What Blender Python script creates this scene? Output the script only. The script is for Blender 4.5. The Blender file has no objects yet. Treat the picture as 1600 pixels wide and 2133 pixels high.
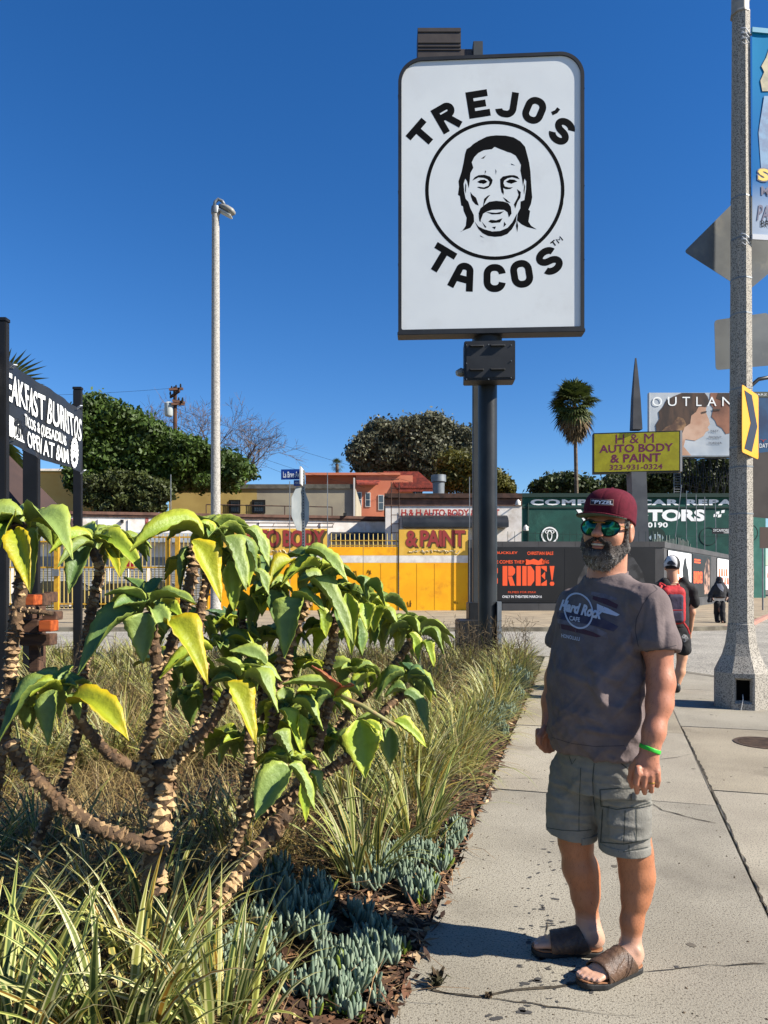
import bpy, bmesh, math, random
import numpy as np
from mathutils import Vector, Matrix, geometry
from mathutils.bvhtree import BVHTree

random.seed(7)
RNG = np.random.default_rng(7)
scene = bpy.context.scene
COL = scene.collection

# ------------------------------------------------------------------ camera
EYE = 1.43
FPX = 1500.0
HOR = 1212.0
cd = bpy.data.cameras.new('camera')
cam = bpy.data.objects.new('camera', cd)
COL.objects.link(cam)
cam.location = (0, 0, EYE)
cam.rotation_euler = (math.radians(90), 0, 0)
cd.sensor_fit = 'VERTICAL'
cd.sensor_height = 36.0
cd.lens = FPX / 2133.0 * 36.0
cd.shift_y = (HOR - 1066.5) / 2133.0
cd.clip_start = 0.05
cd.clip_end = 3000
scene.camera = cam

# ------------------------------------------------------------------ light
SUN_AZ = math.radians(107)      # clockwise from +Y
SUN_EL = math.radians(37)
world = bpy.data.worlds.new('World')
scene.world = world
world.use_nodes = True
wn = world.node_tree
wn.nodes.clear()
wo = wn.nodes.new('ShaderNodeOutputWorld')
wb = wn.nodes.new('ShaderNodeBackground')
ws = wn.nodes.new('ShaderNodeTexSky')
ws.sky_type = 'NISHITA'
ws.sun_disc = False
ws.sun_elevation = SUN_EL
ws.sun_rotation = SUN_AZ
ws.altitude = 0
ws.air_density = 1.0
ws.dust_density = 0.0
ws.ozone_density = 5.0
wb.inputs['Strength'].default_value = 0.066
whs = wn.nodes.new('ShaderNodeHueSaturation')
whs.inputs['Saturation'].default_value = 1.26
whs.inputs['Hue'].default_value = 0.508
wn.links.new(ws.outputs[0], whs.inputs['Color'])
wn.links.new(whs.outputs[0], wb.inputs[0])
wn.links.new(wb.outputs[0], wo.inputs[0])
sd = bpy.data.lights.new('sun', 'SUN')
sd.energy = 5.0
sd.angle = math.radians(0.53)
sd.color = (1.0, 0.93, 0.82)
sun = bpy.data.objects.new('sun', sd)
COL.objects.link(sun)
SDIR = Vector((math.cos(SUN_EL) * math.sin(SUN_AZ), math.cos(SUN_EL) * math.cos(SUN_AZ), math.sin(SUN_EL)))
sun.rotation_euler = SDIR.to_track_quat('Z', 'Y').to_euler()
sun.location = (20, -5, 20)
vs = scene.view_settings
vs.view_transform = 'Standard'
vs.look = 'None'
vs.exposure = 1.2
vs.gamma = 1.0
vs.use_curve_mapping = False
scene.cycles.max_bounces = 5
scene.cycles.transparent_max_bounces = 6

# ------------------------------------------------------------------ pixel helpers
def W(px, py, d):
    return Vector(((px - 800.0) * d / FPX, d, EYE + (HOR - py) * d / FPX))
def G(px, py, z=0.0):
    d = FPX * (EYE - z) / (py - HOR)
    return W(px, py, d)
def X(px, d): return (px - 800.0) * d / FPX
def Z(py, d): return EYE + (HOR - py) * d / FPX
class Plane:
    """vertical plane through a with horizontal direction u"""
    def __init__(s, a, u):
        s.a = Vector(a); s.u = Vector((u[0], u[1], 0)).normalized()
        s.up = Vector((0, 0, 1))
        s.n = Vector((s.u.y, -s.u.x, 0))     # towards the camera for u = +x
    def at(s, px, py, off=0.0):
        d = Vector(((px - 800.0) / FPX, 1.0, (HOR - py) / FPX))
        o = Vector((0, 0, EYE))
        a = s.a + s.n * off
        t = (a - o).dot(s.n) / d.dot(s.n)
        return o + d * t
    def co(s, px, py, off=0.0):
        p = s.at(px, py, off)
        return ((p - s.a).dot(s.u), p.z)
    def p(s, x, z, off=0.0):
        q = s.a + s.u * x + s.n * off
        return Vector((q.x, q.y, z))
def front(d): return Plane((0, d, 0), (1, 0))

# ------------------------------------------------------------------ colour and materials
def lin(c):
    c = c / 255.0
    return c / 12.92 if c <= 0.04045 else ((c + 0.055) / 1.055) ** 2.4
def RGB(r, g, b): return (lin(r), lin(g), lin(b), 1.0)
_M = {}
ALB = 0.66      # overall reflectance of painted and natural surfaces
def mat(name, col, rough=0.7, col2=None, nscale=6.0, bump=0.0, bscale=40.0, metal=0.0, spec=0.4, speck=None, sscale=300.0,
        sthr=0.5, attr=None, trans=0.0, detail=4.0, stretch=None, coat=0.0, mixlo=0.35, mixhi=0.65, stain=None, stscale=1.0, k=None):
    if name in _M: return _M[name]
    k = ALB if k is None else k
    sc_ = lambda c: None if c is None else (c[0] * k, c[1] * k, c[2] * k, 1.0)
    if not attr: col = sc_(col)
    col2, speck, stain = sc_(col2), sc_(speck), sc_(stain)
    m = bpy.data.materials.new(name)
    m.use_nodes = True
    nt = m.node_tree; N = nt.nodes; L = nt.links
    b = N['Principled BSDF']
    b.inputs['Roughness'].default_value = rough
    b.inputs['Metallic'].default_value = metal
    b.inputs['Specular IOR Level'].default_value = spec
    if coat: b.inputs['Coat Weight'].default_value = coat
    tc = N.new('ShaderNodeTexCoord')
    vec = tc.outputs['Object']
    if stretch:
        mp = N.new('ShaderNodeMapping'); mp.inputs['Scale'].default_value = stretch
        L.new(vec, mp.inputs['Vector']); vec = mp.outputs['Vector']
    def noise(sc, det=4.0, rgh=0.55):
        n = N.new('ShaderNodeTexNoise'); n.inputs['Scale'].default_value = sc
        n.inputs['Detail'].default_value = det; n.inputs['Roughness'].default_value = rgh
        L.new(vec, n.inputs['Vector']); return n.outputs['Fac']
    def ramp(f, lo, hi):
        r = N.new('ShaderNodeMapRange'); r.inputs['From Min'].default_value = lo; r.inputs['From Max'].default_value = hi
        r.interpolation_type = 'SMOOTHSTEP'
        L.new(f, r.inputs['Value']); return r.outputs['Result']
    def mix(f, a, c, mode='MIX'):
        x = N.new('ShaderNodeMix'); x.data_type = 'RGBA'; x.blend_type = mode
        if isinstance(f, float): x.inputs['Factor'].default_value = f
        else: L.new(f, x.inputs['Factor'])
        for i, v in ((6, a), (7, c)):
            if isinstance(v, tuple): x.inputs[i].default_value = v
            else: L.new(v, x.inputs[i])
        return x.outputs[2]
    cur = tuple(col)
    if attr:
        a = N.new('ShaderNodeVertexColor'); a.layer_name = attr
        cur = a.outputs['Color']
    if col2 is not None:
        cur = mix(ramp(noise(nscale, detail), mixlo, mixhi), cur, tuple(col2))
    if stain is not None:
        cur = mix(ramp(noise(stscale, 6.0, 0.65), 0.52, 0.72), cur, tuple(stain))
    if speck is not None:
        cur = mix(ramp(noise(sscale, 2.0), sthr - 0.04, sthr + 0.04), cur, tuple(speck))
    if isinstance(cur, tuple): b.inputs['Base Color'].default_value = cur
    else: L.new(cur, b.inputs['Base Color'])
    if bump:
        bm_ = N.new('ShaderNodeBump'); bm_.inputs['Strength'].default_value = bump
        bm_.inputs['Distance'].default_value = 0.02
        L.new(noise(bscale, 6.0, 0.6), bm_.inputs['Height'])
        L.new(bm_.outputs['Normal'], b.inputs['Normal'])
    if trans:
        t = N.new('ShaderNodeBsdfTranslucent')
        ms = N.new('ShaderNodeMixShader'); ms.inputs[0].default_value = trans
        if isinstance(cur, tuple): t.inputs['Color'].default_value = cur
        else: L.new(cur, t.inputs['Color'])
        out = N['Material Output']
        L.new(b.outputs[0], ms.inputs[1]); L.new(t.outputs[0], ms.inputs[2]); L.new(ms.outputs[0], out.inputs['Surface'])
    _M[name] = m
    return m

# ------------------------------------------------------------------ objects
def tag(o, label=None, cat=None, group=None, kind=None):
    if label: o['label'] = label
    if cat: o['category'] = cat
    if group: o['group'] = group
    if kind: o['kind'] = kind
    return o
def empty(name, loc=(0, 0, 0), label=None, cat=None, group=None, rz=0.0):
    o = bpy.data.objects.new(name, None); COL.objects.link(o)
    o.location = loc; o.rotation_euler = (0, 0, rz); o.empty_display_size = 0.1
    return tag(o, label, cat, group)
def link(name, me, m=None, parent=None, smooth=False):
    o = bpy.data.objects.new(name, me); COL.objects.link(o)
    if m is not None:
        for q in (m if isinstance(m, (list, tuple)) else [m]): me.materials.append(q)
    if smooth: me.shade_smooth()
    if parent is not None:
        o.parent = parent
        # geometry is written in world coordinates: undo the ancestors' placement
        mw = Matrix.Identity(4); q = parent
        while q is not None:
            mw = Matrix.LocRotScale(q.location, q.rotation_euler, q.scale) @ mw
            q = q.parent
        o.matrix_local = Matrix.Identity(4)
        inv = mw.inverted()
        o.location = inv.to_translation(); o.rotation_euler = inv.to_euler()
    return o
def pack(nv, faces):
    me = bpy.data.meshes.new('mesh')
    me.from_pydata([tuple(v) for v in nv], [], [tuple(f) for f in faces])
    me.update()
    return me
def np_mesh(v, f, name='mesh'):
    """v (n,3) array, f (m,k) array: fast mesh"""
    me = bpy.data.meshes.new(name)
    v = np.asarray(v, dtype=np.float32); f = np.asarray(f, dtype=np.int32)
    k = f.shape[1]
    me.vertices.add(len(v)); me.vertices.foreach_set('co', v.ravel())
    me.loops.add(f.size); me.loops.foreach_set('vertex_index', f.ravel())
    me.polygons.add(len(f)); me.polygons.foreach_set('loop_start', np.arange(0, f.size, k, dtype=np.int32))
    me.update(calc_edges=True)
    me.validate()
    return me
def set_color(me, cols, name='Col'):
    """cols (nverts,3) linear"""
    a = me.color_attributes.new(name=name, type='FLOAT_COLOR', domain='POINT')
    c = np.ones((len(me.vertices), 4), dtype=np.float32); c[:, :3] = np.asarray(cols) * ALB
    a.data.foreach_set('color', c.ravel())
class MB:
    def __init__(s): s.v = []; s.f = []; s.mi = []
    def add(s, vs_, fs, mi=0):
        o = len(s.v); s.v += [tuple(q) for q in vs_]
        for f in fs: s.f.append(tuple(i + o for i in f)); s.mi.append(mi)
        return s
    def box(s, x0, x1, y0, y1, z0, z1, mi=0):
        return s.add([(x0, y0, z0), (x1, y0, z0), (x1, y1, z0), (x0, y1, z0), (x0, y0, z1), (x1, y0, z1), (x1, y1, z1), (x0, y1, z1)],
                     [(0, 3, 2, 1), (4, 5, 6, 7), (0, 1, 5, 4), (1, 2, 6, 5), (2, 3, 7, 6), (3, 0, 4, 7)], mi)
    def obox(s, c, ax, ay, az, mi=0):
        """box from centre and three half-axis vectors"""
        c = Vector(c); ax = Vector(ax); ay = Vector(ay); az = Vector(az)
        P = []
        for sz in (-1, 1):
            for sx, sy in ((-1, -1), (1, -1), (1, 1), (-1, 1)): P.append(c + ax * sx + ay * sy + az * sz)
        return s.add(P, [(0, 3, 2, 1), (4, 5, 6, 7), (0, 1, 5, 4), (1, 2, 6, 5), (2, 3, 7, 6), (3, 0, 4, 7)], mi)
    def pbox(s, pl, x0, x1, z0, z1, o0, o1, mi=0):
        """box on a Plane: x range, z range, offsets along the normal"""
        P = [pl.p(x0, z0, o1), pl.p(x1, z0, o1), pl.p(x1, z0, o0), pl.p(x0, z0, o0), pl.p(x0, z1, o1), pl.p(x1, z1, o1), pl.p(x1, z1, o0), pl.p(x0, z1, o0)]
        return s.add(P, [(0, 3, 2, 1), (4, 5, 6, 7), (0, 1, 5, 4), (1, 2, 6, 5), (2, 3, 7, 6), (3, 0, 4, 7)], mi)
    def ppx(s, pl, px0, px1, py0, py1, o0, o1, mi=0):
        a = pl.co(px0, py1); b = pl.co(px1, py0)
        return s.pbox(pl, a[0], b[0], a[1], b[1], o0, o1, mi)
    def tube(s, pts, rad, n=8, cap=True, mi=0):
        pts = [Vector(p) for p in pts]
        if not isinstance(rad, (list, tuple)): rad = [rad] * len(pts)
        base = len(s.v); up = None
        for i, p in enumerate(pts):
            t = (pts[min(i + 1, len(pts) - 1)] - pts[max(i - 1, 0)]).normalized()
            if up is None: up = Vector((0, 0, 1)) if abs(t.z) < 0.9 else Vector((1, 0, 0))
            a = t.cross(up).normalized(); up = a.cross(t).normalized()
            for k in range(n):
                w = 2 * math.pi * k / n
                q = p + (a * math.cos(w) + up * math.sin(w)) * rad[i]; s.v.append(tuple(q))
        for i in range(len(pts) - 1):
            for k in range(n):
                k2 = (k + 1) % n
                s.f.append((base + i * n + k, base + i * n + k2, base + (i + 1) * n + k2, base + (i + 1) * n + k)); s.mi.append(mi)
        if cap:
            s.f.append(tuple(base + k for k in range(n - 1, -1, -1))); s.mi.append(mi)
            s.f.append(tuple(base + (len(pts) - 1) * n + k for k in range(n))); s.mi.append(mi)
        return s
    def lathe(s, c, prof, n=16, mi=0, rot=0.0):
        """prof [(r,z)], about a vertical axis at c"""
        base = len(s.v)
        for r, z in prof:
            for k in range(n):
                w = 2 * math.pi * (k + 0.5) / n + rot
                s.v.append((c[0] + r * math.cos(w), c[1] + r * math.sin(w), c[2] + z))
        for i in range(len(prof) - 1):
            for k in range(n):
                k2 = (k + 1) % n
                s.f.append((base + i * n + k, base + i * n + k2, base + (i + 1) * n + k2, base + (i + 1) * n + k)); s.mi.append(mi)
        s.f.append(tuple(base + k for k in range(n - 1, -1, -1))); s.mi.append(mi)
        s.f.append(tuple(base + (len(prof) - 1) * n + k for k in range(n))); s.mi.append(mi)
        return s
    def prism(s, pts, vec, mi=0):
        """closed polygon (3D points, planar) pushed along vec"""
        pts = [Vector(p) for p in pts]; vec = Vector(vec); n = len(pts)
        tri = geometry.tessellate_polygon([pts])
        o = len(s.v)
        s.v += [tuple(p) for p in pts] + [tuple(p + vec) for p in pts]
        for t in tri:
            s.f.append((o + t[0], o + t[1], o + t[2])); s.mi.append(mi)
            s.f.append((o + n + t[2], o + n + t[1], o + n + t[0])); s.mi.append(mi)
        for i in range(n):
            j = (i + 1) % n
            s.f.append((o + i, o + j, o + n + j, o + n + i)); s.mi.append(mi)
        return s
    def build(s, name, m=None, parent=None, smooth=False, bevel=0.0):
        me = pack(s.v, s.f)
        if any(s.mi): me.polygons.foreach_set('material_index', s.mi)
        bm = bmesh.new(); bm.from_mesh(me)
        if bevel:
            bmesh.ops.bevel(bm, geom=[e for e in bm.edges if len(e.link_faces) == 2 and e.calc_face_angle(0) > 0.5], offset=bevel, segments=2, affect='EDGES', clamp_overlap=True)
        bmesh.ops.recalc_face_normals(bm, faces=bm.faces)
        bm.to_mesh(me); bm.free()
        o = link(name, me, m, parent)
        if smooth: me.shade_smooth() if smooth is True else smooth_angle(me, smooth)
        return o
def smooth_angle(me, deg):
    me.shade_smooth()
    bm = bmesh.new(); bm.from_mesh(me)
    lim = math.radians(deg)
    for e in bm.edges:
        if len(e.link_faces) == 2 and e.calc_face_angle(0) > lim: e.smooth = False
    bm.to_mesh(me); bm.free()
def flat_polys(polys, pl, off, thick=0.004, px=True):
    """outline polygons given in photograph pixels on a Plane -> a thin raised film"""
    mb = MB()
    for pts in polys:
        q = [pl.at(x, y, off) for x, y in pts] if px else [pl.p(x, y, off) for x, y in pts]
        mb.prism(q, pl.n * thick)
    return mb

# ------------------------------------------------------------------ text
_TC = {}
def glyphs(body, bold=0.0, spacing=1.0, shear=0.0, res=3):
    key = (body, bold, spacing, shear, res)
    if key in _TC: return _TC[key]
    c = bpy.data.curves.new('t', 'FONT'); c.body = body; c.size = 1.0; c.offset = bold
    c.space_character = spacing; c.shear = shear; c.resolution_u = res; c.fill_mode = 'FRONT'
    o = bpy.data.objects.new('t', c); COL.objects.link(o)
    bpy.context.view_layer.update()
    dg = bpy.context.evaluated_depsgraph_get()
    me = bpy.data.meshes.new_from_object(o.evaluated_get(dg))
    v = np.array([tuple(q.co)[:2] for q in me.vertices]); f = [tuple(p.vertices) for p in me.polygons]
    bpy.data.objects.remove(o); bpy.data.curves.remove(c); bpy.data.meshes.remove(me)
    _TC[key] = (v, f)
    return v, f
def text(body, pl, px0, py0, px1, py1, m, parent=None, off=0.006, bold=0.0, spacing=1.0, shear=0.0, name='lettering', world=False, thick=0.0):
    """lettering fitted to a box; the box is given in photograph pixels, or in plane metres with world=True"""
    v, f = glyphs(body, bold, spacing, shear)
    lo = v.min(0); hi = v.max(0)
    if world: a, b = (px0, py1), (px1, py0)
    else: a, b = pl.co(px0, py1), pl.co(px1, py0)
    q = (v - lo) / (hi - lo)
    P = [pl.p(a[0] + (b[0] - a[0]) * x, a[1] + (b[1] - a[1]) * y, off) for x, y in q]
    if thick:
        n = len(P)
        from collections import Counter
        ec = Counter()
        for t in f:
            for i in range(len(t)): ec[tuple(sorted((t[i], t[(i + 1) % len(t)])))] += 1
        fs = list(f)
        back = [p - pl.n * thick for p in P]
        for t in f:
            for i in range(len(t)):
                e = (t[i], t[(i + 1) % len(t)])
                if ec[tuple(sorted(e))] == 1: fs.append((e[0], e[1], e[1] + n, e[0] + n))
        me = pack(P + back, fs)
    else:
        me = pack(P, f)
    return link(name, me, m, parent)
def arc_text(mb_pts, body, bold, fn):
    pass

# ------------------------------------------------------------------ implicit surfaces for people, cloth and shoes
class Field:
    def __init__(s, lo, hi, h):
        s.lo = np.array(lo, float); s.h = h
        s.n = np.maximum(np.ceil((np.array(hi, float) - s.lo) / h).astype(int) + 1, 4)
        s.F = np.full(tuple(s.n), 0.5, dtype=np.float32)
    def region(s, lo, hi):
        a = np.clip(np.floor((np.array(lo, float) - s.lo) / s.h).astype(int), 0, s.n - 1)
        b = np.clip(np.ceil((np.array(hi, float) - s.lo) / s.h).astype(int) + 1, 1, s.n)
        if np.any(b <= a): return None
        ax = [s.lo[i] + s.h * np.arange(a[i], b[i]) for i in range(3)]
        g = np.meshgrid(*ax, indexing='ij')
        return (slice(a[0], b[0]), slice(a[1], b[1]), slice(a[2], b[2])), g
    def apply(s, lo, hi, fn, k=0.0, mode='add', pad=0.03):
        lo = np.array(lo, float) - pad - k; hi = np.array(hi, float) + pad + k
        r = s.region(lo, hi)
        if r is None: return s
        sl, (x, y, z) = r
        d = fn(x, y, z).astype(np.float32); a = s.F[sl]
        if mode == 'add':
            if k > 0:
                h = np.clip(0.5 + 0.5 * (d - a) / k, 0, 1); s.F[sl] = d * (1 - h) + a * h - k * h * (1 - h)
            else: s.F[sl] = np.minimum(a, d)
        elif mode == 'sub':
            if k > 0:
                d = -d; h = np.clip(0.5 - 0.5 * (d - a) / k, 0, 1); s.F[sl] = d * (1 - h) + a * h + k * h * (1 - h)
            else: s.F[sl] = np.maximum(a, -d)
        return s
    def cone(s, p0, p1, r0, r1, k=0.0, mode='add', sq=None):
        """round cone; sq=(axis vector, factor) flattens it along that axis"""
        p0 = np.array(p0, float); p1 = np.array(p1, float); rm = max(r0, r1)
        ba = p1 - p0; l2 = max((ba ** 2).sum(), 1e-9)
        if sq is not None: ax = np.array(sq[0], float); ax = ax / np.linalg.norm(ax); fac = sq[1]
        def fn(x, y, z):
            px, py, pz = x - p0[0], y - p0[1], z - p0[2]
            t = np.clip((px * ba[0] + py * ba[1] + pz * ba[2]) / l2, 0, 1)
            dx, dy, dz = px - t * ba[0], py - t * ba[1], pz - t * ba[2]
            if sq is not None:
                c = dx * ax[0] + dy * ax[1] + dz * ax[2]; e = c * (1.0 / fac - 1.0)
                dx = dx + ax[0] * e; dy = dy + ax[1] * e; dz = dz + ax[2] * e
            return np.sqrt(dx * dx + dy * dy + dz * dz) - (r0 + (r1 - r0) * t)
        return s.apply(np.minimum(p0, p1) - rm, np.maximum(p0, p1) + rm, fn, k, mode)
    def chain(s, pts, rad, k=0.02, sq=None):
        for i in range(len(pts) - 1): s.cone(pts[i], pts[i + 1], rad[i], rad[i + 1], k, sq=sq)
        return s
    def ell(s, c, r, M=None, k=0.0, mode='add'):
        """ellipsoid; M 3x3 rows are the local axes"""
        c = np.array(c, float); r = np.array(r, float)
        R = np.eye(3) if M is None else np.array([list(q) for q in M], float)
        e = np.full(3, r.max())
        def fn(x, y, z):
            p = [x - c[0], y - c[1], z - c[2]]
            q = [(R[i, 0] * p[0] + R[i, 1] * p[1] + R[i, 2] * p[2]) for i in range(3)]
            k0 = np.sqrt(sum((q[i] / r[i]) ** 2 for i in range(3))) + 1e-9
            k1 = np.sqrt(sum((q[i] / r[i] ** 2) ** 2 for i in range(3))) + 1e-9
            return k0 * (k0 - 1.0) / k1
        return s.apply(c - e, c + e, fn, k, mode)
    def rbox(s, c, r, M=None, rr=0.01, k=0.0, mode='add'):
        c = np.array(c, float); r = np.array(r, float)
        R = np.eye(3) if M is None else np.array([list(q) for q in M], float)
        e = np.full(3, np.linalg.norm(r))
        return s.apply(c - e, c + e, lambda x, y, z: boxd(x, y, z, c, r, R, rr), k, mode)
    def loft(s, o, U, V, secs, k=0.0, mode='add', n=2.0, zcap=0.01):
        """vertical loft: secs [(z, cu, cv, a, b)], centres and half widths along U and V from o"""
        fn, lo, hi = loftfn(o, U, V, secs, n, zcap)
        return s.apply(lo, hi, fn, k, mode)
    def mesh(s):
        F = s.F; h = s.h; S = F < 0
        n0, n1, n2 = F.shape
        c = np.zeros((n0 - 1, n1 - 1, n2 - 1), dtype=np.int8)
        for i in (0, 1):
            for j in (0, 1):
                for k in (0, 1): c += S[i:n0 - 1 + i, j:n1 - 1 + j, k:n2 - 1 + k]
        act = (c > 0) & (c < 8)
        I, J, K = np.nonzero(act)
        idx = np.full(act.shape, -1, dtype=np.int64); idx[I, J, K] = np.arange(len(I))
        off = [(0, 0, 0), (1, 0, 0), (0, 1, 0), (1, 1, 0), (0, 0, 1), (1, 0, 1), (0, 1, 1), (1, 1, 1)]
        val = [F[I + a, J + b, K + d] for a, b, d in off]
        P = np.zeros((len(I), 3)); cnt = np.zeros(len(I))
        for a in range(8):
            for b in range(a + 1, 8):
                da = np.array(off[b]) - np.array(off[a])
                if abs(da).sum() != 1: continue
                m = (val[a] < 0) != (val[b] < 0)
                t = np.where(m, val[a] / np.where(m, val[a] - val[b], 1.0), 0)
                P += m[:, None] * (np.array(off[a])[None] + t[:, None] * da[None]); cnt += m
        P = P / cnt[:, None] + np.stack([I, J, K], 1)
        V = P * h + s.lo
        Q = []
        A, B, D = np.nonzero(S[:-1, 1:-1, 1:-1] != S[1:, 1:-1, 1:-1]); B = B + 1; D = D + 1
        q = np.stack([idx[A, B - 1, D - 1], idx[A, B, D - 1], idx[A, B, D], idx[A, B - 1, D]], 1)
        fl = ~S[A, B, D]; q[fl] = q[fl][:, ::-1]; Q.append(q)
        A, B, D = np.nonzero(S[1:-1, :-1, 1:-1] != S[1:-1, 1:, 1:-1]); A = A + 1; D = D + 1
        q = np.stack([idx[A - 1, B, D - 1], idx[A - 1, B, D], idx[A, B, D], idx[A, B, D - 1]], 1)
        fl = ~S[A, B, D]; q[fl] = q[fl][:, ::-1]; Q.append(q)
        A, B, D = np.nonzero(S[1:-1, 1:-1, :-1] != S[1:-1, 1:-1, 1:]); A = A + 1; B = B + 1
        q = np.stack([idx[A - 1, B - 1, D], idx[A, B - 1, D], idx[A, B, D], idx[A - 1, B, D]], 1)
        fl = ~S[A, B, D]; q[fl] = q[fl][:, ::-1]; Q.append(q)
        Q = np.concatenate(Q); Q = Q[(Q >= 0).all(1)]
        return V, Q
def boxd(x, y, z, c, r, R, rr):
    p = [x - c[0], y - c[1], z - c[2]]
    q = [np.abs(R[i, 0] * p[0] + R[i, 1] * p[1] + R[i, 2] * p[2]) - (r[i] - rr) for i in range(3)]
    o = np.sqrt(sum(np.maximum(t, 0) ** 2 for t in q))
    return o + np.minimum(np.maximum(q[0], np.maximum(q[1], q[2])), 0) - rr
def loftfn(o, U, V, secs, n=2.0, zcap=0.01):
    o = np.array(o, float); U = np.array(U, float); V = np.array(V, float)
    S = np.array(secs, float); zs = S[:, 0]
    zz = np.linspace(zs[0], zs[-1], 200)
    # smooth interpolation of the sections
    tab = [np.convolve(np.pad(np.interp(zz, zs, S[:, i]), 6, mode='edge'), np.ones(13) / 13, 'valid') for i in range(1, 5)]
    ext = max(np.abs(S[:, 1]).max() + S[:, 3].max(), np.abs(S[:, 2]).max() + S[:, 4].max()) * 1.05
    lo = np.array([o[0] - ext, o[1] - ext, zs[0]]); hi = np.array([o[0] + ext, o[1] + ext, zs[-1]])
    def fn(x, y, z):
        u = (x - o[0]) * U[0] + (y - o[1]) * U[1]; v = (x - o[0]) * V[0] + (y - o[1]) * V[1]
        cu, cv, a, b = [np.interp(z, zz, t) for t in tab]
        e = ((np.abs(u - cu) / a) ** n + (np.abs(v - cv) / b) ** n) ** (1.0 / n)
        d = (e - 1.0) * np.minimum(a, b)
        return np.maximum(d, np.maximum(zs[0] - z, z - zs[-1]))
    return fn, lo, hi
def vnoise(p, seed=0):
    """value noise on (n,3) points, 0..1"""
    i = np.floor(p).astype(np.int64); f = p - i; f = f * f * (3 - 2 * f)
    def hsh(a, b, c):
        h = (a * 374761393 + b * 668265263 + c * 2147483647 + seed * 1013904223) & 0xffffffff
        h = ((h ^ (h >> 13)) * 1274126177) & 0xffffffff
        return ((h ^ (h >> 16)) & 0xffff) / 65535.0
    r = 0
    for a in (0, 1):
        for b in (0, 1):
            for c in (0, 1):
                w = (f[:, 0] if a else 1 - f[:, 0]) * (f[:, 1] if b else 1 - f[:, 1]) * (f[:, 2] if c else 1 - f[:, 2])
                r = r + w * hsh(i[:, 0] + a, i[:, 1] + b, i[:, 2] + c)
    return r
def fbm(p, seed=0, o=3):
    r = 0; a = 0.5; t = 0
    for k in range(o): r = r + a * vnoise(p * 2 ** k + 17.3 * k, seed + k); t += a; a *= 0.5
    return r / t
def vnormals(v, f):
    n = np.cross(v[f[:, 2]] - v[f[:, 0]], v[f[:, 3]] - v[f[:, 1]])
    N = np.zeros_like(v)
    for i in range(4): np.add.at(N, f[:, i], n)
    return N / (np.linalg.norm(N, axis=1)[:, None] + 1e-12)
def relax(v, f, it=2, w=0.5):
    e = np.concatenate([f[:, [0, 1]], f[:, [1, 2]], f[:, [2, 3]], f[:, [3, 0]]])
    for _ in range(it):
        s = np.zeros_like(v); c = np.zeros(len(v))
        np.add.at(s, e[:, 0], v[e[:, 1]]); np.add.at(c, e[:, 0], 1)
        np.add.at(s, e[:, 1], v[e[:, 0]]); np.add.at(c, e[:, 1], 1)
        v = v * (1 - w) + w * s / c[:, None]
    return v
def sdf_obj(name, F, m, parent=None, it=2, disp=None, colfn=None):
    v, f = F.mesh()
    v = relax(v, f, it)
    if disp is not None:
        n = vnormals(v, f); v = v + n * disp(v, n)[:, None]
    me = np_mesh(v, f)
    if colfn is not None: set_color(me, colfn(v, vnormals(v, f)))
    o = link(name, me, m, parent, smooth=True)
    return o, v, f
# ================================================================== materials for the setting
M_conc = mat('concrete', RGB(180, 171, 151), 0.9, RGB(160, 151, 133), 1.3, 0.35, 160, speck=RGB(118, 110, 97), sscale=150, sthr=0.60, stain=RGB(148, 140, 124), stscale=0.7)
_cv = [mat('concrete_%s' % n_, c1, 0.9, c2, 1.1, 0.35, 160, speck=RGB(112, 104, 91), sscale=120, sthr=0.59, stain=c3, stscale=0.9) for n_, c1, c2, c3 in (('pale', RGB(187, 178, 158), RGB(168, 159, 141), RGB(150, 141, 124)), ('warm', RGB(180, 169, 146), RGB(158, 147, 126), RGB(140, 129, 110)), ('grey', RGB(176, 169, 152), RGB(156, 149, 133), RGB(138, 131, 117)))]
M_conc2 = mat('concrete_far', RGB(176, 160, 132), 0.9, RGB(150, 136, 113), 0.8, 0.2, 60, speck=RGB(120, 110, 92), sscale=60, sthr=0.64)
M_joint = mat('joint_dirt', RGB(45, 40, 33), 0.95, RGB(88, 78, 62), 30)
M_asph = mat('asphalt', RGB(190, 184, 170), 0.95, RGB(172, 166, 153), 0.7, 0.5, 120, speck=RGB(104, 100, 94), sscale=42, sthr=0.56, stain=RGB(152, 147, 136), stscale=0.35)
M_soil = mat('soil', RGB(70, 52, 38), 0.97, RGB(38, 29, 22), 9, 0.9, 40)
M_earth = mat('earth', RGB(128, 120, 104), 0.95, RGB(104, 98, 86), 0.3)
M_kerb = mat('kerb_concrete', RGB(150, 142, 124), 0.9, RGB(110, 103, 90), 3, 0.4, 60)
M_red = mat('kerb_red', RGB(190, 120, 105), 0.85, RGB(178, 150, 132), 6)
M_wet = mat('oil_stain', RGB(74, 72, 70), 0.8)

def S_(o): return tag(o, kind='structure')
# ------------------------------------------------------------------ ground, street
mb = MB(); mb.add([(-900, -60, -0.17), (900, -60, -0.17), (900, 1500, -0.17), (-900, 1500, -0.17)], [(0, 1, 2, 3)])
S_(mb.build('ground', M_earth))
mb = MB(); mb.add([(-80, -14, -0.13), (60, -14, -0.13), (60, 60, -0.13), (-80, 60, -0.13)], [(0, 1, 2, 3)])
S_(mb.build('street', M_asph))

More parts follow.
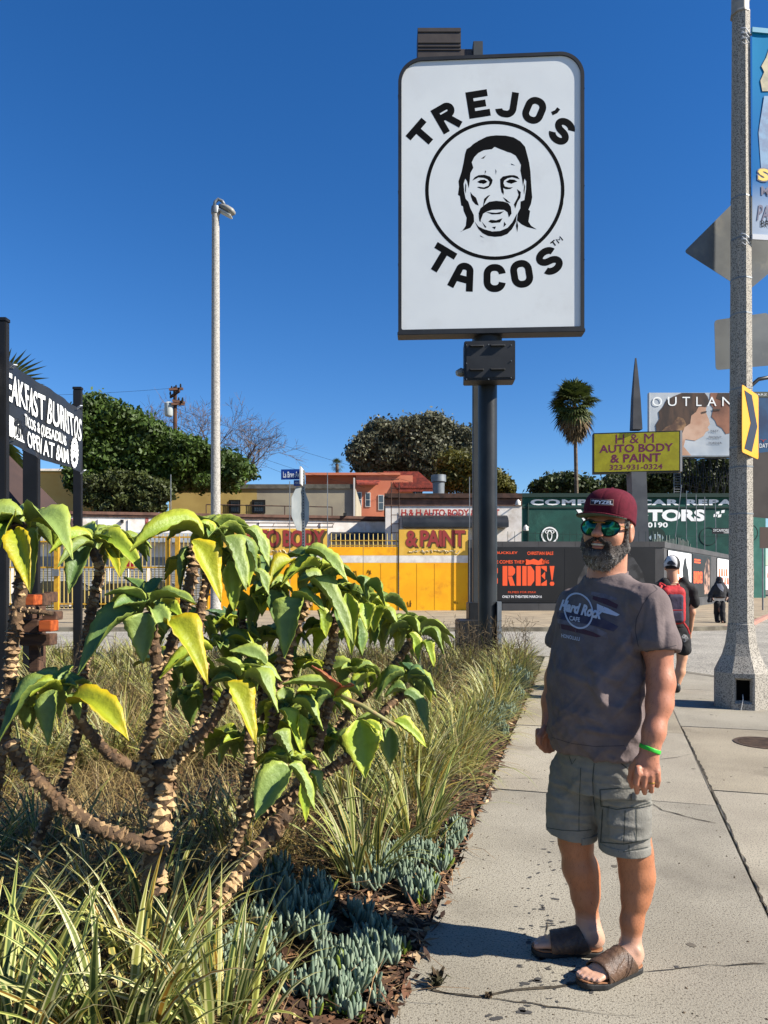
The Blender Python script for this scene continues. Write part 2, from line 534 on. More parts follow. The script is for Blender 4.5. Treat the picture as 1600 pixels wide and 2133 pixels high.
def V2(p): return Vector((p[0], p[1]))
def clip(poly, a, n):
    """keep the side of the convex polygon where (p-a).n >= 0"""
    out = []
    for i in range(len(poly)):
        p, q = poly[i], poly[(i + 1) % len(poly)]
        dp, dq = (p - a).dot(n), (q - a).dot(n)
        if dp >= 0: out.append(p)
        if (dp >= 0) != (dq >= 0): out.append(p + (q - p) * (dp / (dp - dq)))
    return out
def polyline_offset(pts, d):
    out = []
    for i in range(len(pts)):
        t = (V2(pts[min(i + 1, len(pts) - 1)]) - V2(pts[max(i - 1, 0)])).normalized()
        out.append(V2(pts[i]) + Vector((t.y, -t.x)) * d)
    return out
def strip(name, pts, d0, d1, z0, z1, m, parent=None):
    a = polyline_offset(pts, d0); b = polyline_offset(pts, d1); mb = MB(); n = len(pts)
    vs_ = []
    for i in range(n): vs_ += [(a[i].x, a[i].y, z0), (b[i].x, b[i].y, z0), (b[i].x, b[i].y, z1), (a[i].x, a[i].y, z1)]
    fs = []
    for i in range(n - 1):
        o = i * 4; q = o + 4
        for k in range(4): fs.append((o + k, o + (k + 1) % 4, q + (k + 1) % 4, q + k))
    fs += [(3, 2, 1, 0), (n * 4 - 4, n * 4 - 3, n * 4 - 2, n * 4 - 1)]
    mb.add(vs_, fs)
    return mb.build(name, m, parent)

def g2(px, py):
    q = G(px, py); return Vector((q.x, q.y))
kA = g2(1048, 1363); kB = g2(1420, 1400); kC = g2(1492, 1411); kD = g2(1599, 1428)
near_kerb = [Vector((-30, kA.y + 0.6)), Vector((-6, kA.y + 0.25)), kA + Vector((-0.6, 0.05)), kA + Vector((0.5, -0.25)), kA + Vector((1.35, -1.0)), kB, kC, kD]
e = kD.copy()
for i in range(1, 7): near_kerb.append(kD + Vector((-0.2589, -0.9659)) * (2.6 * i) + Vector((0.05, 0)) * 0)
strip('kerb', near_kerb, -0.15, 0.0, -0.16, 0.004, M_kerb).__setitem__('kind', 'structure')
# ------------------------------------------------------------------ pavement slabs on this side
Sd = Vector((0.2589, 0.9659)); Td = Vector((0.9659, -0.2589)); O2 = g2(815, 2110)
J0 = g2(1600, 1899); J1 = g2(1423, 1519); Jd = (J1 - J0).normalized(); Jn = Vector((Jd.y, -Jd.x))
bound = []
ins = polyline_offset(near_kerb, -0.16)     # inner edge of the kerb
for i in range(len(ins) - 1):
    t = (ins[i + 1] - ins[i]).normalized(); bound.append((ins[i], Vector((-t.y, t.x)) * 1.0))
cen = Vector((1.2, 4.0))
bound = [(a, n if (cen - a).dot(n) > 0 else -n) for a, n in bound]
def cells(poly):
    for a, n in bound:
        poly = clip(poly, a, n)
        if len(poly) < 3: return None
    return poly
root = MB(); base = [Vector((-40, -14)), Vector((12, -14)), Vector((12, 30)), Vector((-40, 30))]
bp = cells(base)
root.prism([(p.x, p.y, -0.15) for p in bp], (0, 0, 0.125))
sidewalk = S_(root.build('sidewalk', M_joint))
def slab(poly, parent, m=None, z1=0.0, z0=-0.024, gap=0.007, irr=0.0):
    if poly is None or len(poly) < 3: return
    ar = 0.5 * sum(poly[i].x * poly[(i + 1) % len(poly)].y - poly[(i + 1) % len(poly)].x * poly[i].y for i in range(len(poly)))
    if ar < 0: poly = poly[::-1]
    if abs(ar) < 0.05: return
    c = sum(poly, Vector((0, 0))) / len(poly); q = list(poly)
    for i in range(len(poly)):
        a, b = poly[i], poly[(i + 1) % len(poly)]; t = (b - a).normalized(); n = Vector((-t.y, t.x))
        q = clip(q, a + n * gap, n)
        if len(q) < 3: return
    mb = MB(); mb.prism([(p.x, p.y, z0) for p in q], (0, 0, z1 - z0))
    slab.n = getattr(slab, 'n', 0) + 1
    return mb.build('slab', m or _cv[(slab.n * 7 + slab.n // 3) % 3], parent, bevel=0.004)
def lineint(a, d, b, e):
    M = d.x * e.y - d.y * e.x
    return a + d * (((b.x - a.x) * e.y - (b.y - a.y) * e.x) / M)
def cross(yj, yl=None):
    """a transverse joint through the pavement at photograph row yj"""
    p = g2(1250, yj); return p, Td
rows = [Vector((1.2, -9)), Vector((1.3, -3.5))] + [g2(1250, y) for y in (1660, 1519, 1437, 1392)] + [Vector((3.4, 17))]
Jr = J0 + Jn * 1.75
for i in range(len(rows) - 1):
    a, b = rows[i], rows[i + 1]
    qa = lineint(a, Td, O2, Sd); qb = lineint(b, Td, O2, Sd)
    ja = lineint(a, Td, J0, Jd); jb = lineint(b, Td, J0, Jd)
    ra = lineint(a, Td, Jr, Jd); rb = lineint(b, Td, Jr, Jd)
    slab(cells([qa, ja, jb, qb]), sidewalk)
    sh = Sd * 0.35
    slab(cells([ja + sh, ra + sh, rb + sh, jb + sh]), sidewalk)
    slab(cells([ra + sh, ra + sh + Td * 6, rb + sh + Td * 6, rb + sh]), sidewalk)
bed_end = 12.7
xe = lineint(Vector((0, bed_end)), Vector((1, 0)), O2, Sd).x
x = xe
while x > -30:
    slab(cells([Vector((x - 2.4, bed_end)), Vector((x, bed_end)), Vector((x + 0.0, 18)), Vector((x - 2.4, 18))]), sidewalk); x -= 2.4
# bed of soil with an uneven surface
def bed_z(x, y):
    ed = (Vector((x, y)) - O2).dot(Td)          # distance to the pavement edge (negative inside)
    t = min(max(-ed / 0.8, 0), 1)
    return -0.03 + 0.10 * t * t * (3 - 2 * t) + 0.025 * math.sin(x * 3.1) * math.sin(y * 2.3 + 1)
nx, ny = 60, 90; vsb = []; fsb = []
for j in range(ny + 1):
    y = -2.0 + (bed_end + 2.0) * j / ny
    xr = lineint(Vector((0, y)), Vector((1, 0)), O2, Sd).x - 0.004
    for i in range(nx + 1):
        u = (i / nx) ** 1.8; xx = xr - 14 * u; vsb.append((xx, y, bed_z(xx, y) + 0.012 * (random.random() - 0.5)))
for j in range(ny):
    for i in range(nx):
        o = j * (nx + 1) + i; fsb.append((o, o + nx + 1, o + nx + 2, o + 1))
me = pack(vsb, fsb); S_(link('planting_bed', me, M_soil, smooth=True))

# cracks, drips and patches in the pavement
def ragged(name, px_pts, w, parent, m, z=0.0035, seed=1):
    r = random.Random(seed); P = [g2(*p) for p in px_pts]; Q = []
    for a, b in zip(P[:-1], P[1:]):
        n = max(2, int((b - a).length / 0.05))
        for k in range(n):
            t = k / n; d = (b - a).normalized(); Q.append(a + (b - a) * t + Vector((-d.y, d.x)) * r.uniform(-0.007, 0.007))
    Q.append(P[-1]); vs_ = []; fs = []
    wk = .5
    for i, q in enumerate(Q):
        wk = min(1.2, max(.12, wk + r.uniform(-.25, .25)))
        d = (Q[min(i + 1, len(Q) - 1)] - Q[max(i - 1, 0)]).normalized(); n = Vector((-d.y, d.x)); ww = w * wk * (0.15 if i in (0, len(Q) - 1) else 1)
        a = q + n * ww * r.uniform(0.3, 0.7); b = q - n * ww * r.uniform(0.3, 0.7)
        vs_ += [(a.x, a.y, z), (b.x, b.y, z)]
    for i in range(len(Q) - 1): fs.append((2 * i, 2 * i + 1, 2 * i + 3, 2 * i + 2))
    mb = MB(); mb.add(vs_, fs); return mb.build(name, m, parent)
ragged('crack', [(1423, 1519), (1452, 1580), (1490, 1660), (1540, 1770), (1600, 1899), (1680, 2070)], 0.013, sidewalk, M_joint, seed=3)
ragged('crack', [(880, 2058), (935, 2070), (1000, 2076), (1065, 2066), (1130, 2060), (1190, 2052), (1220, 2040)], 0.012, sidewalk, M_joint, seed=4)
ragged('crack', [(1335, 2027), (1400, 2022), (1480, 2012), (1600, 2009)], 0.009, sidewalk, M_joint, seed=5)
ragged('crack', [(815, 2044), (870, 2052), (930, 2068), (1040, 2084), (1110, 2092), (1210, 2108), (1290, 2117), (1345, 2118)], 0.011, sidewalk, M_joint, seed=6)
ragged('crack', [(1120, 2004), (1128, 2035), (1150, 2052), (1142, 2066)], 0.006, sidewalk, M_joint, seed=7)
ragged('crack', [(1140, 1916), (1136, 1950)], 0.006, sidewalk, M_joint, seed=17)
ragged('crack', [(1015, 1624), (1070, 1621), (1132, 1623)], 0.012, sidewalk, M_joint, seed=8)
ragged('crack', [(1010, 1646), (1080, 1645), (1130, 1649)], 0.009, sidewalk, M_joint, seed=9)
ragged('crack', [(1355, 1672), (1380, 1688), (1430, 1702), (1494, 1716)], 0.010, sidewalk, M_joint, seed=10)
ragged('crack', [(1370, 1583), (1410, 1578), (1440, 1571)], 0.010, sidewalk, M_joint, seed=11)
rr = random.Random(5)
mb = MB()
def blotch(cx, cy, r):
    n = 9; c = g2(cx, cy); ph = rr.random() * 6
    P = []
    for k in range(n):
        w = 2 * math.pi * k / n; q = r * (0.75 + 0.3 * math.sin(w * 2 + ph) + 0.18 * rr.random()); P.append((c.x + q * math.cos(w) * 1.15, c.y + q * math.sin(w) * 0.8, 0.002))
    mb.add(P, [tuple(range(n))])
for i in range(95):
    y = 1752 + (rr.random() ** 0.8) * 360; cx = 1137 + (1905 - y) * 0.06 + rr.gauss(0, 18 + (y - 1750) * 0.05)
    blotch(cx, y, rr.choice((0.004, 0.006, 0.008, 0.010, 0.014)) * (0.8 + (y - 1750) / 900))
for p, r in (((1092, 2109), .022), ((1035, 2122), .020), ((1018, 2116), .011), ((1120, 2041), .018), ((1094, 2049), .016), ((1157, 1873), .016), ((1104, 1828), .013), ((1146, 1924), .014), ((1172, 1921), .012), ((1131, 1931), .011), ((1087, 1935), .012), ((1410, 2015), .012), ((1232, 2068), .010)):
    blotch(p[0], p[1], r)
tag(mb.build('drip_stain', M_wet, sidewalk), kind='stuff')
# weed in the crack, stones
M_weed = mat('dead_weed', RGB(84, 66, 46), 0.9, RGB(60, 60, 32), 20)
def weed(px, py, n, h, label, nm='weed', m=None):
    c = G(px, py); mb = MB(); r = random.Random(int(px))
    for i in range(n):
        a = r.uniform(0, 6.28); t = r.uniform(0.2, 1); hh = h * r.uniform(0.4, 1); d = Vector((math.cos(a), math.sin(a), 0))
        s = Vector((-d.y, d.x, 0)) * r.uniform(0.004, 0.011)
        p0 = c + d * 0.004; p1 = c + d * h * 0.5 * t + Vector((0, 0, hh * 0.7)); p2 = p1 + d * h * 0.35 * t + Vector((0, 0, r.uniform(-.3, .3) * hh))
        mb.add([p0 - s * .4, p0 + s * .4, p1 + s, p1 - s, p2], [(0, 1, 2, 3), (3, 2, 4)])
    o = mb.build(nm, m or M_weed); tag(o, label, 'weed')
weed(912, 2056, 42, 0.07, 'dried brown weed standing in the pavement crack beside the flower bed')
weed(1018, 2078, 30, 0.022, 'low flat tuft of weed filling the crack at the bottom of the pavement')
# manhole cover
c = G(1592, 1548); mc = empty('manhole_cover', c, 'round dark iron manhole cover set in the pavement at the right edge', 'manhole cover')
mb = MB(); mb.lathe((c.x, c.y, 0.0), [(0.25, 0.001), (0.25, 0.006), (0.225, 0.006), (0.225, 0.003), (0.0001, 0.003)], 40)
M_iron = mat('cast_iron', RGB(74, 60, 50), 0.75, RGB(104, 84, 68), 12, metal=0.3)
mb.build('cover_plate', M_iron, mc)
mb = MB()
for k in range(-6, 7):
    w = math.sqrt(max(0.21 ** 2 - (k * 0.032) ** 2, 0))
    mb.box(c.x - w, c.x + w, c.y + k * 0.032 - 0.006, c.y + k * 0.032 + 0.006, 0.003, 0.0065)
tag(mb.build('grip_bar', M_iron, mc), kind='stuff')

# ------------------------------------------------------------------ far pavement
fk = [Vector((-60, 22.7)), Vector((-6, 22.6)), g2(1047, 1307), g2(1445, 1306), g2(1516, 1304.5), g2(1563, 1299), g2(1600, 1282)]
wd = Vector((0.555, 0.832))
fk += [fk[-1] + wd * 12, fk[-1] + wd * 40]
strip('kerb', fk[:5], -0.0, -0.16, -0.16, 0.003, M_kerb).__setitem__('kind', 'structure')
strip('kerb', fk[4:], -0.0, -0.16, -0.16, 0.003, M_red).__setitem__('kind', 'structure')
ff = polyline_offset(fk, -0.16)
poly = [(p.x, p.y, -0.15) for p in ff] + [(fk[-1].x - 5, fk[-1].y + 60, -0.15), (-60, 130, -0.15)]
mb = MB(); mb.prism(poly, (0, 0, 0.13))
far_walk = S_(mb.build('far_sidewalk', M_joint))
x = -46.0
while x < 12.5:
    for y0, y1 in ((22.77, 26.2), (26.2, 30.0), (30.0, 35.6)):
        x1 = x + 3.2
        P = [Vector((x, y0)), Vector((x1, y0)), Vector((x1, y1)), Vector((x, y1))]
        for i in range(3, len(ff) - 1):
            t = (ff[i + 1] - ff[i]).normalized(); P = clip(P, ff[i], Vector((-t.y, t.x)))
        if len(P) > 2: slab(P, far_walk, M_conc2, z0=-0.02, gap=0.012)
    x += 3.2
# right-hand far pavement along the hoarding wing
for i in range(9):
    a = Vector((12.9, 25.2)) + wd * (3.0 * i) ; nn = Vector((-wd.y, wd.x))
    P = [a - nn * 6, a + wd * 3.0 - nn * 6, a + wd * 3.0 + nn * 9, a + nn * 9]
    for k in range(3, len(ff) - 1):
        t = (ff[k + 1] - ff[k]).normalized(); P = clip(P, ff[k], Vector((-t.y, t.x)))
    P = clip(P, Vector((14.7 if i < 1 else 12.5, 0)), Vector((1, 0))) if i < 2 else P
    if len(P) > 2: slab(P, far_walk, M_conc2, z0=-0.02, z1=0.003, gap=0.012)
mb = MB(); mb.box(-60, 40, 35.62, 70, -0.03, 0.001); S_(mb.build('forecourt', M_conc2))

# pebbles and crumbs on the pavement
mb = MB(); rq = random.Random(77)
for i in range(420):
    y = 2.0 + 7 * rq.random() ** 1.6; x = O2.x + (y - O2.y) * Sd.x / Sd.y + .03 + rq.random() ** 1.7 * 2.6; r = rq.choice((.0025, .003, .004, .006)); z = .0005
    P = [(x + r * math.cos(w) * rq.uniform(.7, 1.3), y + r * math.sin(w) * rq.uniform(.7, 1.3), z) for w in (0, 1.3, 2.6, 3.9, 5.1)]
    mb.add(P + [(x, y, z + r * .8)], [(k, (k + 1) % 5, 5) for k in range(5)])
tag(mb.build('pavement_grit', mat('grit', RGB(120, 104, 84), .95, RGB(60, 50, 40), 40)), 'small pebbles and crumbs of bark scattered on the pavement', 'grit', kind='stuff')

mb = MB(); rr = random.Random(15)
for i in range(60):
    y = 2.3 + 9 * rr.random(); x = O2.x + (y - O2.y) * Sd.x / Sd.y + .25 + rr.random() * 3.2; r = rr.choice((.008, .011, .014, .018)); ph = rr.random() * 6
    P = [(x + r * (1 + .25 * math.sin(2 * w + ph)) * math.cos(w), y + r * (1 + .2 * math.cos(3 * w + ph)) * math.sin(w), .0016) for w in [2 * math.pi * q / 9 for q in range(9)]]
    mb.add(P, [tuple(range(9))])
tag(mb.build('gum_spot', mat('gum_grey', RGB(118, 110, 96), .85, RGB(96, 89, 78), 12), sidewalk), kind='stuff')
# ================================================================== buildings across the street
M_white = mat('white_stucco', RGB(232, 227, 221), 0.9, RGB(214, 206, 198), 1.5, 0.3, 30, stain=RGB(190, 178, 164), stscale=0.6, k=.9)
M_brown = mat('brown_trim', RGB(140, 104, 88), 0.9, RGB(108, 80, 68), 2, 0.3, 30)
M_brownd = mat('dark_brown_trim', RGB(92, 66, 54), 0.9, RGB(60, 46, 40), 3)
M_green = mat('green_stucco', RGB(34, 92, 82), 0.88, RGB(26, 78, 70), 0.8, 0.9, 22, stain=RGB(48, 104, 92), stscale=0.6)
M_dgreen = mat('dark_green_trim', RGB(20, 54, 48), 0.8)
M_yel = mat('yellow_paint', RGB(255, 186, 4), 0.7, RGB(250, 172, 2), 0.9, 0.12, 8, stain=RGB(226, 150, 16), stscale=1.3, k=.86)
M_ylw2 = mat('pale_yellow_paint', RGB(240, 194, 84), 0.7, RGB(226, 178, 66), 1.4, k=.8)
M_band = mat('white_band', RGB(232, 228, 220), 0.8, RGB(206, 200, 192), 2.5, k=.9)
M_redl = mat('red_lettering', RGB(166, 44, 40), 0.6, k=.9)
M_redd = mat('letter_shade', RGB(92, 78, 32), 0.7)
M_wred = mat('weathered_red', RGB(152, 50, 48), 0.8, RGB(190, 120, 110), 8)
M_beige = mat('beige_stucco', RGB(186, 176, 150), 0.95, RGB(168, 158, 138), 0.5, 0.3, 12, stain=RGB(150, 142, 130), stscale=0.25)
M_mustard = mat('mustard_stucco', RGB(206, 180, 110), 0.95, RGB(190, 164, 98), 0.6, 0.3, 12)
M_cream = mat('cream_stucco', RGB(244, 204, 122), 0.95, RGB(236, 190, 104), 0.5)
M_orange = mat('orange_stucco', RGB(234, 146, 112), 0.9, RGB(222, 130, 98), 0.5)
M_tile = mat('roof_tile', RGB(158, 66, 48), 0.85, RGB(112, 46, 36), 3)
M_glass = mat('window_glass', RGB(58, 66, 74), 0.12, RGB(92, 104, 112), 0.8, spec=0.6)
M_wframe = mat('white_frame', RGB(230, 226, 218), 0.6)
M_blackm = mat('black_metal', RGB(22, 22, 24), 0.45, RGB(34, 34, 36), 6)
M_awn = mat('awning_fabric', RGB(30, 33, 37), 0.45, RGB(46, 49, 52), 2, spec=0.5)
M_shut = mat('steel_shutter', RGB(176, 178, 176), 0.6, RGB(150, 152, 152), 1)
M_ymet = mat('yellow_metal', RGB(226, 176, 48), 0.55, RGB(198, 150, 40), 6)
M_ybar = mat('pale_yellow_metal', RGB(214, 190, 112), 0.6)
M_hoard = mat('hoarding_grey', RGB(84, 84, 86), 0.75, RGB(70, 70, 72), 0.8, 0.1, 10)
M_post = mat('poster_black', RGB(30, 30, 33), 0.5, RGB(20, 20, 22), 0.7)
M_porg = mat('poster_orange', RGB(248, 92, 44), 0.55, k=.9)
M_pwhite = mat('poster_white', RGB(236, 236, 238), 0.5, k=.85)
M_wtxt = mat('white_lettering', RGB(238, 240, 238), 0.6, k=.95)
M_galv = mat('galvanised', RGB(152, 158, 162), 0.5, RGB(128, 134, 140), 2, metal=0.4)
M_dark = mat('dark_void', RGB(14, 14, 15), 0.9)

# ---- long low white workshop behind the fence
sp = Plane((X(160, 42), 42, 0), (X(800, 45.5) - X(160, 42), 3.5))
shop = empty('workshop_building', sp.p(0, 0), 'long low white workshop with brown cornice and roller doors behind the yellow railings', 'building')
mb = MB(); mb.ppx(sp, -60, 803, 1075, 1300, -9, 0)
a = sp.co(-60, 0)[0]; b = sp.co(803, 0)[0]; zt = sp.co(160, 1072)[1]
mb = MB(); mb.pbox(sp, a, b, 0, zt, -9, 0); mb.build('wall', M_white, shop)
mb = MB(); mb.pbox(sp, a, b, zt, zt + 0.20, -9, 0.10); mb.build('cornice', M_brown, shop, bevel=0.03)
mb = MB(); mb.pbox(sp, a, b, zt - 0.12, zt, -0.0, 0.06); mb.build('cornice_moulding', M_brownd, shop)
for i in range(9):
    px = (70 + i * 82)
    x0 = sp.co(px, 1200)[0]
    door = MB(); door.pbox(sp, x0, x0 + 1.95, 0, 2.9, 0.0, 0.03); dd = door.build('roller_door', M_shut, shop)
    s = MB()
    for k in range(20): s.pbox(sp, x0 + 0.02, x0 + 1.93, 0.06 + k * 0.142, 0.15 + k * 0.142, 0.03, 0.055)
    tag(s.build('door_slat', M_shut, dd), kind='stuff')
# painted numbers and letters on the fascia
text('TORS', sp, 112, 1079, 158, 1098, M_wred, shop, 0.02, bold=0.03)
text('1051', sp, 303, 1079, 372, 1101, M_wred, shop, 0.02, bold=0.03)
# rolled black awnings on the workshop
for i, (p0, p1, c) in enumerate(((62, 262, 1118), (268, 430, 1118), (690, 800, 1117))):
    x0 = sp.co(p0, c)[0]; x1 = sp.co(p1, c)[0]; z = sp.co(p0, c)[1]
    mb = MB(); n = 10; pr = []
    for k in range(n + 1):
        w = math.pi / 2 * k / n; pr.append((0.9 * math.sin(w), 0.62 * math.cos(w)))
    vs_ = []; fs = []
    for xx in (x0, x1):
        for o, zz in pr: vs_.append(sp.p(xx, z - 0.35 + zz, o))
        vs_.append(sp.p(xx, z - 0.35, 0.01))
    m = len(pr) + 1
    for k in range(m - 1): fs.append((k, k + 1, m + k + 1, m + k))
    fs += [tuple(range(m)), tuple(range(2 * m - 1, m - 1, -1))]
    mb.add(vs_, fs)
    tag(mb.build('awning', M_awn if i == 2 else mat('grey_awning', RGB(150, 156, 160), 0.5, RGB(134, 140, 146), 1), smooth=40),
        ('pale grey curved awning above the leftmost roller doors', 'grey curved awning above the roller doors right of the pale one', 'dark curved awning beside the white building with the ladder')[i], 'awning')
# red hanging cloth and parked cars glimpsed behind the railings
pl36 = front(38.5)
mb = MB(); mb.prism([pl36.at(262, 1160), pl36.at(277, 1160), pl36.at(279, 1186), pl36.at(265, 1184)], (0, -0.05, 0))
tag(mb.build('red_cloth', mat('red_cloth', RGB(176, 34, 50), 0.9)), 'crimson cloth hanging in the yard behind the yellow railings', 'cloth')
M_carp = [mat('car_black', RGB(24, 26, 29), 0.25, spec=0.7, coat=0.6), mat('car_silver', RGB(150, 154, 158), 0.3, metal=0.5, coat=0.5)]
M_tyre = mat('tyre', RGB(24, 24, 24), 0.85); M_cglass = mat('car_glass', RGB(28, 34, 38), 0.08, spec=0.8); M_lamp = mat('lamp_lens', RGB(220, 222, 224), 0.2)
def car(cx, cy, m, label, rz=0.0, grp='cars parked in the yard behind the railings'):
    c = empty('parked_car', (cx, cy, 0), label, 'car', grp)
    prof = [(-2.2, .35), (-2.25, .75), (-1.95, .95), (-1.15, 1.0), (-0.55, 1.42), (0.75, 1.44), (1.55, 1.02), (2.15, .92), (2.25, .55), (2.2, .32)]
    ca, sa = math.cos(rz), math.sin(rz)
    T = lambda x, y, z: (cx + x * ca - y * sa, cy + x * sa + y * ca, z)
    mb = MB(); mb.prism([T(x, -0.86, z) for x, z in prof], Vector(T(0, 0.86, 0)) - Vector(T(0, -0.86, 0))); mb.build('body', m, c, bevel=0.06, smooth=40)
    for s in (-1, 1):
        mb = MB(); mb.prism([T(x, 0.862 * s, z) for x, z in ((-1.0, 1.0), (-0.5, 1.34), (0.7, 1.36), (1.35, 1.02))], Vector(T(0, 0.02 * s, 0)) - Vector(T(0, 0, 0))); mb.build('side_window', M_cglass, c)
        for wx in (-1.4, 1.4):
            mb = MB(); mb.tube([T(wx, 0.70 * s, 0.32), T(wx, 0.89 * s, 0.32)], 0.33, 18); w = mb.build('wheel', M_tyre, c)
            mb = MB(); mb.tube([T(wx, 0.885 * s, 0.32), T(wx, 0.90 * s, 0.32)], 0.20, 12); mb.build('rim', M_galv, w)
        mb = MB(); mb.obox(T(-2.22, 0.62 * s, 0.72), Vector(T(.04, 0, 0)) - Vector(T(0, 0, 0)), Vector(T(0, .18, 0)) - Vector(T(0, 0, 0)), (0, 0, .07)); mb.build('headlight', M_lamp, c)
car(X(120, 39.5), 39.8, M_carp[0], 'black car behind the railings beside the padlocked gate post')
car(X(315, 40.5), 40.6, M_carp[0], 'black car behind the railings in front of the white roller shutters', 0.1)
car(X(190, 39.2) + 1.0, 44.0 - 3, M_carp[1], 'silver car behind the railings between two black cars', 0.05)

# ---- white building with brown band
hp = front(41.0)
hm = empty('body_shop_building', hp.p(hp.co(803, 0)[0], 0), 'white building with brown parapet band and painted red lettering behind the black sign pole', 'building')
mb = MB(); mb.ppx(hp, 803, 1087, 1054.2, 1300, -11, 0); mb.build('wall', M_white, hm)
q0, q1 = hp.co(801, 0)[0], hp.co(1089, 0)[0]
mb = MB(); mb.ppx(hp, 801, 1087, 1039, 1054, -11, 0.05); mb.build('parapet_band', M_brown, hm)
mb = MB(); mb.ppx(hp, 800, 1087, 1034, 1038.8, -11, 0.20); mb.build('parapet_moulding', M_brownd, hm, bevel=0.03)
mb = MB(); mb.ppx(hp, 801, 1087, 1028, 1033.8, -11, 0.10); mb.build('parapet_cap', M_brownd, hm)
text('H & H AUTO BODY & PAINT', hp, 836, 1061, 1040, 1076, M_redl, hm, 0.075, bold=0.035)
# ladder on the wall
lad = empty('wall_ladder', hp.p(hp.co(822, 0)[0], 0, 0.2), 'thin steel ladder fixed up the left end of the white building', 'ladder')
for p in (815, 831):
    mb = MB(); a = hp.co(p, 1006); mb.tube([hp.p(a[0], 2.0, 0.42), hp.p(a[0], a[1], 0.42)], 0.03, 6); mb.build('rail', M_brownd, lad)
for k in range(11):
    z = 2.2 + k * 0.5; mb = MB(); mb.tube([hp.p(hp.co(815, 0)[0], z, 0.42), hp.p(hp.co(831, 0)[0], z, 0.42)], 0.022, 5); mb.build('rung', M_brownd, lad)
mb = MB(); n = 10; z = hp.co(0, 1102)[1]; x0, x1 = hp.co(838, 0)[0], hp.co(1054, 0)[0]
for o_ in (0,):
    vs_ = []; pr = [(0.95 * math.sin(math.pi / 2 * k / n), 0.65 * math.cos(math.pi / 2 * k / n)) for k in range(n + 1)] + [(0.95, -0.25), (0.01, -0.25)]
    for xx in (x0, x1):
        for o, zz in pr: vs_.append(hp.p(xx, z + 0.25 + zz * .8, o))
    m = len(pr); mb.add(vs_, [(k, k + 1, m + k + 1, m + k) for k in range(m - 1)] + [tuple(range(m)), tuple(range(2 * m - 1, m - 1, -1))])
tag(mb.build('awning', M_awn, smooth=40), 'long black rolled awning over the front of the white body shop building', 'awning')
# roof duct
dp = hp.p(hp.co(922, 0)[0], hp.co(0, 1030)[1], -3)
dz = lambda py: Z(py, dp.y)
mb = MB(); k = dp.y / 1500
mb.lathe((dp.x, dp.y, 0), [(11.5 * k, dz(1030) - .3), (12.5 * k, dz(1006)), (15.5 * k, dz(1004)), (15.5 * k, dz(990)), (15 * k, dz(990))], 20)
tag(mb.build('roof_duct', M_galv, smooth=40), 'grey cylindrical metal exhaust duct with wider collar on the white roof', 'duct')
for i, (pp, py) in enumerate(((1079, 1045), (1095, 1098))):
    mb = MB(); c = hp.at(pp, py, 0.45); mb.lathe((c.x, c.y, c.z), [(0.05, .12), (.13, 0.0), (.16, -0.12), (.16, -.2)], 10); mb.tube([hp.at(pp + 6, py, 0), c], 0.03, 6)
    tag(mb.build('floodlight', M_wframe), ('small white floodlight near the top corner of the white building', 'white floodlight on the edge between white and green walls')[i], 'light')

# ---- green building
gp = front(64.0)
gb = empty('green_building', gp.p(gp.co(1088, 0)[0], 0), 'dark green stucco repair shop with white painted lettering', 'building')
mb = MB(); mb.ppx(gp, 1087.5, 1566, 1036, 1290, -9, 0); mb.build('wall', M_green, gb)
mb = MB(); mb.ppx(gp, 1086, 1568, 1028, 1036, -9, 0.25); mb.build('parapet', M_dgreen, gb)
mb = MB(); mb.ppx(gp, 1087.5, 1566, 1055.5, 1059, 0.0, 0.06); mb.build('ledge', M_dgreen, gb)
mb = MB(); mb.ppx(gp, 1566.2, 1600, 1040, 1290, -8.9, -0.4); mb.build('side_wall', mat('teal_stucco', RGB(70, 130, 118), 0.9, RGB(84, 146, 132), 1), gb)
text('COMPLETE CAR REPAIR', gp, 1105, 1040, 1566, 1052.5, M_wtxt, gb, 0.02, bold=0.05, spacing=1.15)
text('VR MOTORS', gp, 1200, 1061, 1469, 1086, M_wtxt, gb, 0.02, bold=0.05)
text('40190', gp, 1338, 1088, 1391, 1099, M_wtxt, gb, 0.02, bold=0.03)
fl = []
for cx, cy in ((1495, 1069), (1506, 1066), (1499, 1075), (1490, 1074)): fl.append([(cx - 4, cy + 3), (cx - 3, cy - 3), (cx + 4, cy - 4), (cx + 3, cy + 2)])
flat_polys(fl, gp, 0.01).build('flower_mark', M_wtxt, gb)
def disc(px, py, r, pl, m, nm, parent, r2=0.0, off=0.01, th=0.02, sq=1.0):
    mb = MB(); n = 32; A = []; B = []
    for k in range(n):
        w = 2 * math.pi * k / n; A.append(pl.at(px + r * math.cos(w), py + r * sq * math.sin(w), off)); B.append(pl.at(px + r2 * math.cos(w), py + r2 * sq * math.sin(w), off))
    if r2 == 0: mb.prism(A, pl.n * th)
    else:
        f = []
        for k in range(n): j = (k + 1) % n; f += [(k, j, n + j, n + k), (2 * n + k, 3 * n + k, 3 * n + j, 2 * n + j), (k, 2 * n + k, 2 * n + j, j), (n + k, n + j, 3 * n + j, 3 * n + k)]
        mb.add(A + B + [a + pl.n * th for a in A] + [b + pl.n * th for b in B], f)
    return mb.build(nm, m, parent)
disc(1145, 1115, 19, gp, M_dgreen, 'round_sign', gb, off=0.01)
disc(1145, 1115, 17.5, gp, M_wtxt, 'emblem', gb, 14.5, off=0.035)
disc(1145, 1108, 10, gp, M_wtxt, 'emblem', gb, 8.2, off=0.035, sq=0.45)
disc(1145, 1115, 5.5, gp, M_wtxt, 'emblem', gb, 3.8, off=0.035, sq=2.2)
disc(1367, 1117, 19, gp, M_dgreen, 'round_sign', gb, off=0.01)
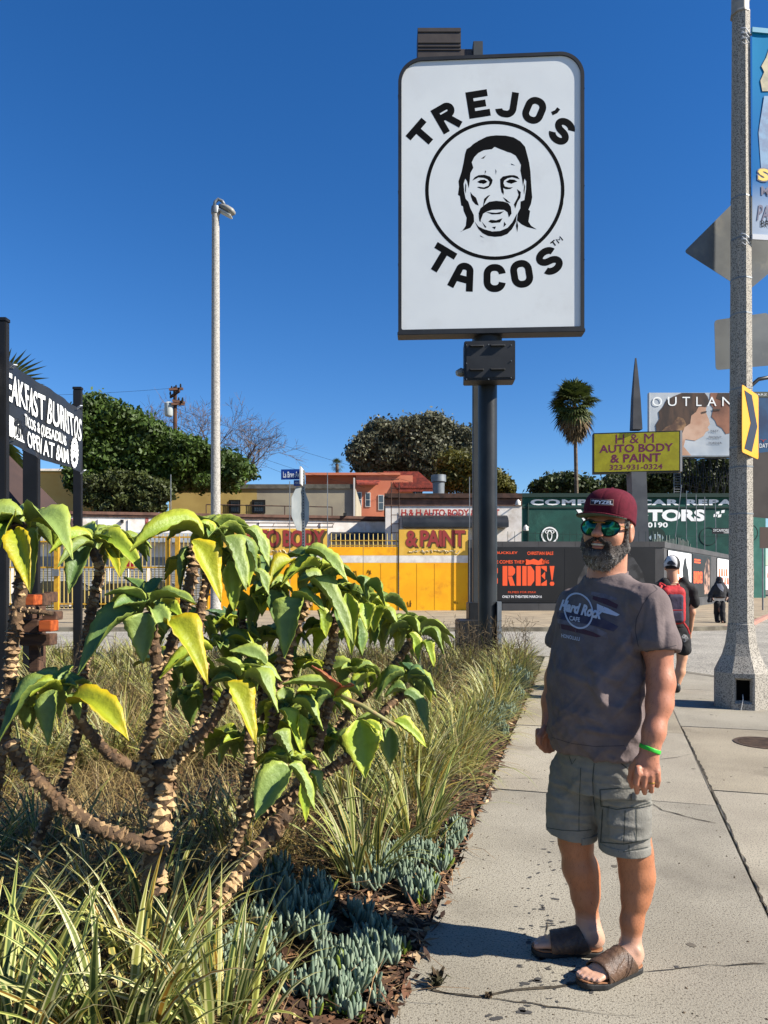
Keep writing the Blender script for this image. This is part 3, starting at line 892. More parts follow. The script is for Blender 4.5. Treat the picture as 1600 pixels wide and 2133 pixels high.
disc(1367, 1120, 15, gp, mat('pale_blue', RGB(170, 190, 200), 0.5), 'emblem', gb, off=0.035, sq=0.5)
disc(1476, 1117, 19, gp, M_dgreen, 'round_sign', gb, 17.5, off=0.01)
disc(1560, 1110, 19, gp, M_dgreen, 'round_sign', gb, 17, off=0.01)
# orange rear building and others further off
bp_ = front(70)
oh = empty('orange_house', bp_.p(bp_.co(640, 0)[0], 0), 'orange stucco house with white sash windows and red tile roof', 'house')
mb = MB(); mb.ppx(bp_, 742, 860, 990, 1300, -16, 0); mb.build('wall', M_orange, oh)
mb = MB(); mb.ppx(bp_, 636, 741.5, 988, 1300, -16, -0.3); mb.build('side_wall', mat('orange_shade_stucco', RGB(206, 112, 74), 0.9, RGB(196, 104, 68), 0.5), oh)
mb = MB(); mb.ppx(bp_, 636, 834, 985, 990, -16, 0.2); mb.build('parapet', M_orange, oh)
P = [bp_.at(742, 1003, 0.1), bp_.at(792, 1003, 0.1), bp_.at(788, 1010, 1.0), bp_.at(744, 1010, 1.0)]
mb = MB(); mb.prism(P, (0, 0, 0.15)); mb.build('awning_roof', M_tile, oh)
rp = [bp_.at(800, 990, -1), bp_.at(870, 990, -1), bp_.at(910, 1024, 0.4), bp_.at(830, 1024, 0.4)]
mb = MB(); mb.prism(rp, (0, 0, 0.3)); rf = mb.build('roof', M_tile, oh)
mb = MB()
for k in range(22):
    t = k / 21; a = Vector(rp[0]).lerp(Vector(rp[1]), t); b = Vector(rp[3]).lerp(Vector(rp[2]), t); mb.tube([a + Vector((0, 0, .33)), b + Vector((0, 0, .33))], 0.10, 5)
tag(mb.build('tile_row', M_tile, rf), kind='stuff')
def window(pl, p0, p1, y0, y1, parent, bars=False, frame=M_wframe):
    f = MB(); f.ppx(pl, p0, p1, y0, y1, 0.0, 0.06); w = f.build('window', frame, parent)
    t = max(1.2, (p1 - p0) * 0.14); my = (y0 + y1) / 2
    for a, b in ((y0 + t, my - t * .4), (my + t * .4, y1 - t)):
        g = MB(); g.ppx(pl, p0 + t, p1 - t, a, b, 0.061, 0.07); g.build('pane', M_glass, w)
    if bars:
        g = MB(); n = 6
        for k in range(n + 1): xx = p0 + (p1 - p0) * k / n; g.ppx(pl, xx - .45, xx + .45, y0, y1, 0.12, 0.15)
        for k in range(3): yy = y0 + (y1 - y0) * k / 2; g.ppx(pl, p0, p1, yy - .4, yy + .4, 0.151, 0.17)
        g.build('window_bar', M_blackm, w)
for p0, p1, y0, y1 in ((740, 754, 1025, 1056), (761, 772, 1026, 1056), (788, 800, 1031, 1063)): window(bp_, p0, p1, y0, y1, oh)

tp = front(55)
bb = empty('beige_building', tp.p(tp.co(350, 0)[0], 0), 'weathered beige and mustard stucco building with two barred windows', 'building')
mb = MB(); mb.ppx(tp, 352, 535, 1018, 1300, -14, 0); mb.build('wall', M_mustard, bb)
mb = MB(); mb.ppx(tp, 535.2, 741, 1018, 1300, -14, -0.01); mb.build('wall', M_beige, bb)
mb = MB(); mb.ppx(tp, 350, 737, 1009, 1018, -14, 0.12); mb.build('parapet', mat('parapet_grey', RGB(120, 116, 104), 0.9, RGB(90, 88, 78), 2), bb)
mb = MB(); mb.ppx(tp, 736.5, 739.5, 996, 1300, 0.0, 0.2); mb.build('downpipe', M_wframe, bb)
window(tp, 478, 501, 1042, 1069, bb, True, M_blackm); window(tp, 526, 553, 1042, 1069, bb, True, M_blackm)
rl = empty('roof_railing', sp.p(sp.co(430, 0)[0], zt), 'thin metal pipe railing along the white workshop roof', 'railing')
for p in (426, 597, 640, 700):
    mb = MB(); a = sp.co(p, 0)[0]; mb.tube([sp.p(a, zt, -2), sp.p(a, zt + .95, -2)], 0.035, 5); mb.build('post', M_brownd, rl)
mb = MB(); mb.tube([sp.p(sp.co(426, 0)[0], zt + .95, -2), sp.p(sp.co(700, 0)[0], zt + .95, -2)], 0.035, 5); mb.build('rail', M_brownd, rl)
cp = front(52)
cb = empty('yellow_building', cp.p(cp.co(60, 0)[0], 0), 'pale yellow stucco building behind the black banner post', 'building')
mb = MB(); mb.ppx(cp, -120, 187, 984, 1300, -12, 0); mb.build('wall', M_cream, cb)
mb = MB(); mb.ppx(cp, -120, 188, 981, 984, -12, 0.1); mb.build('parapet', M_mustard, cb)
mb = MB(); mb.ppx(cp, 20, 128, 958, 981, -10, -4); mb.build('roof_housing', M_white, cb)

# ---- yellow boundary wall, gates and railings
yp = front(36.0)
yw = empty('yellow_gate_wall', yp.p(yp.co(470, 0)[0], 0), 'bright yellow sheet metal gates with a white stripe and red painted words', 'gate')
def sheet(p0, p1, top, nm='gate_panel'):
    mb = MB(); mb.ppx(yp, p0, p1, 1172.2, 1271.5, -0.06, 0.0); a = mb.build(nm, M_yel, yw)
    mb = MB(); mb.ppx(yp, p0, p1, 1157.2, 1172, -0.06, 0.002); mb.build('stripe', M_band, yw)
    mb = MB(); mb.ppx(yp, p0, p1, top, 1157, -0.06, 0.0); mb.build('sign_board' if top < 1120 else 'upper_panel', M_ylw2 if top < 1120 else M_yel, yw)
sheet(433, 561, 1101); sheet(562, 683, 1101); sheet(684, 756, 1139); sheet(757, 829.5, 1139); sheet(831.5, 975, 1103)
mb = MB(); mb.ppx(yp, 829.7, 831.3, 1105, 1271, -0.1, 0.03); mb.build('hinge_post', M_blackm, yw)
mb = MB(); mb.ppx(yp, 976, 989, 1124, 1271, -0.3, 0.05); tag(mb.build('steel_gate_post', mat('gate_post_grey', RGB(70, 74, 78), 0.6), None), 'dark grey steel gate post right of the yellow gate', 'post')
for s, x0, x1, y0, y1 in (('AUTO BODY', 492, 680, 1103.5, 1140), ('& PAINT', 845, 972, 1104, 1140)):
    text(s, yp, x0 + 3, y0 + 2, x1 + 3 if x1 < 900 else x1 - 1, y1 + 2.5, M_redd, yw, 0.006, bold=0.035, spacing=0.9)
    text(s, yp, x0, y0, x1 - 3, y1 - 1, mat('brick_red_paint', RGB(170, 62, 58), 0.6), yw, 0.014, bold=0.035, spacing=0.9)
rs = random.Random(3)
def scribble(p0, y0, w, h, n, m, nm, pl=yp, off=0.012, th=0.02, parent=yw):
    mb = MB(); x = p0; pts = []
    for i in range(n): pts.append(pl.at(x + rs.uniform(-w, w) / n * 1.4, y0 + rs.uniform(-h, h) / 2, off)); x += w / n
    mb.tube(pts, th, 3); mb.build(nm, m, parent)
M_graf = mat('pale_graffiti', RGB(240, 226, 190), 0.7)
for x0 in (560, 590, 620, 650, 850, 876, 905, 932): scribble(x0, 1149, 26, 9, 12, M_graf, 'graffiti')
for x0, y0 in ((735, 1196), (766, 1190), (850, 1258), (720, 1262), (945, 1256)): scribble(x0, y0, 9, 16, 8, M_brownd, 'graffiti', th=0.012)
# spiked rail above the low gates
rl = empty('spiked_rail', yp.p(yp.co(686, 0)[0], 0), 'short yellow spiked railing on top of the low yellow gates', 'railing')
for k in range(15):
    p = 690 + k * 9.7; mb = MB(); a = yp.co(p, 1139); b = yp.co(p, 1111 + (k % 2)); mb.tube([yp.p(a[0], a[1], -0.03), yp.p(a[0], b[1], -0.03)], [0.03, 0.02], 4); mb.build('spike', M_ybar, rl)
for y in (1126, 1136):
    mb = MB(); mb.ppx(yp, 686, 829, y - 1, y + 1, -0.05, -0.01); mb.build('rail', M_ymet, rl)
# tall railings on the left
fn = empty('yellow_railing', yp.p(yp.co(60, 0)[0], 0), 'tall yellow steel bar fence with gate in front of the white workshop', 'fence')
k = 0; p = -30.0
while p < 432:
    mb = MB(); mb.ppx(yp, p - .75, p + .75, 1112 if p > 262 else 1120, 1268, -0.02, 0.02); mb.build('bar', M_ybar, fn); p += 8.6
for p0, p1, y in ((-30, 432, 1182), (-30, 432, 1258), (-30, 262, 1128), (262, 432, 1119)):
    mb = MB(); mb.ppx(yp, p0, p1, y - 1.6, y + 1.6, 0.021, 0.06); mb.build('rail', M_ymet, fn)
for p in (121, 352, 372, 432):
    mb = MB(); mb.ppx(yp, p - 5, p + 4, 1118, 1270, 0.061, 0.2); mb.build('post', M_ymet, fn)
mb = MB(); mb.ppx(yp, 113, 127, 1186, 1200, 0.2, 0.28); mb.build('lock_box', M_galv, fn)
# dark canopy rods along the top of the yard fence
rl = empty('canopy_frame', yp.p(yp.co(470, 0)[0], 0), 'thin dark pipe frame above the yellow sign board', 'frame')
for y, d_ in ((1089, 0.9), (1097, 0.1)):
    mb = MB(); mb.tube([yp.at(470, y, -d_ - 2), yp.at(694, y + 1, -d_ - 2)], 0.03, 5); mb.build('rod', M_brownd, rl)
for i in range(8):
    p = 475 + i * 31; mb = MB(); mb.tube([yp.at(p, 1097, -2.1), yp.at(p + 4, 1089, -2.9)], 0.02, 4); mb.build('rod', M_brownd, rl)
for p, y0 in ((359, 990), (605, 1004), (683, 986), (977, 995)):
    mb = MB(); a = yp.co(p, y0); mb.tube([yp.p(a[0], 0.2, 0.25), yp.p(a[0], a[1], 0.25)], 0.022, 5)
    tag(mb.build('thin_pole', M_galv), {359: 'thin grey pole rising over the roller doors left of the round lamp post', 605: 'thin grey pole rising behind the blue street name blade', 683: 'thin grey pole right of the stop sign in front of the beige wall', 977: 'thin pole at the right end of the yellow gate'}[p], 'pole')

# ---- construction hoarding with posters
Hd = G(1100, 1272).y; hpn = front(Hd)
Cx = hpn.co(1383, 0)[0]
ho = empty('hoarding', hpn.p(hpn.co(1040, 0)[0], 0), 'charcoal plywood hoarding with film posters facing the street', 'hoarding')
edges = [990, 1046, 1122, 1198, 1276, 1352, 1383]
for a, b in zip(edges[:-1], edges[1:]):
    mb = MB(); mb.ppx(hpn, a + .25, b - .25, 1140, 1271.9, -0.08, 0); mb.build('panel', M_hoard, ho)
    mb = MB(); mb.ppx(hpn, a + .25, b - .25, 1128, 1139.6, -0.08, 0.03); mb.build('top_panel', M_hoard, ho)
    mb = MB(); mb.ppx(hpn, a + .25, b - .25, 1257, 1272, 0.001, 0.05); mb.build('skirting_board', M_hoard, ho)
ps = empty('film_poster', hpn.at(1200, 1255), 'large black film poster with orange block title on the front hoarding', 'poster')
mb = MB(); mb.ppx(hpn, 992, 1364, 1139.5, 1254, 0.031, 0.05); mb.build('frame', M_blackm, ps)
mb = MB(); mb.ppx(hpn, 995, 1175, 1142, 1251, 0.051, 0.056); mb.build('print', M_post, ps)
mb = MB(); mb.ppx(hpn, 1176, 1361, 1142, 1251, 0.051, 0.056); mb.build('print', M_post, ps)
text('JESSIE BUCKLEY', hpn, 1003, 1149, 1078, 1155.5, M_porg, ps, 0.062, bold=0.02)
text('CHRISTIAN BALE', hpn, 1098, 1149, 1152, 1156, M_porg, ps, 0.062, bold=0.02)
text('HERE COMES THE', hpn, 1018, 1167, 1086, 1174, M_porg, ps, 0.062, bold=0.02)
text('M', hpn, 1088, 1167, 1095, 1174, M_porg, ps, 0.062, bold=0.02)
text('KING', hpn, 1129, 1167, 1143, 1174, M_porg, ps, 0.062, bold=0.02)
flat_polys([[(1092, 1170), (1096, 1165), (1104, 1167), (1112, 1164), (1122, 1168), (1128, 1163), (1134, 1168), (1137, 1164), (1134, 1175), (1120, 1177), (1108, 1175), (1096, 1177)]], hpn, 0.058).build('title_blot', M_porg, ps)
# block title with cut-out bars
def block(letter, x0, x1, y0, y1):
    w = x1 - x0; h = y1 - y0; P = lambda u, v: (x0 + u * w, y0 + v * h)
    if letter == 'B': return [[P(0, 0), P(.34, 0), P(.34, 1), P(0, 1)], [P(.42, 0), P(.8, 0), P(1, .12), P(1, .36), P(.8, .48), P(.42, .48), P(.42, .28), P(.6, .28), P(.6, .2), P(.42, .2)], [P(.42, .52), P(.8, .52), P(1, .64), P(1, .88), P(.8, 1), P(.42, 1), P(.42, .8), P(.6, .8), P(.6, .72), P(.42, .72)]]
    if letter == 'R': return [[P(0, 0), P(.38, 0), P(.38, 1), P(0, 1)], [P(.45, 0), P(.8, 0), P(1, .14), P(1, .36), P(.8, .5), P(.45, .5)], [P(.45, .53), P(.75, .53), P(1, 1), P(.6, 1), P(.45, .62)]]
    if letter == 'I': return [[P(0, 0), P(1, 0), P(1, 1), P(0, 1)]]
    if letter == 'D': return [[P(0, 0), P(.36, 0), P(.36, 1), P(0, 1)], [P(.44, 0), P(.72, 0), P(1, .25), P(1, .75), P(.72, 1), P(.44, 1)]]
    if letter == 'E': return [[P(0, 0), P(.45, 0), P(.45, 1), P(0, 1)], [P(.5, 0), P(1, 0), P(1, .3), P(.5, .1)], [P(.5, .5), P(.85, .28), P(.85, .7)], [P(.5, .9), P(1, .7), P(1, 1), P(.5, 1)]]
    if letter == '!': return [[P(0, 0), P(1, 0), P(.6, .72), P(.4, .72)], [P(.2, .8), P(.8, .8), P(1, .9), P(.8, 1), P(.2, 1), P(0, .9)]]
for L_, a, b in (('B', 1008, 1037), ('R', 1047, 1073), ('I', 1076, 1085), ('D', 1088, 1113), ('E', 1116, 1139), ('!', 1145, 1155)):
    flat_polys(block(L_, a, b, 1179, 1220), hpn, 0.058).build('title_letter', M_porg, ps)
text('FILMED FOR IMAX', hpn, 1058, 1231.5, 1116, 1235.5, M_porg, ps, 0.062)
text('ONLY IN THEATERS MARCH 6', hpn, 1046, 1240, 1128, 1245.5, M_pwhite, ps, 0.062, bold=0.02)
# smoky figure in the picture half of the poster
M_smoke = mat('poster_smoke', RGB(74, 74, 76), 0.6, RGB(34, 34, 36), 2.5)
flat_polys([[(1196, 1250), (1204, 1205), (1222, 1170), (1250, 1150), (1290, 1150), (1320, 1162), (1338, 1190), (1346, 1225), (1352, 1250)]], hpn, 0.057).build('figure_print', M_smoke, ps)
# receding wing
wp = Plane((Cx, Hd, 0), (0.555, 0.832))
wg = empty('hoarding', wp.p(0, 0), 'charcoal hoarding wing receding down the side street with white and black posters', 'hoarding')
L_ = 0.0; wz = 3.42
while L_ < 26:
    w = 2.44 if L_ > 0 else 2.2
    mb = MB(); mb.pbox(wp, L_ + .012, L_ + w - .012, 0, wz - .3, -0.08, -0.0); mb.build('panel', M_hoard, wg)
    mb = MB(); mb.pbox(wp, L_ + .012, L_ + w - .012, wz - .29, wz, -0.08, 0.03); mb.build('top_panel', M_hoard, wg)
    mb = MB(); mb.pbox(wp, L_ + .012, L_ + w - .012, 0, 0.42, 0.001, 0.05); mb.build('skirting_board', M_hoard, wg)
    L_ += w
M_fp = mat('poster_face', RGB(190, 150, 130), 0.6, RGB(60, 46, 44), 1.6, mixlo=0.42, mixhi=0.58)
def wposter(pa, pb, y0, y1, kind, label):
    x0 = wp.co(pa, 0)[0]; x1 = wp.co(pb, 0)[0]; z0, z1 = 0.62, 3.02
    t = empty('film_poster', wp.p((x0 + x1) / 2, z0), label, 'poster')
    mb = MB(); mb.pbox(wp, x0 - .06, x1 + .06, z0 - .06, z1 + .06, 0.03, 0.05); mb.build('frame', M_blackm, t)
    mb = MB(); mb.pbox(wp, x0, x1, z0, z1, 0.051, 0.056); mb.build('print', M_pwhite if kind == 'w' else M_post, t)
    w = x1 - x0
    A = lambda u, v: (x0 + u * w, z0 + v * (z1 - z0))
    if kind == 'w':
        text('LOVE STORY' if False else 'LIVE FREE', wp, *A(.06, .48), *A(.62, .66), M_porg, t, 0.06, bold=0.03, world=True) if False else None
        for u0, u1, v0, v1 in ((.05, .12, .50, .72), (.15, .24, .5, .72), (.28, .34, .5, .72), (.37, .46, .5, .72), (.08, .14, .26, .46), (.17, .26, .26, .46), (.3, .38, .26, .46), (.42, .5, .26, .46)):
            flat_polys([[A(u0, v0), A(u1, v0), A(u1 - .01, v1), A(u0 + .01, v1)]], wp, 0.057, px=False).build('title_bar', M_porg, t)
        flat_polys([[A(.55, .05), A(.62, .35), A(.58, .6), A(.66, .85), A(.74, .9), A(.78, .7), A(.84, .62), A(.9, .3), A(.98, .02), A(.82, .2), A(.76, .02), A(.7, .25), A(.66, .02)]], wp, 0.057, px=False).build('figure_print', M_post, t)
    else:
        for i, v in enumerate((.86, .80)): flat_polys([[A(.08, v), A(.4, v), A(.4, v + .035), A(.08, v + .035)]], wp, 0.057, px=False).build('credit_line', M_porg, t)
        text('BRIDE!', wp, *A(.06, .60), *A(.5, .30), M_porg, t, 0.06, bold=0.06, world=True)
        flat_polys([[A(.62, .02), A(.56, .3), A(.6, .55), A(.68, .8), A(.8, .96), A(.92, .9), A(.97, .6), A(.94, .3), A(.9, .1), A(.8, .02)]], wp, 0.057, px=False).build('face_print', M_fp, t)
wposter(1390, 1438, 0, 0, 'w', 'white poster with orange title bars nearest the hoarding corner')
wposter(1440.5, 1479, 0, 0, 'b', 'black poster with orange title and pale face right of the first white poster')
wposter(1493, 1535, 0, 0, 'w', 'white poster with orange bars behind the hooded walker')
wposter(1537.5, 1580, 0, 0, 'b', 'black poster with pale face right of the speckled lamp post')
wposter(1594, 1632, 0, 0, 'w', 'white poster with orange bars at the right edge of the photo')
# uneven slats behind the wing top
pk = empty('picket_screen', wp.p(1, 0, -1.2), 'weathered uneven grey slats standing up behind the hoarding wing', 'screen')
rp_ = random.Random(8)
for k in range(58):
    x0 = 0.2 + k * 0.17; mb = MB(); mb.pbox(wp, x0, x0 + .13, 2.6, 3.78 + rp_.uniform(-.28, .22), -0.66 - .03 * (k % 2), -0.6 - .03 * (k % 2)); mb.build('slat', mat('slat_grey', RGB(112, 118, 112), 0.9, RGB(74, 96, 90), 2), pk)
mb = MB(); mb.pbox(wp, 0, 10.6, 2.7, 2.8, -0.8, -0.7); mb.build('rail', M_brownd, pk)
# small spikes on the front hoarding
sk = empty('spike_strip', hpn.p(Cx - 3, 3.42), 'row of thin dark spikes along the hoarding top by the spire base', 'spikes')
for k in range(22):
    a = hpn.co(1060 + k * 14.5, 0)[0]; mb = MB(); mb.tube([hpn.p(a, 3.3, -0.3), hpn.p(a, 3.95, -0.3)], 0.012, 4); mb.build('spike', M_dgreen, sk)

# sheet seams on the yellow gates, pipes and boxes on the walls
for p in (497, 620, 720, 793, 868, 905, 940):
    mb = MB(); mb.ppx(yp, p, p + .7, 1174 if p > 600 else 1174, 1270, 0.001, 0.006); mb.build('sheet_seam', mat('yellow_seam', RGB(214, 146, 10), .7), yw)
for p in (205, 268, 540, 668, 760):
    mb = MB(); a = sp.co(p, 0)[0]; mb.tube([sp.p(a, .3, .05), sp.p(a, zt - .25, .05)], .035, 6); mb.build('wall_pipe', M_white, shop)
for p, y in ((252, 1086), (420, 1087), (715, 1072)):
    mb = MB(); mb.ppx(sp, p, p + 6, y - 3, y + 3, 0.01, 0.22); mb.build('wall_lamp', M_blackm, shop)
for p, w_, h_ in ((560, 26, 10), (240, 30, 9)):
    mb = MB(); a = sp.co(p, 0)[0]; mb.pbox(sp, a, a + w_ * .028, zt + .18, zt + .18 + h_ * .03, -4.5, -3.5); tag(mb.build('roof_unit', M_galv, None, bevel=.03), 'grey ventilation box on the workshop roof ' + ('below the beige building' if p > 300 else 'under the ivy hedge'), 'vent box')
for p in (1100, 1230, 1560):
    mb = MB(); a = gp.co(p, 0)[0]; mb.tube([gp.p(a, .3, .08), gp.p(a, 8.4, .08)], .06, 6); mb.build('downpipe', M_dgreen, gb)
# ================================================================== trees and far things
def leaf_cloud(clumps, n, size, seed=1, flat=0.25, cols=((60, 84, 30), (34, 52, 18)), name='foliage', aspect=1.6):
    """clumps [(centre, (rx,ry,rz))]: leaf-sized quads scattered through the clumps, each with its own colour"""
    rg = np.random.default_rng(seed)
    C = np.array([list(c) for c, r in clumps]); R = np.array([list(r) for c, r in clumps])
    vol = (R[:, 0] * R[:, 1] * R[:, 2]) ** (2 / 3); ci = rg.choice(len(C), n, p=vol / vol.sum())
    d = rg.normal(size=(n, 3)); d /= np.linalg.norm(d, axis=1)[:, None]
    rad = rg.random(n) ** 0.33; rad = 0.30 + 0.85 * rad; rad = rad * np.where(rg.random(n) < .22, 1 + .55 * rg.random(n), 1)
    P = C[ci] + d * R[ci] * rad[:, None]
    nn = d * 0.6 + rg.normal(size=(n, 3)) * 0.6; nn /= np.linalg.norm(nn, axis=1)[:, None]
    t = np.cross(nn, rg.normal(size=(n, 3))); t /= np.linalg.norm(t, axis=1)[:, None]; b = np.cross(nn, t)
    s = size * (0.6 + 0.8 * rg.random(n))[:, None]
    q = np.stack([P - t * s * aspect / 2, P - b * s * .45, P + t * s * aspect / 2, P + b * s * .45], 1).reshape(-1, 3)
    f = np.arange(4 * n).reshape(n, 4)
    me = np_mesh(q, f)
    c0 = np.array([lin(v) for v in cols[0]]); c1 = np.array([lin(v) for v in cols[1]])
    w = (0.1 + 0.55 * vnoise(P * 0.9, seed) + 0.45 * rg.random(n)).clip(0, 1)
    cc = c0 * w[:, None] + c1 * (1 - w[:, None]); cc = cc * (0.8 + 0.4 * rg.random(n))[:, None]
    if len(me.vertices) == 4 * n: set_color(me, np.repeat(cc, 4, axis=0))
    return me
M_leaf = mat('tree_leaf', (0.1, 0.1, 0.05, 1), 0.6, attr='Col', trans=0.25)
M_bark = mat('tree_bark', RGB(92, 78, 62), 0.95, RGB(58, 48, 40), 6, 0.6, 30)
M_barkp = mat('pale_bark', RGB(150, 140, 124), 0.95, RGB(104, 94, 84), 4)
def clumpify(outline, d, depth, n, r, seed):
    """clump centres filling an outline given in photograph pixels"""
    rg = random.Random(seed); xs = [p[0] for p in outline]; ys = [p[1] for p in outline]; out = []; t = 0
    def inside(x, y):
        c = False
        for i in range(len(outline)):
            (x0, y0), (x1, y1) = outline[i], outline[i - 1]
            if (y0 > y) != (y1 > y) and x < (x1 - x0) * (y - y0) / (y1 - y0) + x0: c = not c
        return c
    k = d / 1500
    while len(out) < n and t < 20000:
        t += 1; x = rg.uniform(min(xs), max(xs)); y = rg.uniform(min(ys), max(ys)); rr_ = r * rg.uniform(0.6, 1.25)
        rp2 = rr_ / k * 0.85
        if all(inside(x + rp2 * math.cos(w), y + rp2 * math.sin(w) * .8) for w in (0, 1.57, 3.14, 4.71)):
            dd = d + rg.uniform(-depth, depth); p = W(x, y, d); out.append(((p.x, dd, p.z), (rr_, rr_, rr_ * 0.8)))
    return out
def branches(mb, p, d, L, r, depth, rg, spread=0.5, n=3, sides=4, grav=0.0):
    q = p; pts = [p]; rad = [r]
    seg = 3
    for i in range(seg):
        d = (d + Vector((rg.gauss(0, .12), rg.gauss(0, .12), rg.gauss(0, .08) + grav))).normalized(); q = q + d * L / seg; pts.append(q); rad.append(r * (1 - .45 * (i + 1) / seg))
    mb.tube(pts, rad, sides, cap=False)
    if depth == 0: return
    for k in range(n):
        nd = (d + Vector((rg.gauss(0, spread), rg.gauss(0, spread), rg.gauss(0, spread * .7) + .1))).normalized()
        st = pts[rg.choice((1, 2, 3, 3))] if depth < 4 else pts[rg.choice((2, 3))]
        branches(mb, st, nd, L * rg.uniform(.62, .85), max(rad[-1] * .8, 0.012), depth - 1, rg, spread, n, 3, grav)
def tree(outline, d, depth, nc, r, nl, leaf, seed, cols, label, trunk_px, trunk_r, name='tree', cat='tree', group=None, bark=None, nb=3):
    base = W(trunk_px, HOR, d); base.z = 0
    t = empty(name, base, label, cat, group)
    cl = clumpify(outline, d, depth, nc, r, seed)
    me = leaf_cloud(cl, nl, leaf, seed, cols=cols); link('crown', me, M_leaf, t)
    cz = sum(c[0][2] for c in cl) / len(cl); rg = random.Random(seed)
    mb = MB(); top = Vector((base.x, d, cz * .75)); mb.tube([base, base.lerp(top, .5) + Vector((rg.uniform(-.2, .2), 0, 0)), top], [trunk_r, trunk_r * .8, trunk_r * .6], 8)
    for i in range(14):
        c = Vector(rg.choice(cl)[0]); mid = top.lerp(c, .5) + Vector((rg.uniform(-.4, .4), rg.uniform(-.4, .4), rg.uniform(-.5, .2)))
        mb.tube([top + (base - top) * rg.uniform(0, .3), mid, c], [trunk_r * .45, trunk_r * .25, trunk_r * .08], 5, cap=False)
    mb.build('trunk', bark or M_bark, t)
    return t
GREEN = ((92, 120, 42), (24, 38, 12)); OLIVE = ((128, 128, 100), (60, 66, 48)); DARK = ((78, 92, 44), (30, 42, 18)); YG = ((122, 118, 44), (60, 66, 22))
tree([(150, 900), (178, 850), (215, 828), (250, 838), (300, 868), (350, 885), (400, 905), (445, 935), (480, 935), (525, 965), (530, 1000), (470, 1018), (360, 1024), (150, 1032)], 50, 2.2, 420, .72, 80000, 0.20, 11, GREEN,
     'large dense green tree mass behind the round lamp post', 250, .3)
tree([(170, 985), (230, 980), (300, 985), (352, 992), (362, 1030), (358, 1064), (300, 1070), (215, 1072), (172, 1068)], 46.8, 0.5, 70, .5, 24000, 0.16, 12, ((92, 104, 48), (48, 54, 26)), 'ivy covered hedge hanging above the white workshop roof', 240, .15, 'ivy_hedge', 'hedge')
tree([(722, 950), (728, 925), (748, 900), (780, 882), (840, 876), (900, 872), (960, 888), (986, 910), (990, 985), (900, 1000), (860, 985), (800, 985), (735, 978)], 95, 3, 190, 1.6, 90000, 0.32, 37, OLIVE,
     'wide dark grey green tree behind the red tile roof', 860, .5, bark=M_barkp)
tree([(905, 960), (935, 945), (975, 950), (1030, 985), (1065, 1000), (1070, 1035), (905, 1032)], 80, 2, 36, 1.1, 20000, 0.25, 14, YG, 'yellow green tree behind the black sign pole', 960, .3)
tree([(1110, 1010), (1130, 995), (1165, 985), (1190, 990), (1240, 1000), (1250, 1034), (1105, 1034)], 84, 2, 30, 1.0, 12000, 0.30, 15, DARK, 'dark green trees behind the left part of the green building', 1170, .3)
tree([(1236, 1000), (1300, 985), (1345, 985), (1400, 960), (1470, 952), (1530, 958), (1600, 960), (1660, 970), (1660, 1034), (1236, 1034)], 95, 2, 90, 1.4, 46000, 0.28, 16, DARK, 'dark green trees behind and under the film billboard', 1420, .4)
tree([(1042, 985), (1060, 990), (1072, 1010), (1072, 1034), (1042, 1034)], 80, 1, 8, .8, 2500, 0.3, 27, YG, 'small yellow green treetop just right of the black sign pole', 1050, .2)
# bare winter trees
def bare(px, base_py, top_py, d, lean, depth, seed, label, r=.28, n=3, sp_=.5):
    b = W(px, base_py, d); base = Vector((b.x, d, 0)); rg = random.Random(seed)
    H = Z(top_py, d)
    mb = MB(); mb.tube([base, Vector((b.x, d, b.z))], [r * 1.3, r], 6)
    L = (H - b.z) * 0.36
    for k in range(4): branches(mb, Vector((b.x, d, b.z - k * .3)), Vector((lean + rg.uniform(-.5, .5), rg.uniform(-.3, .3), .9)).normalized(), L * rg.uniform(.8, 1.15), r * .5, depth, rg, sp_, n)
    t = empty('bare_tree', base, label, 'tree', 'bare winter trees behind the green hedge')
    mb.build('branches', mat('twig_grey', RGB(128, 110, 96), 0.9, RGB(96, 80, 70), 1), t)
    return t
bare(418, 985, 822, 60, .15, 5, 3, 'leafless tree directly behind the round lamp post', n=3)
bare(500, 1000, 850, 62, .45, 5, 5, 'leafless tree spreading right of the round lamp post', n=3)
bare(300, 930, 812, 62, -.1, 4, 8, 'leafless treetop left of the utility pole', n=3, r=.16)
# palms
M_frond = mat('palm_frond', RGB(92, 104, 46), 0.6, RGB(64, 78, 34), 3, trans=0.15)
M_dfr = mat('dead_frond', RGB(138, 118, 84), 0.9, RGB(104, 86, 60), 3)
M_ptrunk = mat('palm_trunk', RGB(128, 112, 94), 0.95, RGB(92, 78, 64), 3, 0.5, 20, stretch=(1, 1, 6))
def fan(mb, o, d, L, R, nbl, droop, rg, w=0.045):
    """petiole and a fan of blades"""
    d = Vector(d).normalized(); tip = o + d * L + Vector((0, 0, -droop * L * .4)); mb.tube([o, o.lerp(tip, .5) + Vector((0, 0, .04 * L)), tip], [w * .5, w * .4, w * .35], 3, cap=False)
    side = d.cross(Vector((0, 0, 1)));
    if side.length < .1: side = Vector((1, 0, 0))
    side.normalize(); up = side.cross(d).normalized()
    roll = rg.uniform(-.5, .5); side, up = side * math.cos(roll) + up * math.sin(roll), up * math.cos(roll) - side * math.sin(roll)
    for k in range(nbl):
        a = (k / (nbl - 1) - .5) * 3.7; bd = (d * math.cos(a) + side * math.sin(a)).normalized(); l = R * (0.75 + .3 * math.cos(a * .6)) * rg.uniform(.85, 1.1)
        n = bd.cross(up).normalized() * w * .5 * (R / .6)
        m1 = tip + bd * l * .6 + Vector((0, 0, -droop * l * .12)); m2 = tip + bd * l + Vector((0, 0, -droop * l * .4))
        mb.add([tip - n * .3, tip + n * .3, m1 + n, m1 - n, m2], [(0, 1, 2, 3), (3, 2, 4)])
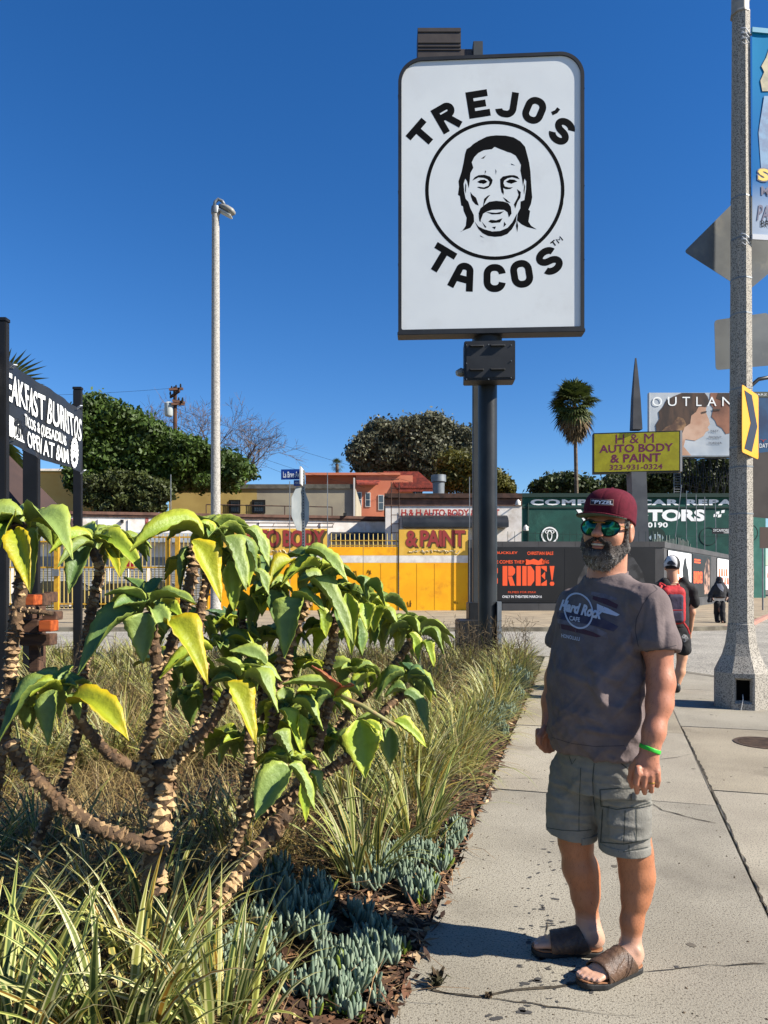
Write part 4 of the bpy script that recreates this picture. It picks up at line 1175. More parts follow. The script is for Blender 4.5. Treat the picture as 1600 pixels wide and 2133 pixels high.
def palm(px, top_py, crown_py, crown_px, d, label, seed, skirt=True, nf=70, tr=.22, R=.5):
    rg = random.Random(seed); k = d / 1500; b = W(px, HOR, d); cz = Z(crown_py, d); cr = crown_px * k / 2
    t = empty('palm_tree', (b.x, d, 0), label, 'palm tree')
    mb = MB(); mb.tube([(b.x + .15, d, 0), (b.x + .2, d, cz * .5), (b.x, d, cz)], [tr * 1.25, tr, tr * .8], 10); mb.build('trunk', M_ptrunk, t)
    mb = MB(); c = Vector((b.x, d, cz))
    for i in range(nf):
        a = rg.uniform(0, 6.283); e = rg.uniform(-.9, 1.45); dd = Vector((math.cos(a) * math.cos(e), math.sin(a) * math.cos(e), math.sin(e)))
        fan(mb, c, dd, cr * rg.uniform(.40, .62), cr * rg.uniform(.40, .56), 15, .6 if e > 0 else .9, rg, .06 * cr / 2)
    mb.build('fronds', M_frond, t)
    if skirt:
        mb = MB()
        for i in range(nf):
            a = rg.uniform(0, 6.283); h = rg.random(); o = c + Vector((0, 0, -.2 - h * cr * 1.0)); dd = Vector((math.cos(a) * .8, math.sin(a) * .8, -.9 - h * .6))
            fan(mb, o, dd, cr * .42 * (1 - .5 * h), cr * rg.uniform(.40, .60) * (1 - .45 * h), 9, 1.2, rg, .07 * cr / 2)
        mb.build('dead_fronds', M_dfr, t)
palm(1197, 775, 832, 112, 72, 'tall fan palm with shaggy brown skirt left of the spire sign', 3, nf=95, tr=.20)
palm(702, 952, 966, 34, 90, 'small distant fan palm left of the wide dark tree', 4, skirt=False, nf=40, tr=.25)
# near palm on the left, mostly outside the picture
b = W(-52, 850, 11.5); rg = random.Random(6)
t = empty('palm_tree', (b.x, b.y, 0), 'fan palm at the left edge with green fronds showing above and below the banner', 'palm tree')
mb = MB(); mb.tube([(b.x, b.y, 0), (b.x, b.y, b.z)], [.3, .24], 12); mb.build('trunk', M_ptrunk, t)
for px, py, dd in ((62, 725, 0), (70, 805, -.4), (40, 985, .3), (78, 995, .2), (-20, 690, 0), (-130, 740, 0), (-150, 830, .5), (-120, 960, 0)):
    tip = W(px, py, b.y + dd); mb = MB(); v = tip - b; L = v.length
    fan(mb, b, v, L * .45, L * .62, 26, .35, rg, .05); mb.build('frond', M_frond, t)

# utility pole with transformer
up_ = W(366, 805, 57); k = 57 / 1500
t = empty('utility_pole', (up_.x, 57, 0), 'brown wooden utility pole with crossarms and grey transformer above the green tree', 'utility pole')
M_wood = mat('pole_wood', RGB(96, 66, 50), 0.95, RGB(66, 44, 36), 3)
mb = MB(); mb.tube([(up_.x, 57, 0), (up_.x - .05, 57, Z(806, 57))], [.2, .15], 8); mb.build('pole', M_wood, t)
for py, a0, a1, dy in ((812, -9, 14, 6), (822, 12, -12, -9), (838, -2, 18, 0), (843, -4, 17, 3)):
    mb = MB(); mb.obox((up_.x + (a0 + a1) / 2 * k, 57 - .2, Z(py, 57)), ((a1 - a0) / 2 * k, .3, dy * k / 2), (0.02, .1, 0), (0, 0, .09)); mb.build('crossarm', M_wood, t)
    for f in (-.8, 0, .8):
        mb = MB(); mb.lathe((up_.x + (a0 + a1) / 2 * k + f * (a1 - a0) / 2 * k, 57 - .2, Z(py, 57) + .05 + f * dy * k / 2), [(.05, 0), (.08, .1), (.05, .28)], 6); mb.build('insulator', M_dark, t)
mb = MB(); mb.lathe((up_.x - 13 * k, 56.8, 0), [(.28, Z(868, 57)), (.33, Z(866, 57)), (.33, Z(842, 57)), (.2, Z(839, 57))], 14)
mb.build('transformer', mat('transformer_grey', RGB(190, 198, 198), 0.5), t, smooth=40)
# overhead wires
def wire(a, b, sag, r, label):
    mb = MB(); pts = []
    for i in range(17):
        s = i / 16; p = a.lerp(b, s); p.z -= sag * 4 * s * (1 - s); pts.append(p)
    mb.tube(pts, r, 3); tag(mb.build('overhead_wire', M_dark), label, 'wire', 'overhead wires')
wire(W(-200, 822, 50), W(366, 808, 57), .3, .012, 'overhead wire running left from the utility pole')
wire(W(366, 850, 57), W(1000, 1035, 75), .6, .014, 'overhead wire sloping down right from the utility pole past the bare trees')
wire(W(366, 880, 57), W(760, 1015, 60), .5, .012, 'lower overhead wire passing above the beige building')
wire(W(366, 885, 57), W(760, 1040, 62), .5, .012, 'lowest overhead wire crossing the orange house')
wire(W(1089, 1110, 61), W(1600, 1116, 61), .12, .012, 'wire strung across the green facade above the round signs')
wire(W(1345, 985, 44), W(1700, 1062, 50), .3, .012, 'wire from the yellow pylon sign down to the right')
# guy poles in front of the green building
for p, y0, y1, q in ((1405, 1128, 1010, 1420), (1430, 1130, 1022, 1430), (1452, 1138, 1030, 1450), (1468, 1140, 1035, 1468), (1492, 1148, 1042, 1490)):
    mb = MB(); mb.tube([gp.at(p, y1 + 125, 4), gp.at(q, y1, 4)], .035, 5); tag(mb.build('antenna_pole', M_galv), None, None)
for o, w_ in zip([o for o in COL.objects if o.name.startswith('antenna_pole')], ('leaning thin grey pole by the O of the white lettering, leftmost of five', 'thin grey pole right of the leaning one before the green wall', 'middle one of five thin grey poles behind the picket screen', 'thin grey pole left of the small black street name sign', 'thin grey pole touching the small black street name sign, rightmost of five')):
    tag(o, w_, 'pole', 'thin poles in front of the green building')

# ---- yellow pylon sign with spire
d = 44.0; k = d / 1500; yaw = math.radians(9)
c = W(1327, 940, d); P0 = Plane((c.x, d, 0), (math.cos(yaw), -math.sin(yaw)))
t = empty('pylon_sign', (c.x, d, 0), 'yellow pylon sign with purple lettering and a tall dark spire', 'sign')
x0, z0 = P0.co(1236, 988); x1, z1 = P0.co(1417, 896); z1 = Z(899.5, d); z0 = Z(984, d)
mb = MB(); mb.pbox(P0, x0, x1, z0, z1, -.6, 0); mb.build('cabinet', M_blackm, t)
mb = MB(); mb.pbox(P0, x0 + .06, x1 - .06, z0 + .07, z1 - .07, 0.001, .012); mb.build('sign_face', mat('sign_yellow', RGB(200, 190, 30), 0.4, RGB(184, 172, 26), 2), t)
mb = MB(); mb.pbox(P0, x1 + .002, x1 + .12, z0, z1, -.6, 0); mb.build('lit_frame_side', mat('sunlit_metal', RGB(200, 196, 192), 0.5), t)  # pale strip paints sunlight on the cabinet frame's right side
M_pur = mat('purple_lettering', RGB(130, 36, 84), 0.5)
ww = x1 - x0; hh = z1 - z0
for s, u0, u1, v0, v1, bo in (('H & M', .26, .70, .72, .95, .0), ('AUTO BODY', .07, .92, .50, .70, .022), ('& PAINT', .20, .78, .25, .46, .022), ('323-931-0324', .19, .80, .07, .20, .01)):
    text(s, P0, x0 + ww * u0, z0 + hh * v1, x0 + ww * u1, z0 + hh * v0, M_pur, t, .017, bold=bo, world=True)
pp = W(1326, HOR, d + .25)
def taper(nm, pts, m):
    """square tapered post: [(px left, px right, py)]"""
    mb = MB(); vs_ = []
    for a, b, y in pts:
        xa, xb, z = X(a, d + .2), X(b, d + .2), Z(y, d + .2)
        h = (xb - xa) / 2; vs_ += [(xa, d + .2 - h, z), (xb, d + .2 - h, z), (xb, d + .2 + h, z), (xa, d + .2 + h, z)]
    n = len(pts); fs = [(3, 2, 1, 0), (4 * n - 4, 4 * n - 3, 4 * n - 2, 4 * n - 1)]
    for i in range(n - 1):
        for q in range(4): fs.append((4 * i + q, 4 * i + (q + 1) % 4, 4 * i + 4 + (q + 1) % 4, 4 * i + 4 + q))
    mb.add(vs_, fs); return mb.build(nm, m, t)
M_spire = mat('spire_paint', RGB(40, 44, 52), 0.6, RGB(58, 60, 66), 1.5)
taper('pole', [(1322, 1352, 1280), (1310, 1341, 985)], mat('pylon_grey', RGB(84, 88, 94), 0.6, RGB(66, 70, 78), 1))
taper('spire', [(1315, 1335, 896), (1317, 1332, 830), (1320.5, 1328, 775), (1323, 1325.5, 746)], M_spire)
# ---- billboards
def lattice(P, x0, x1, z0, z1, parent):
    mb = MB(); n = 9
    for i in range(n + 1):
        x = x0 + (x1 - x0) * i / n; mb.tube([P.p(x, z0, -1), P.p(x, z1, -1)], .06, 4)
        if i < n:
            y = x0 + (x1 - x0) * (i + 1) / n; mb.tube([P.p(x, z0, -1), P.p(y, z1, -1)], .05, 4); mb.tube([P.p(x, z1, -1), P.p(y, z0, -1)], .05, 4)
    for z in (z0, (z0 + z1) / 2, z1): mb.tube([P.p(x0, z, -1), P.p(x1, z, -1)], .06, 4)
    mb.build('lattice', M_blackm, parent)
bpn = front(82)
t = empty('billboard', bpn.at(1440, HOR), 'large film billboard with two faces nearly touching under white capitals', 'billboard')
mb = MB(); mb.ppx(bpn, 1353, 1558, 818, 950, -.5, 0)
M_bb = mat('billboard_sky', RGB(222, 228, 232), 0.6, RGB(178, 190, 202), 0.22, mixlo=.3, mixhi=.7); mb.build('panel', M_bb, t)
mb = MB(); mb.ppx(bpn, 1352, 1559, 950.3, 953, -.5, .5); mb.build('walkway', M_galv, t)
mb = MB(); mb.ppx(bpn, 1352, 1353, 818, 950, -.5, .1); mb.build('frame', M_wframe, t)
M_hair = mat('painted_hair', RGB(92, 66, 50), 0.7, RGB(46, 32, 28), 1.2, stretch=(1, 1, .3)); M_hair2 = mat('painted_hair_light', RGB(190, 146, 100), 0.7, RGB(90, 62, 48), 0.9)
M_skin1 = mat('painted_skin_warm', RGB(236, 196, 168), 0.7, RGB(206, 156, 126), 0.35); M_skin2 = mat('painted_skin_brown', RGB(178, 120, 92), 0.7, RGB(120, 76, 58), 0.35)
def art(polys, m, nm, off): flat_polys(polys, bpn, off, 0.01).build(nm, m, t)
art([[(1354, 949), (1354, 930), (1378, 938), (1400, 925), (1420, 950)]], mat('painted_cloud', RGB(226, 220, 208), 0.7, RGB(178, 160, 140), .4), 'cloud_print', .005)
art([[(1440, 949), (1424, 930), (1428, 915), (1448, 918), (1466, 908), (1470, 900), (1477, 896), (1474, 890), (1479, 884), (1476, 872), (1470, 858), (1472, 846), (1458, 838), (1440, 850), (1430, 880), (1416, 905), (1420, 949)]], M_skin1, 'face_print', .02)
art([[(1368, 900), (1366, 885), (1374, 872), (1372, 858), (1382, 846), (1388, 834), (1402, 826), (1420, 818.5), (1468, 818.5), (1474, 826), (1478, 838), (1470, 848), (1456, 846), (1450, 858), (1440, 866), (1438, 882), (1426, 890), (1420, 906), (1406, 912), (1398, 922), (1390, 914), (1380, 918), (1376, 906)]], M_hair, 'hair_print', .035)
art([[(1372, 905), (1386, 890), (1400, 884), (1412, 868), (1424, 872), (1430, 884), (1420, 900), (1410, 914), (1416, 926), (1400, 924), (1388, 916)]], M_hair2, 'hair_print', .05)
art([[(1480, 818.5), (1478, 840), (1486, 850), (1482, 868), (1490, 876), (1494, 886), (1504, 892), (1512, 904), (1530, 900), (1558, 910), (1558, 818.5)]], M_skin2, 'face_print', .02)
art([[(1496, 818.5), (1492, 830), (1504, 834), (1530, 836), (1545, 850), (1558, 850), (1558, 818.5)]], M_hair, 'hair_print', .035)
art([[(1461, 858), (1472, 856), (1472, 859), (1463, 861)], [(1484, 852), (1500, 852), (1500, 855), (1486, 856)]], M_hair, 'lash_print', .055)
text('OUTLANDER', bpn, 1359, 828, 1598, 846, M_wtxt, t, .07) if False else None
for ch, a, b in (('O', 1359, 1379), ('U', 1391, 1409), ('T', 1421, 1437), ('L', 1450, 1461), ('A', 1473, 1492), ('N', 1504, 1524), ('D', 1535, 1552)):
    text(ch, bpn, a, 827, b, 846, M_wtxt, t, .07)
for s, y in (('PAST.', 898), ('PRESENT.', 911), ('FOREVER.', 923)): text(s, bpn, 1476 if s != 'PAST.' else 1480, y - 2.2, 1504 if s != 'PAST.' else 1498, y + 2.2, mat('navy_print', RGB(60, 66, 90), .7), t, .07)
lattice(bpn, bpn.co(1415, 0)[0], bpn.co(1545, 0)[0], Z(1030, 82), Z(953, 82), t)
mb = MB()
for p in (1404, 1418): mb.tube([bpn.at(p, 1032, -.8), bpn.at(p, 985, -.8)], .05, 4)
for i in range(9): mb.tube([bpn.at(1404, 1030 - i * 5.4, -.8), bpn.at(1418, 1030 - i * 5.4, -.8)], .04, 4)
mb.build('ladder', M_galv, t)
b2 = front(86)
t = empty('billboard', b2.at(1600, HOR), 'blue billboard partly hidden behind the yellow arrow sign', 'billboard')
mb = MB(); mb.ppx(b2, 1562, 1700, 816, 943, -.5, 0); mb.build('panel', mat('billboard_blue', RGB(22, 92, 140), .6, RGB(14, 60, 104), .3), t)
mb = MB(); mb.ppx(b2, 1562, 1700, 816, 828, 0.001, .02); mb.build('header', mat('billboard_olive', RGB(92, 98, 84), .7), t)
text('STARZ ORIGINAL', b2, 1566, 820, 1650, 824, M_wtxt, t, .03)
text('Y', b2, 1583, 915, 1597, 921, M_redl, t, .03); text('DATO', b2, 1582, 924, 1606, 933, M_wtxt, t, .03)
lattice(b2, b2.co(1570, 0)[0], b2.co(1690, 0)[0], Z(1030, 86), Z(943, 86), t)
# street name sign far right and thin post
t = empty('street_name_sign', W(1487, HOR, 30), 'small black SYCAMORE street name sign before the green wall', 'sign')
q = front(30); mb = MB(); mb.ppx(q, 1484, 1532, 1100, 1112, -.03, 0); mb.build('blade', M_blackm, t)
text('SYCAMORE', q, 1486, 1102, 1518, 1107.5, M_wtxt, t, .008); text('100', q, 1508, 1108, 1518, 1111, M_wtxt, t, .008)
mb = MB(); mb.tube([(X(1528, 30), 30, 0), (X(1528, 30), 30, Z(1096, 30))], .035, 6); mb.build('pole', M_galv, t)
gq = G(1589, 1271); mb = MB(); mb.tube([(gq.x, gq.y, 0), (gq.x, gq.y, Z(1142, gq.y))], .04, 8)
tag(mb.build('thin_pole', M_galv), 'slim grey post standing on the far pavement at the right edge', 'post')
mb = MB(); q = front(gq.y); mb.ppx(q, 1583, 1620, 1098, 1142, -.03, 0.0)
tag(mb.build('sign_plate', mat('plate_brown', RGB(96, 78, 68), .6)), 'brown rear of a sign plate on the slim post at the right edge', 'sign')
# ================================================================== signs, lamps and posts near the camera
M_sblack = mat('sign_black', RGB(30, 32, 35), 0.5, RGB(42, 44, 47), 3)
M_face = mat('sign_acrylic', RGB(226, 231, 232), 0.4, RGB(220, 225, 227), 0.8, stain=RGB(218, 222, 223), stscale=1.5, k=.84)
M_ink = mat('sign_ink', RGB(10, 12, 16), 0.8, spec=.08)
M_steel = mat('pole_steel', RGB(34, 37, 41), 0.42, RGB(52, 56, 60), 2.2, metal=0.35, bump=0.08, bscale=20, stretch=(1, 1, .5), stain=RGB(42, 46, 50), stscale=1.6)
d = 11.8; yaw = math.radians(3.2)
c = W(1022, HOR, d); SP = Plane((c.x, d, 0), (math.cos(yaw), -math.sin(yaw)))
sg = empty('pole_sign', (c.x, d, 0), 'tall black pole sign with a white rounded panel, circular portrait emblem and bold black words', 'sign')
x0 = SP.co(829.5, 400)[0]; x1 = SP.co(1217.5, 400)[0]; zt = Z(113, d); zb = Z(692, d)
def rounded(x0, x1, z0, z1, r, rb=0.03, n=12):
    P = []
    for cx, cz, a0, rr_ in ((x1 - r, z1 - r, 0, r), (x0 + r, z1 - r, 90, r), (x0 + rb, z0 + rb, 180, rb), (x1 - rb, z0 + rb, 270, rb)):
        for k in range(n + 1):
            w = math.radians(a0 + 90 * k / n); P.append((cx + rr_ * math.cos(w), cz + rr_ * math.sin(w)))
    return P
def frame_obj(nm, outer, inner, pl, o0, o1, m, parent):
    n = len(outer); mb = MB(); A = [pl.p(x, z, o1) for x, z in outer]; B = [pl.p(x, z, o1) for x, z in inner]; A2 = [pl.p(x, z, o0) for x, z in outer]; B2 = [pl.p(x, z, o0) for x, z in inner]
    f = []
    for k in range(n):
        j = (k + 1) % n; f += [(k, j, n + j, n + k), (2 * n + k, 3 * n + k, 3 * n + j, 2 * n + j), (k, 2 * n + k, 2 * n + j, j), (n + k, n + j, 3 * n + j, 3 * n + k)]
    mb.add(A + B + A2 + B2, f); return mb.build(nm, m, parent, smooth=35)
R_ = 0.40
outer = rounded(x0, x1, zb, zt, R_); inner = rounded(x0 + .055, x1 - .055, zb + .07, zt - .055, R_ - .06)
frame_obj('frame', outer, inner, SP, -0.25, 0.0, M_sblack, sg)
mb = MB(); mb.prism([SP.p(x, z, -0.24) for x, z in rounded(x0 + .05, x1 - .05, zb + .06, zt - .05, R_ - .06)], SP.n * 0.02); mb.build('back_panel', M_sblack, sg)
mb = MB(); mb.prism([SP.p(x, z, -0.035) for x, z in rounded(x0 + .052, x1 - .052, zb + .066, zt - .052, R_ - .06)], SP.n * 0.01); mb.build('sign_face', M_face, sg)
mb = MB(); mb.pbox(SP, x0 - .012, x1 + .012, zb - .02, zb + .035, -.26, .012); mb.build('bottom_trim', M_sblack, sg, bevel=.006)
for s in (zb + 1.15, zb + 2.35, zt - .62):
    for xx in (x0 - .004, x1 - .004):
        mb = MB(); mb.pbox(SP, xx, xx + .008, s, s + .012, -.3, .003); mb.build('seam', M_dark, sg)
LZ = lambda p: (800 + p[0] / 3.5556, 40 + p[1] / 3.5556)
OFFL = -0.0247
def lgp(pts, nm): flat_polys([[LZ(p) for p in pts]], SP, OFFL, 0.0006).build(nm, M_ink, sg)
def ring(cx, cy, ro, ri, nm, m, gaps=()):
    mb = MB(); n = 96; A = []; B = []; rg = random.Random(2)
    for k in range(n):
        w = 2 * math.pi * k / n; e = rg.uniform(-3, 1.5) if rg.random() < .15 else 0; A.append(SP.at(*LZ((cx + (ro + e) * math.cos(w), cy + (ro + e) * math.sin(w))), OFFL + .0009)); B.append(SP.at(*LZ((cx + ri * math.cos(w), cy + ri * math.sin(w))), OFFL + .0009))
    mb.add(A + B, [(k, (k + 1) % n, n + (k + 1) % n, n + k) for k in range(n) if k not in gaps]); mb.build(nm, m, sg)
ring(821, 1267, 516, 490, 'emblem_ring', M_ink)
hair = [(580, 1568), (606, 1530), (612, 1470), (590, 1420), (585, 1385), (572, 1380), (562, 1310), (548, 1300), (556, 1240), (552, 1200), (575, 1130), (590, 1060), (600, 1000), (612, 962), (640, 945), (660, 925), (700, 900), (760, 870), (790, 864), (830, 860), (900, 862), (960, 875), (1010, 905), (1045, 945), (1060, 1000), (1075, 1060), (1085, 1130), (1090, 1220), (1098, 1320), (1088, 1370), (1070, 1410), (1082, 1420), (1076, 1460), (1070, 1500), (1090, 1530), (1130, 1556), (1060, 1540), (1020, 1520), (985, 1490), (990, 1440), (1010, 1400), (1012, 1350), (1040, 1340), (1052, 1260), (1054, 1200), (1040, 1180), (1030, 1240), (1022, 1180), (1010, 1120), (1015, 1080), (1000, 1050), (975, 1010), (940, 990), (915, 984), (895, 975), (860, 962), (820, 945), (800, 962), (740, 970), (700, 990), (670, 1020), (650, 1060), (662, 1100), (640, 1140), (635, 1200), (628, 1250), (615, 1200), (602, 1180), (590, 1220), (595, 1280), (605, 1330), (625, 1352), (640, 1400), (665, 1450), (668, 1500), (640, 1545)]
for nm, pts in (('portrait_hair', hair),
    ('portrait_brow', [(655, 1195), (672, 1170), (700, 1155), (745, 1152), (785, 1165), (805, 1190), (800, 1215), (790, 1232), (770, 1250), (745, 1258), (715, 1255), (690, 1245), (700, 1240), (740, 1246), (775, 1232), (782, 1205), (765, 1185), (740, 1175), (700, 1172), (675, 1185)]),
    ('portrait_eye', [(690, 1205), (715, 1190), (745, 1188), (768, 1205), (742, 1214), (712, 1216)]),
    ('portrait_brow', [(860, 1185), (880, 1165), (930, 1155), (965, 1155), (990, 1165), (1005, 1185), (985, 1180), (950, 1170), (915, 1178), (890, 1195), (885, 1215), (895, 1238), (925, 1246), (955, 1245), (935, 1258), (905, 1260), (882, 1250), (888, 1280), (885, 1300), (870, 1280), (862, 1240)]),
    ('portrait_eye', [(903, 1202), (930, 1186), (965, 1188), (988, 1202), (960, 1212), (920, 1213)]),
    ('portrait_moustache', [(780, 1352), (830, 1345), (885, 1350), (920, 1362), (940, 1390), (945, 1440), (925, 1468), (915, 1430), (890, 1412), (850, 1410), (800, 1412), (760, 1425), (735, 1440), (715, 1492), (700, 1440), (715, 1400), (745, 1375)]),
    ('portrait_mouth', [(755, 1428), (830, 1434), (890, 1422), (860, 1444), (800, 1446)]),
    ('portrait_mouth', [(790, 1485), (830, 1490), (878, 1474), (860, 1505), (800, 1510), (772, 1500)]),
    ('portrait_beard', [(672, 1500), (700, 1535), (740, 1555), (800, 1572), (860, 1568), (915, 1545), (950, 1505), (985, 1440), (978, 1500), (952, 1548), (915, 1590), (870, 1608), (820, 1612), (770, 1605), (730, 1585), (700, 1555)]),
    ('portrait_pupil', [(712, 1196), (735, 1190), (756, 1197), (758, 1212), (736, 1220), (714, 1212)]), ('portrait_pupil', [(918, 1194), (942, 1188), (964, 1194), (966, 1210), (942, 1219), (920, 1210)]),
    ('portrait_cheek', [(640, 1280), (655, 1300), (682, 1322), (702, 1380), (678, 1372), (655, 1345), (643, 1310)]),
    ('portrait_cheek', [(985, 1258), (1014, 1280), (1010, 1322), (990, 1352), (972, 1402), (962, 1372), (985, 1330), (997, 1300)]),
    ('portrait_nose', [(788, 1300), (762, 1332), (733, 1388), (742, 1330), (768, 1308)]),
    ('portrait_nose', [(880, 1318), (908, 1335), (938, 1362), (905, 1352)]),
    ('portrait_ear', [(603, 1215), (610, 1230), (606, 1290), (600, 1270)]), ('portrait_ear', [(1040, 1215), (1045, 1240), (1038, 1300), (1034, 1270)]),
    ('portrait_line', [(985, 1490), (994, 1530), (987, 1578), (977, 1530)]), ('portrait_line', [(957, 1532), (948, 1555), (912, 1592), (938, 1556)]),
    ('portrait_line', [(825, 1110), (833, 1125), (828, 1152)]), ('portrait_line', [(748, 1120), (757, 1126), (746, 1148)]), ('portrait_line', [(718, 1032), (756, 1008), (738, 1032)]), ('portrait_line', [(940, 1068), (972, 1083), (944, 1079)]),
    ('portrait_line', [(725, 1500), (760, 1540), (748, 1545)]), ('portrait_line', [(890, 1500), (905, 1520), (885, 1540)]), ('portrait_line', [(800, 1540), (830, 1535), (820, 1556)]), ('portrait_line', [(710, 1600), (742, 1618), (718, 1612)]), ('portrait_line', [(720, 1636), (744, 1652), (738, 1648)]),
    ('portrait_line', [(560, 1578), (582, 1566), (572, 1574)]), ('portrait_line', [(700, 1450), (720, 1500), (706, 1496)])):
    lgp(pts, nm)
def arcp(cx, cy, rx, ry, a0, a1, n=14): return [(cx + rx * math.cos(math.radians(a0 + (a1 - a0) * k / n)), cy + ry * math.sin(math.radians(a0 + (a1 - a0) * k / n))) for k in range(n + 1)]
def strokes(ch, w, h, s):
    """centre lines in letter pixels, y up, origin at the middle; (points, closed)"""
    a, b = w / 2 - s / 2, h / 2 - s / 2; r = min(a, b) * .9; W2, H2 = w / 2, h / 2
    if ch == 'T': return [([(-W2, b), (W2, b)], 0), ([(0, b), (0, -H2)], 0)]
    if ch == 'E': return [([(-a, H2), (-a, -H2)], 0), ([(-a, b), (W2, b)], 0), ([(-a, 0), (W2 * .72, 0)], 0), ([(-a, -b), (W2, -b)], 0)]
    if ch == 'J': return [([(a, H2), (a, -b + r)] + arcp(a - r, -b + r, r, r, 0, -90)[1:] + arcp(-a + r * .9, -b + r * .8, r * .9, r * .8, -90, -170)[0:], 0)]
    if ch == 'O': return [(arcp(a - r, b - r, r, r, 0, 90, 8) + arcp(-a + r, b - r, r, r, 90, 180, 8) + arcp(-a + r, -b + r, r, r, 180, 270, 8) + arcp(a - r, -b + r, r, r, 270, 360, 8), 1)]
    if ch == 'C': return [(arcp(a - r, b - r, r, r, 5, 90, 8) + arcp(-a + r, b - r, r, r, 90, 180, 8) + arcp(-a + r, -b + r, r, r, 180, 270, 8) + arcp(a - r, -b + r, r, r, 270, 355, 8), 0)]
    if ch == 'A': return [([(-a - s * .15, -H2), (-a * .62, b - r * .55)] + arcp(0, b - r * .55, a * .62, r * .55, 180, 0, 12) + [(a + s * .15, -H2)], 0), ([(-a * .8, -b * .30), (a * .8, -b * .30)], 0)]
    if ch == 'R': return [([(-a, H2), (-a, -H2)], 0), ([(-a, b), (a - r * .6, b)] + arcp(a - r * .62, b - r * .62, r * .62, r * .62, 90, -90, 12) + [(-a, b - r * 1.24)], 0), ([(-a * .1, b - r * 1.24), (a + s * .1, -H2)], 0)]
    if ch == 'S': return [(arcp(0, b * .5, a, b * .5, 12, 90, 8) + arcp(0, b * .5, a, b * .5, 90, 250, 14)[1:] + arcp(0, -b * .5, a, b * .5, 70, -90, 14) + arcp(0, -b * .5, a, b * .5, -90, -168, 8)[1:], 0)]
    if ch == 'M': return [([(-a, -H2), (-a, b), (0, -b * .2), (a, b), (a, -H2)], 0)]
    if ch == "'": return [([(w * .1, H2), (w * .1, 0), (-w * .3, -H2)], 0)]
def arc_letter(ch, cx, cy, rot, h, w, sw=51):
    rad = math.radians(rot); mb = MB(); e = 0
    for pts, closed in strokes(ch, w, h, sw):
        n = len(pts); L_, R_2 = [], []
        for i, p in enumerate(pts):
            q0 = pts[i - 1] if (i > 0 or closed) else pts[i]; q1 = pts[(i + 1) % n] if (i < n - 1 or closed) else pts[i]
            if closed and q0 == p: q0 = pts[i - 2]
            if closed and q1 == p: q1 = pts[(i + 2) % n]
            dx, dy = q1[0] - q0[0], q1[1] - q0[1]; m = math.hypot(dx, dy) or 1; nx_, ny_ = -dy / m * sw / 2, dx / m * sw / 2
            L_.append((p[0] + nx_, p[1] + ny_)); R_2.append((p[0] - nx_, p[1] - ny_))
        def wp_(p): x, y = p[0], -p[1]; return SP.at(*LZ((cx + x * math.cos(rad) - y * math.sin(rad), cy + x * math.sin(rad) + y * math.cos(rad))), OFFL + .0009 + e)
        V_ = [wp_(p) for p in L_ + R_2]; mb.add(V_, [(i, (i + 1) % n, n + (i + 1) % n, n + i) for i in range(n if closed else n - 1)]); e += .0002
    mb.build('letter', M_ink, sg)
for a in (('T', 283, 853, -49, 172, 180), ('R', 465, 725, -30, 202, 165), ('E', 697, 628, -9, 198, 160), ('J', 908, 630, 9, 195, 156), ('O', 1113, 675, 23, 200, 158), ("'", 1272, 682, 38, 62, 40, 28), ('S', 1318, 830, 38, 200, 160),
          ('T', 420, 1778, 31, 198, 170), ('A', 587, 1902, 15, 200, 182), ('C', 820, 1917, 0, 208, 164), ('O', 1020, 1886, -9, 205, 162), ('S', 1225, 1790, -31, 205, 168)): arc_letter(*a)
arc_letter('T', 1258, 1660, -38, 42, 38, 10); arc_letter('M', 1298, 1632, -38, 42, 44, 9)
# pole and transformer box
px_ = X(1021, d); r = 0.158
mb = MB(); mb.tube([(px_, d + .28, -.05), (px_, d + .28, zb + 0.05)], r, 28); mb.build('pole', M_steel, sg, smooth=40)
mb = MB(); mb.tube([(px_, d + .28, zb - .16), (px_, d + .28, zb - .0)], .24, 24); mb.build('collar', M_sblack, sg, smooth=40)
bx0, bx1 = SP.co(966, 0)[0], SP.co(1071, 0)[0]; z0, z1 = Z(797, d), Z(716, d)
mb = MB(); mb.pbox(SP, bx0, bx1, z0, z1, -.18, .16); bx = mb.build('transformer_box', M_sblack, sg, bevel=.012)
mb = MB(); mb.pbox(SP, bx0 + .03, bx1 - .03, z0 + .03, z1 - .03, .161, .178); mb.build('cover', M_sblack, bx, bevel=.006)
for px0, px1, y in ((977, 1006, 730), (1019, 1050, 729), (977, 1006, 779), (1019, 1050, 778)):
    mb = MB(); a, b = SP.co(px0, y), SP.co(px1, y); zz = a[1]
    P = [SP.p(a[0], zz + .035, .178), SP.p(b[0], zz + .035, .178), SP.p(b[0] - .02, zz, .225), SP.p(a[0] + .02, zz, .225)]
    mb.add(P + [SP.p(a[0], zz, .178), SP.p(b[0], zz, .178)], [(0, 1, 2, 3), (3, 2, 5, 4), (0, 3, 4), (1, 5, 2)]); mb.build('louvre', M_sblack, bx)
for px, y in ((972, 719), (1018, 718), (1065, 719), (972, 757), (1065, 752), (972, 790), (1018, 790), (1065, 787)):
    mb = MB(); q = SP.at(px, y, .18); mb.tube([q, q + SP.n * .012], .009, 6); mb.build('screw', M_galv, bx)
q = SP.at(957, 778, -.05); mb = MB(); mb.ell = None
mb = MB(); mb.tube([q + Vector((.12, 0, .0)), q + Vector((.02, -.03, 0.01)), q + Vector((-.05, -.05, -.01))], [.05, .075, .045], 12); mb.build('photocell', mat('cloudy_plastic', RGB(150, 152, 150), .4), sg, smooth=60)
mb = MB(); mb.box(px_ - .26, px_ + .26, d + .05, d + .5, -.03, .1); mb.build('base_plate', M_sblack, sg)
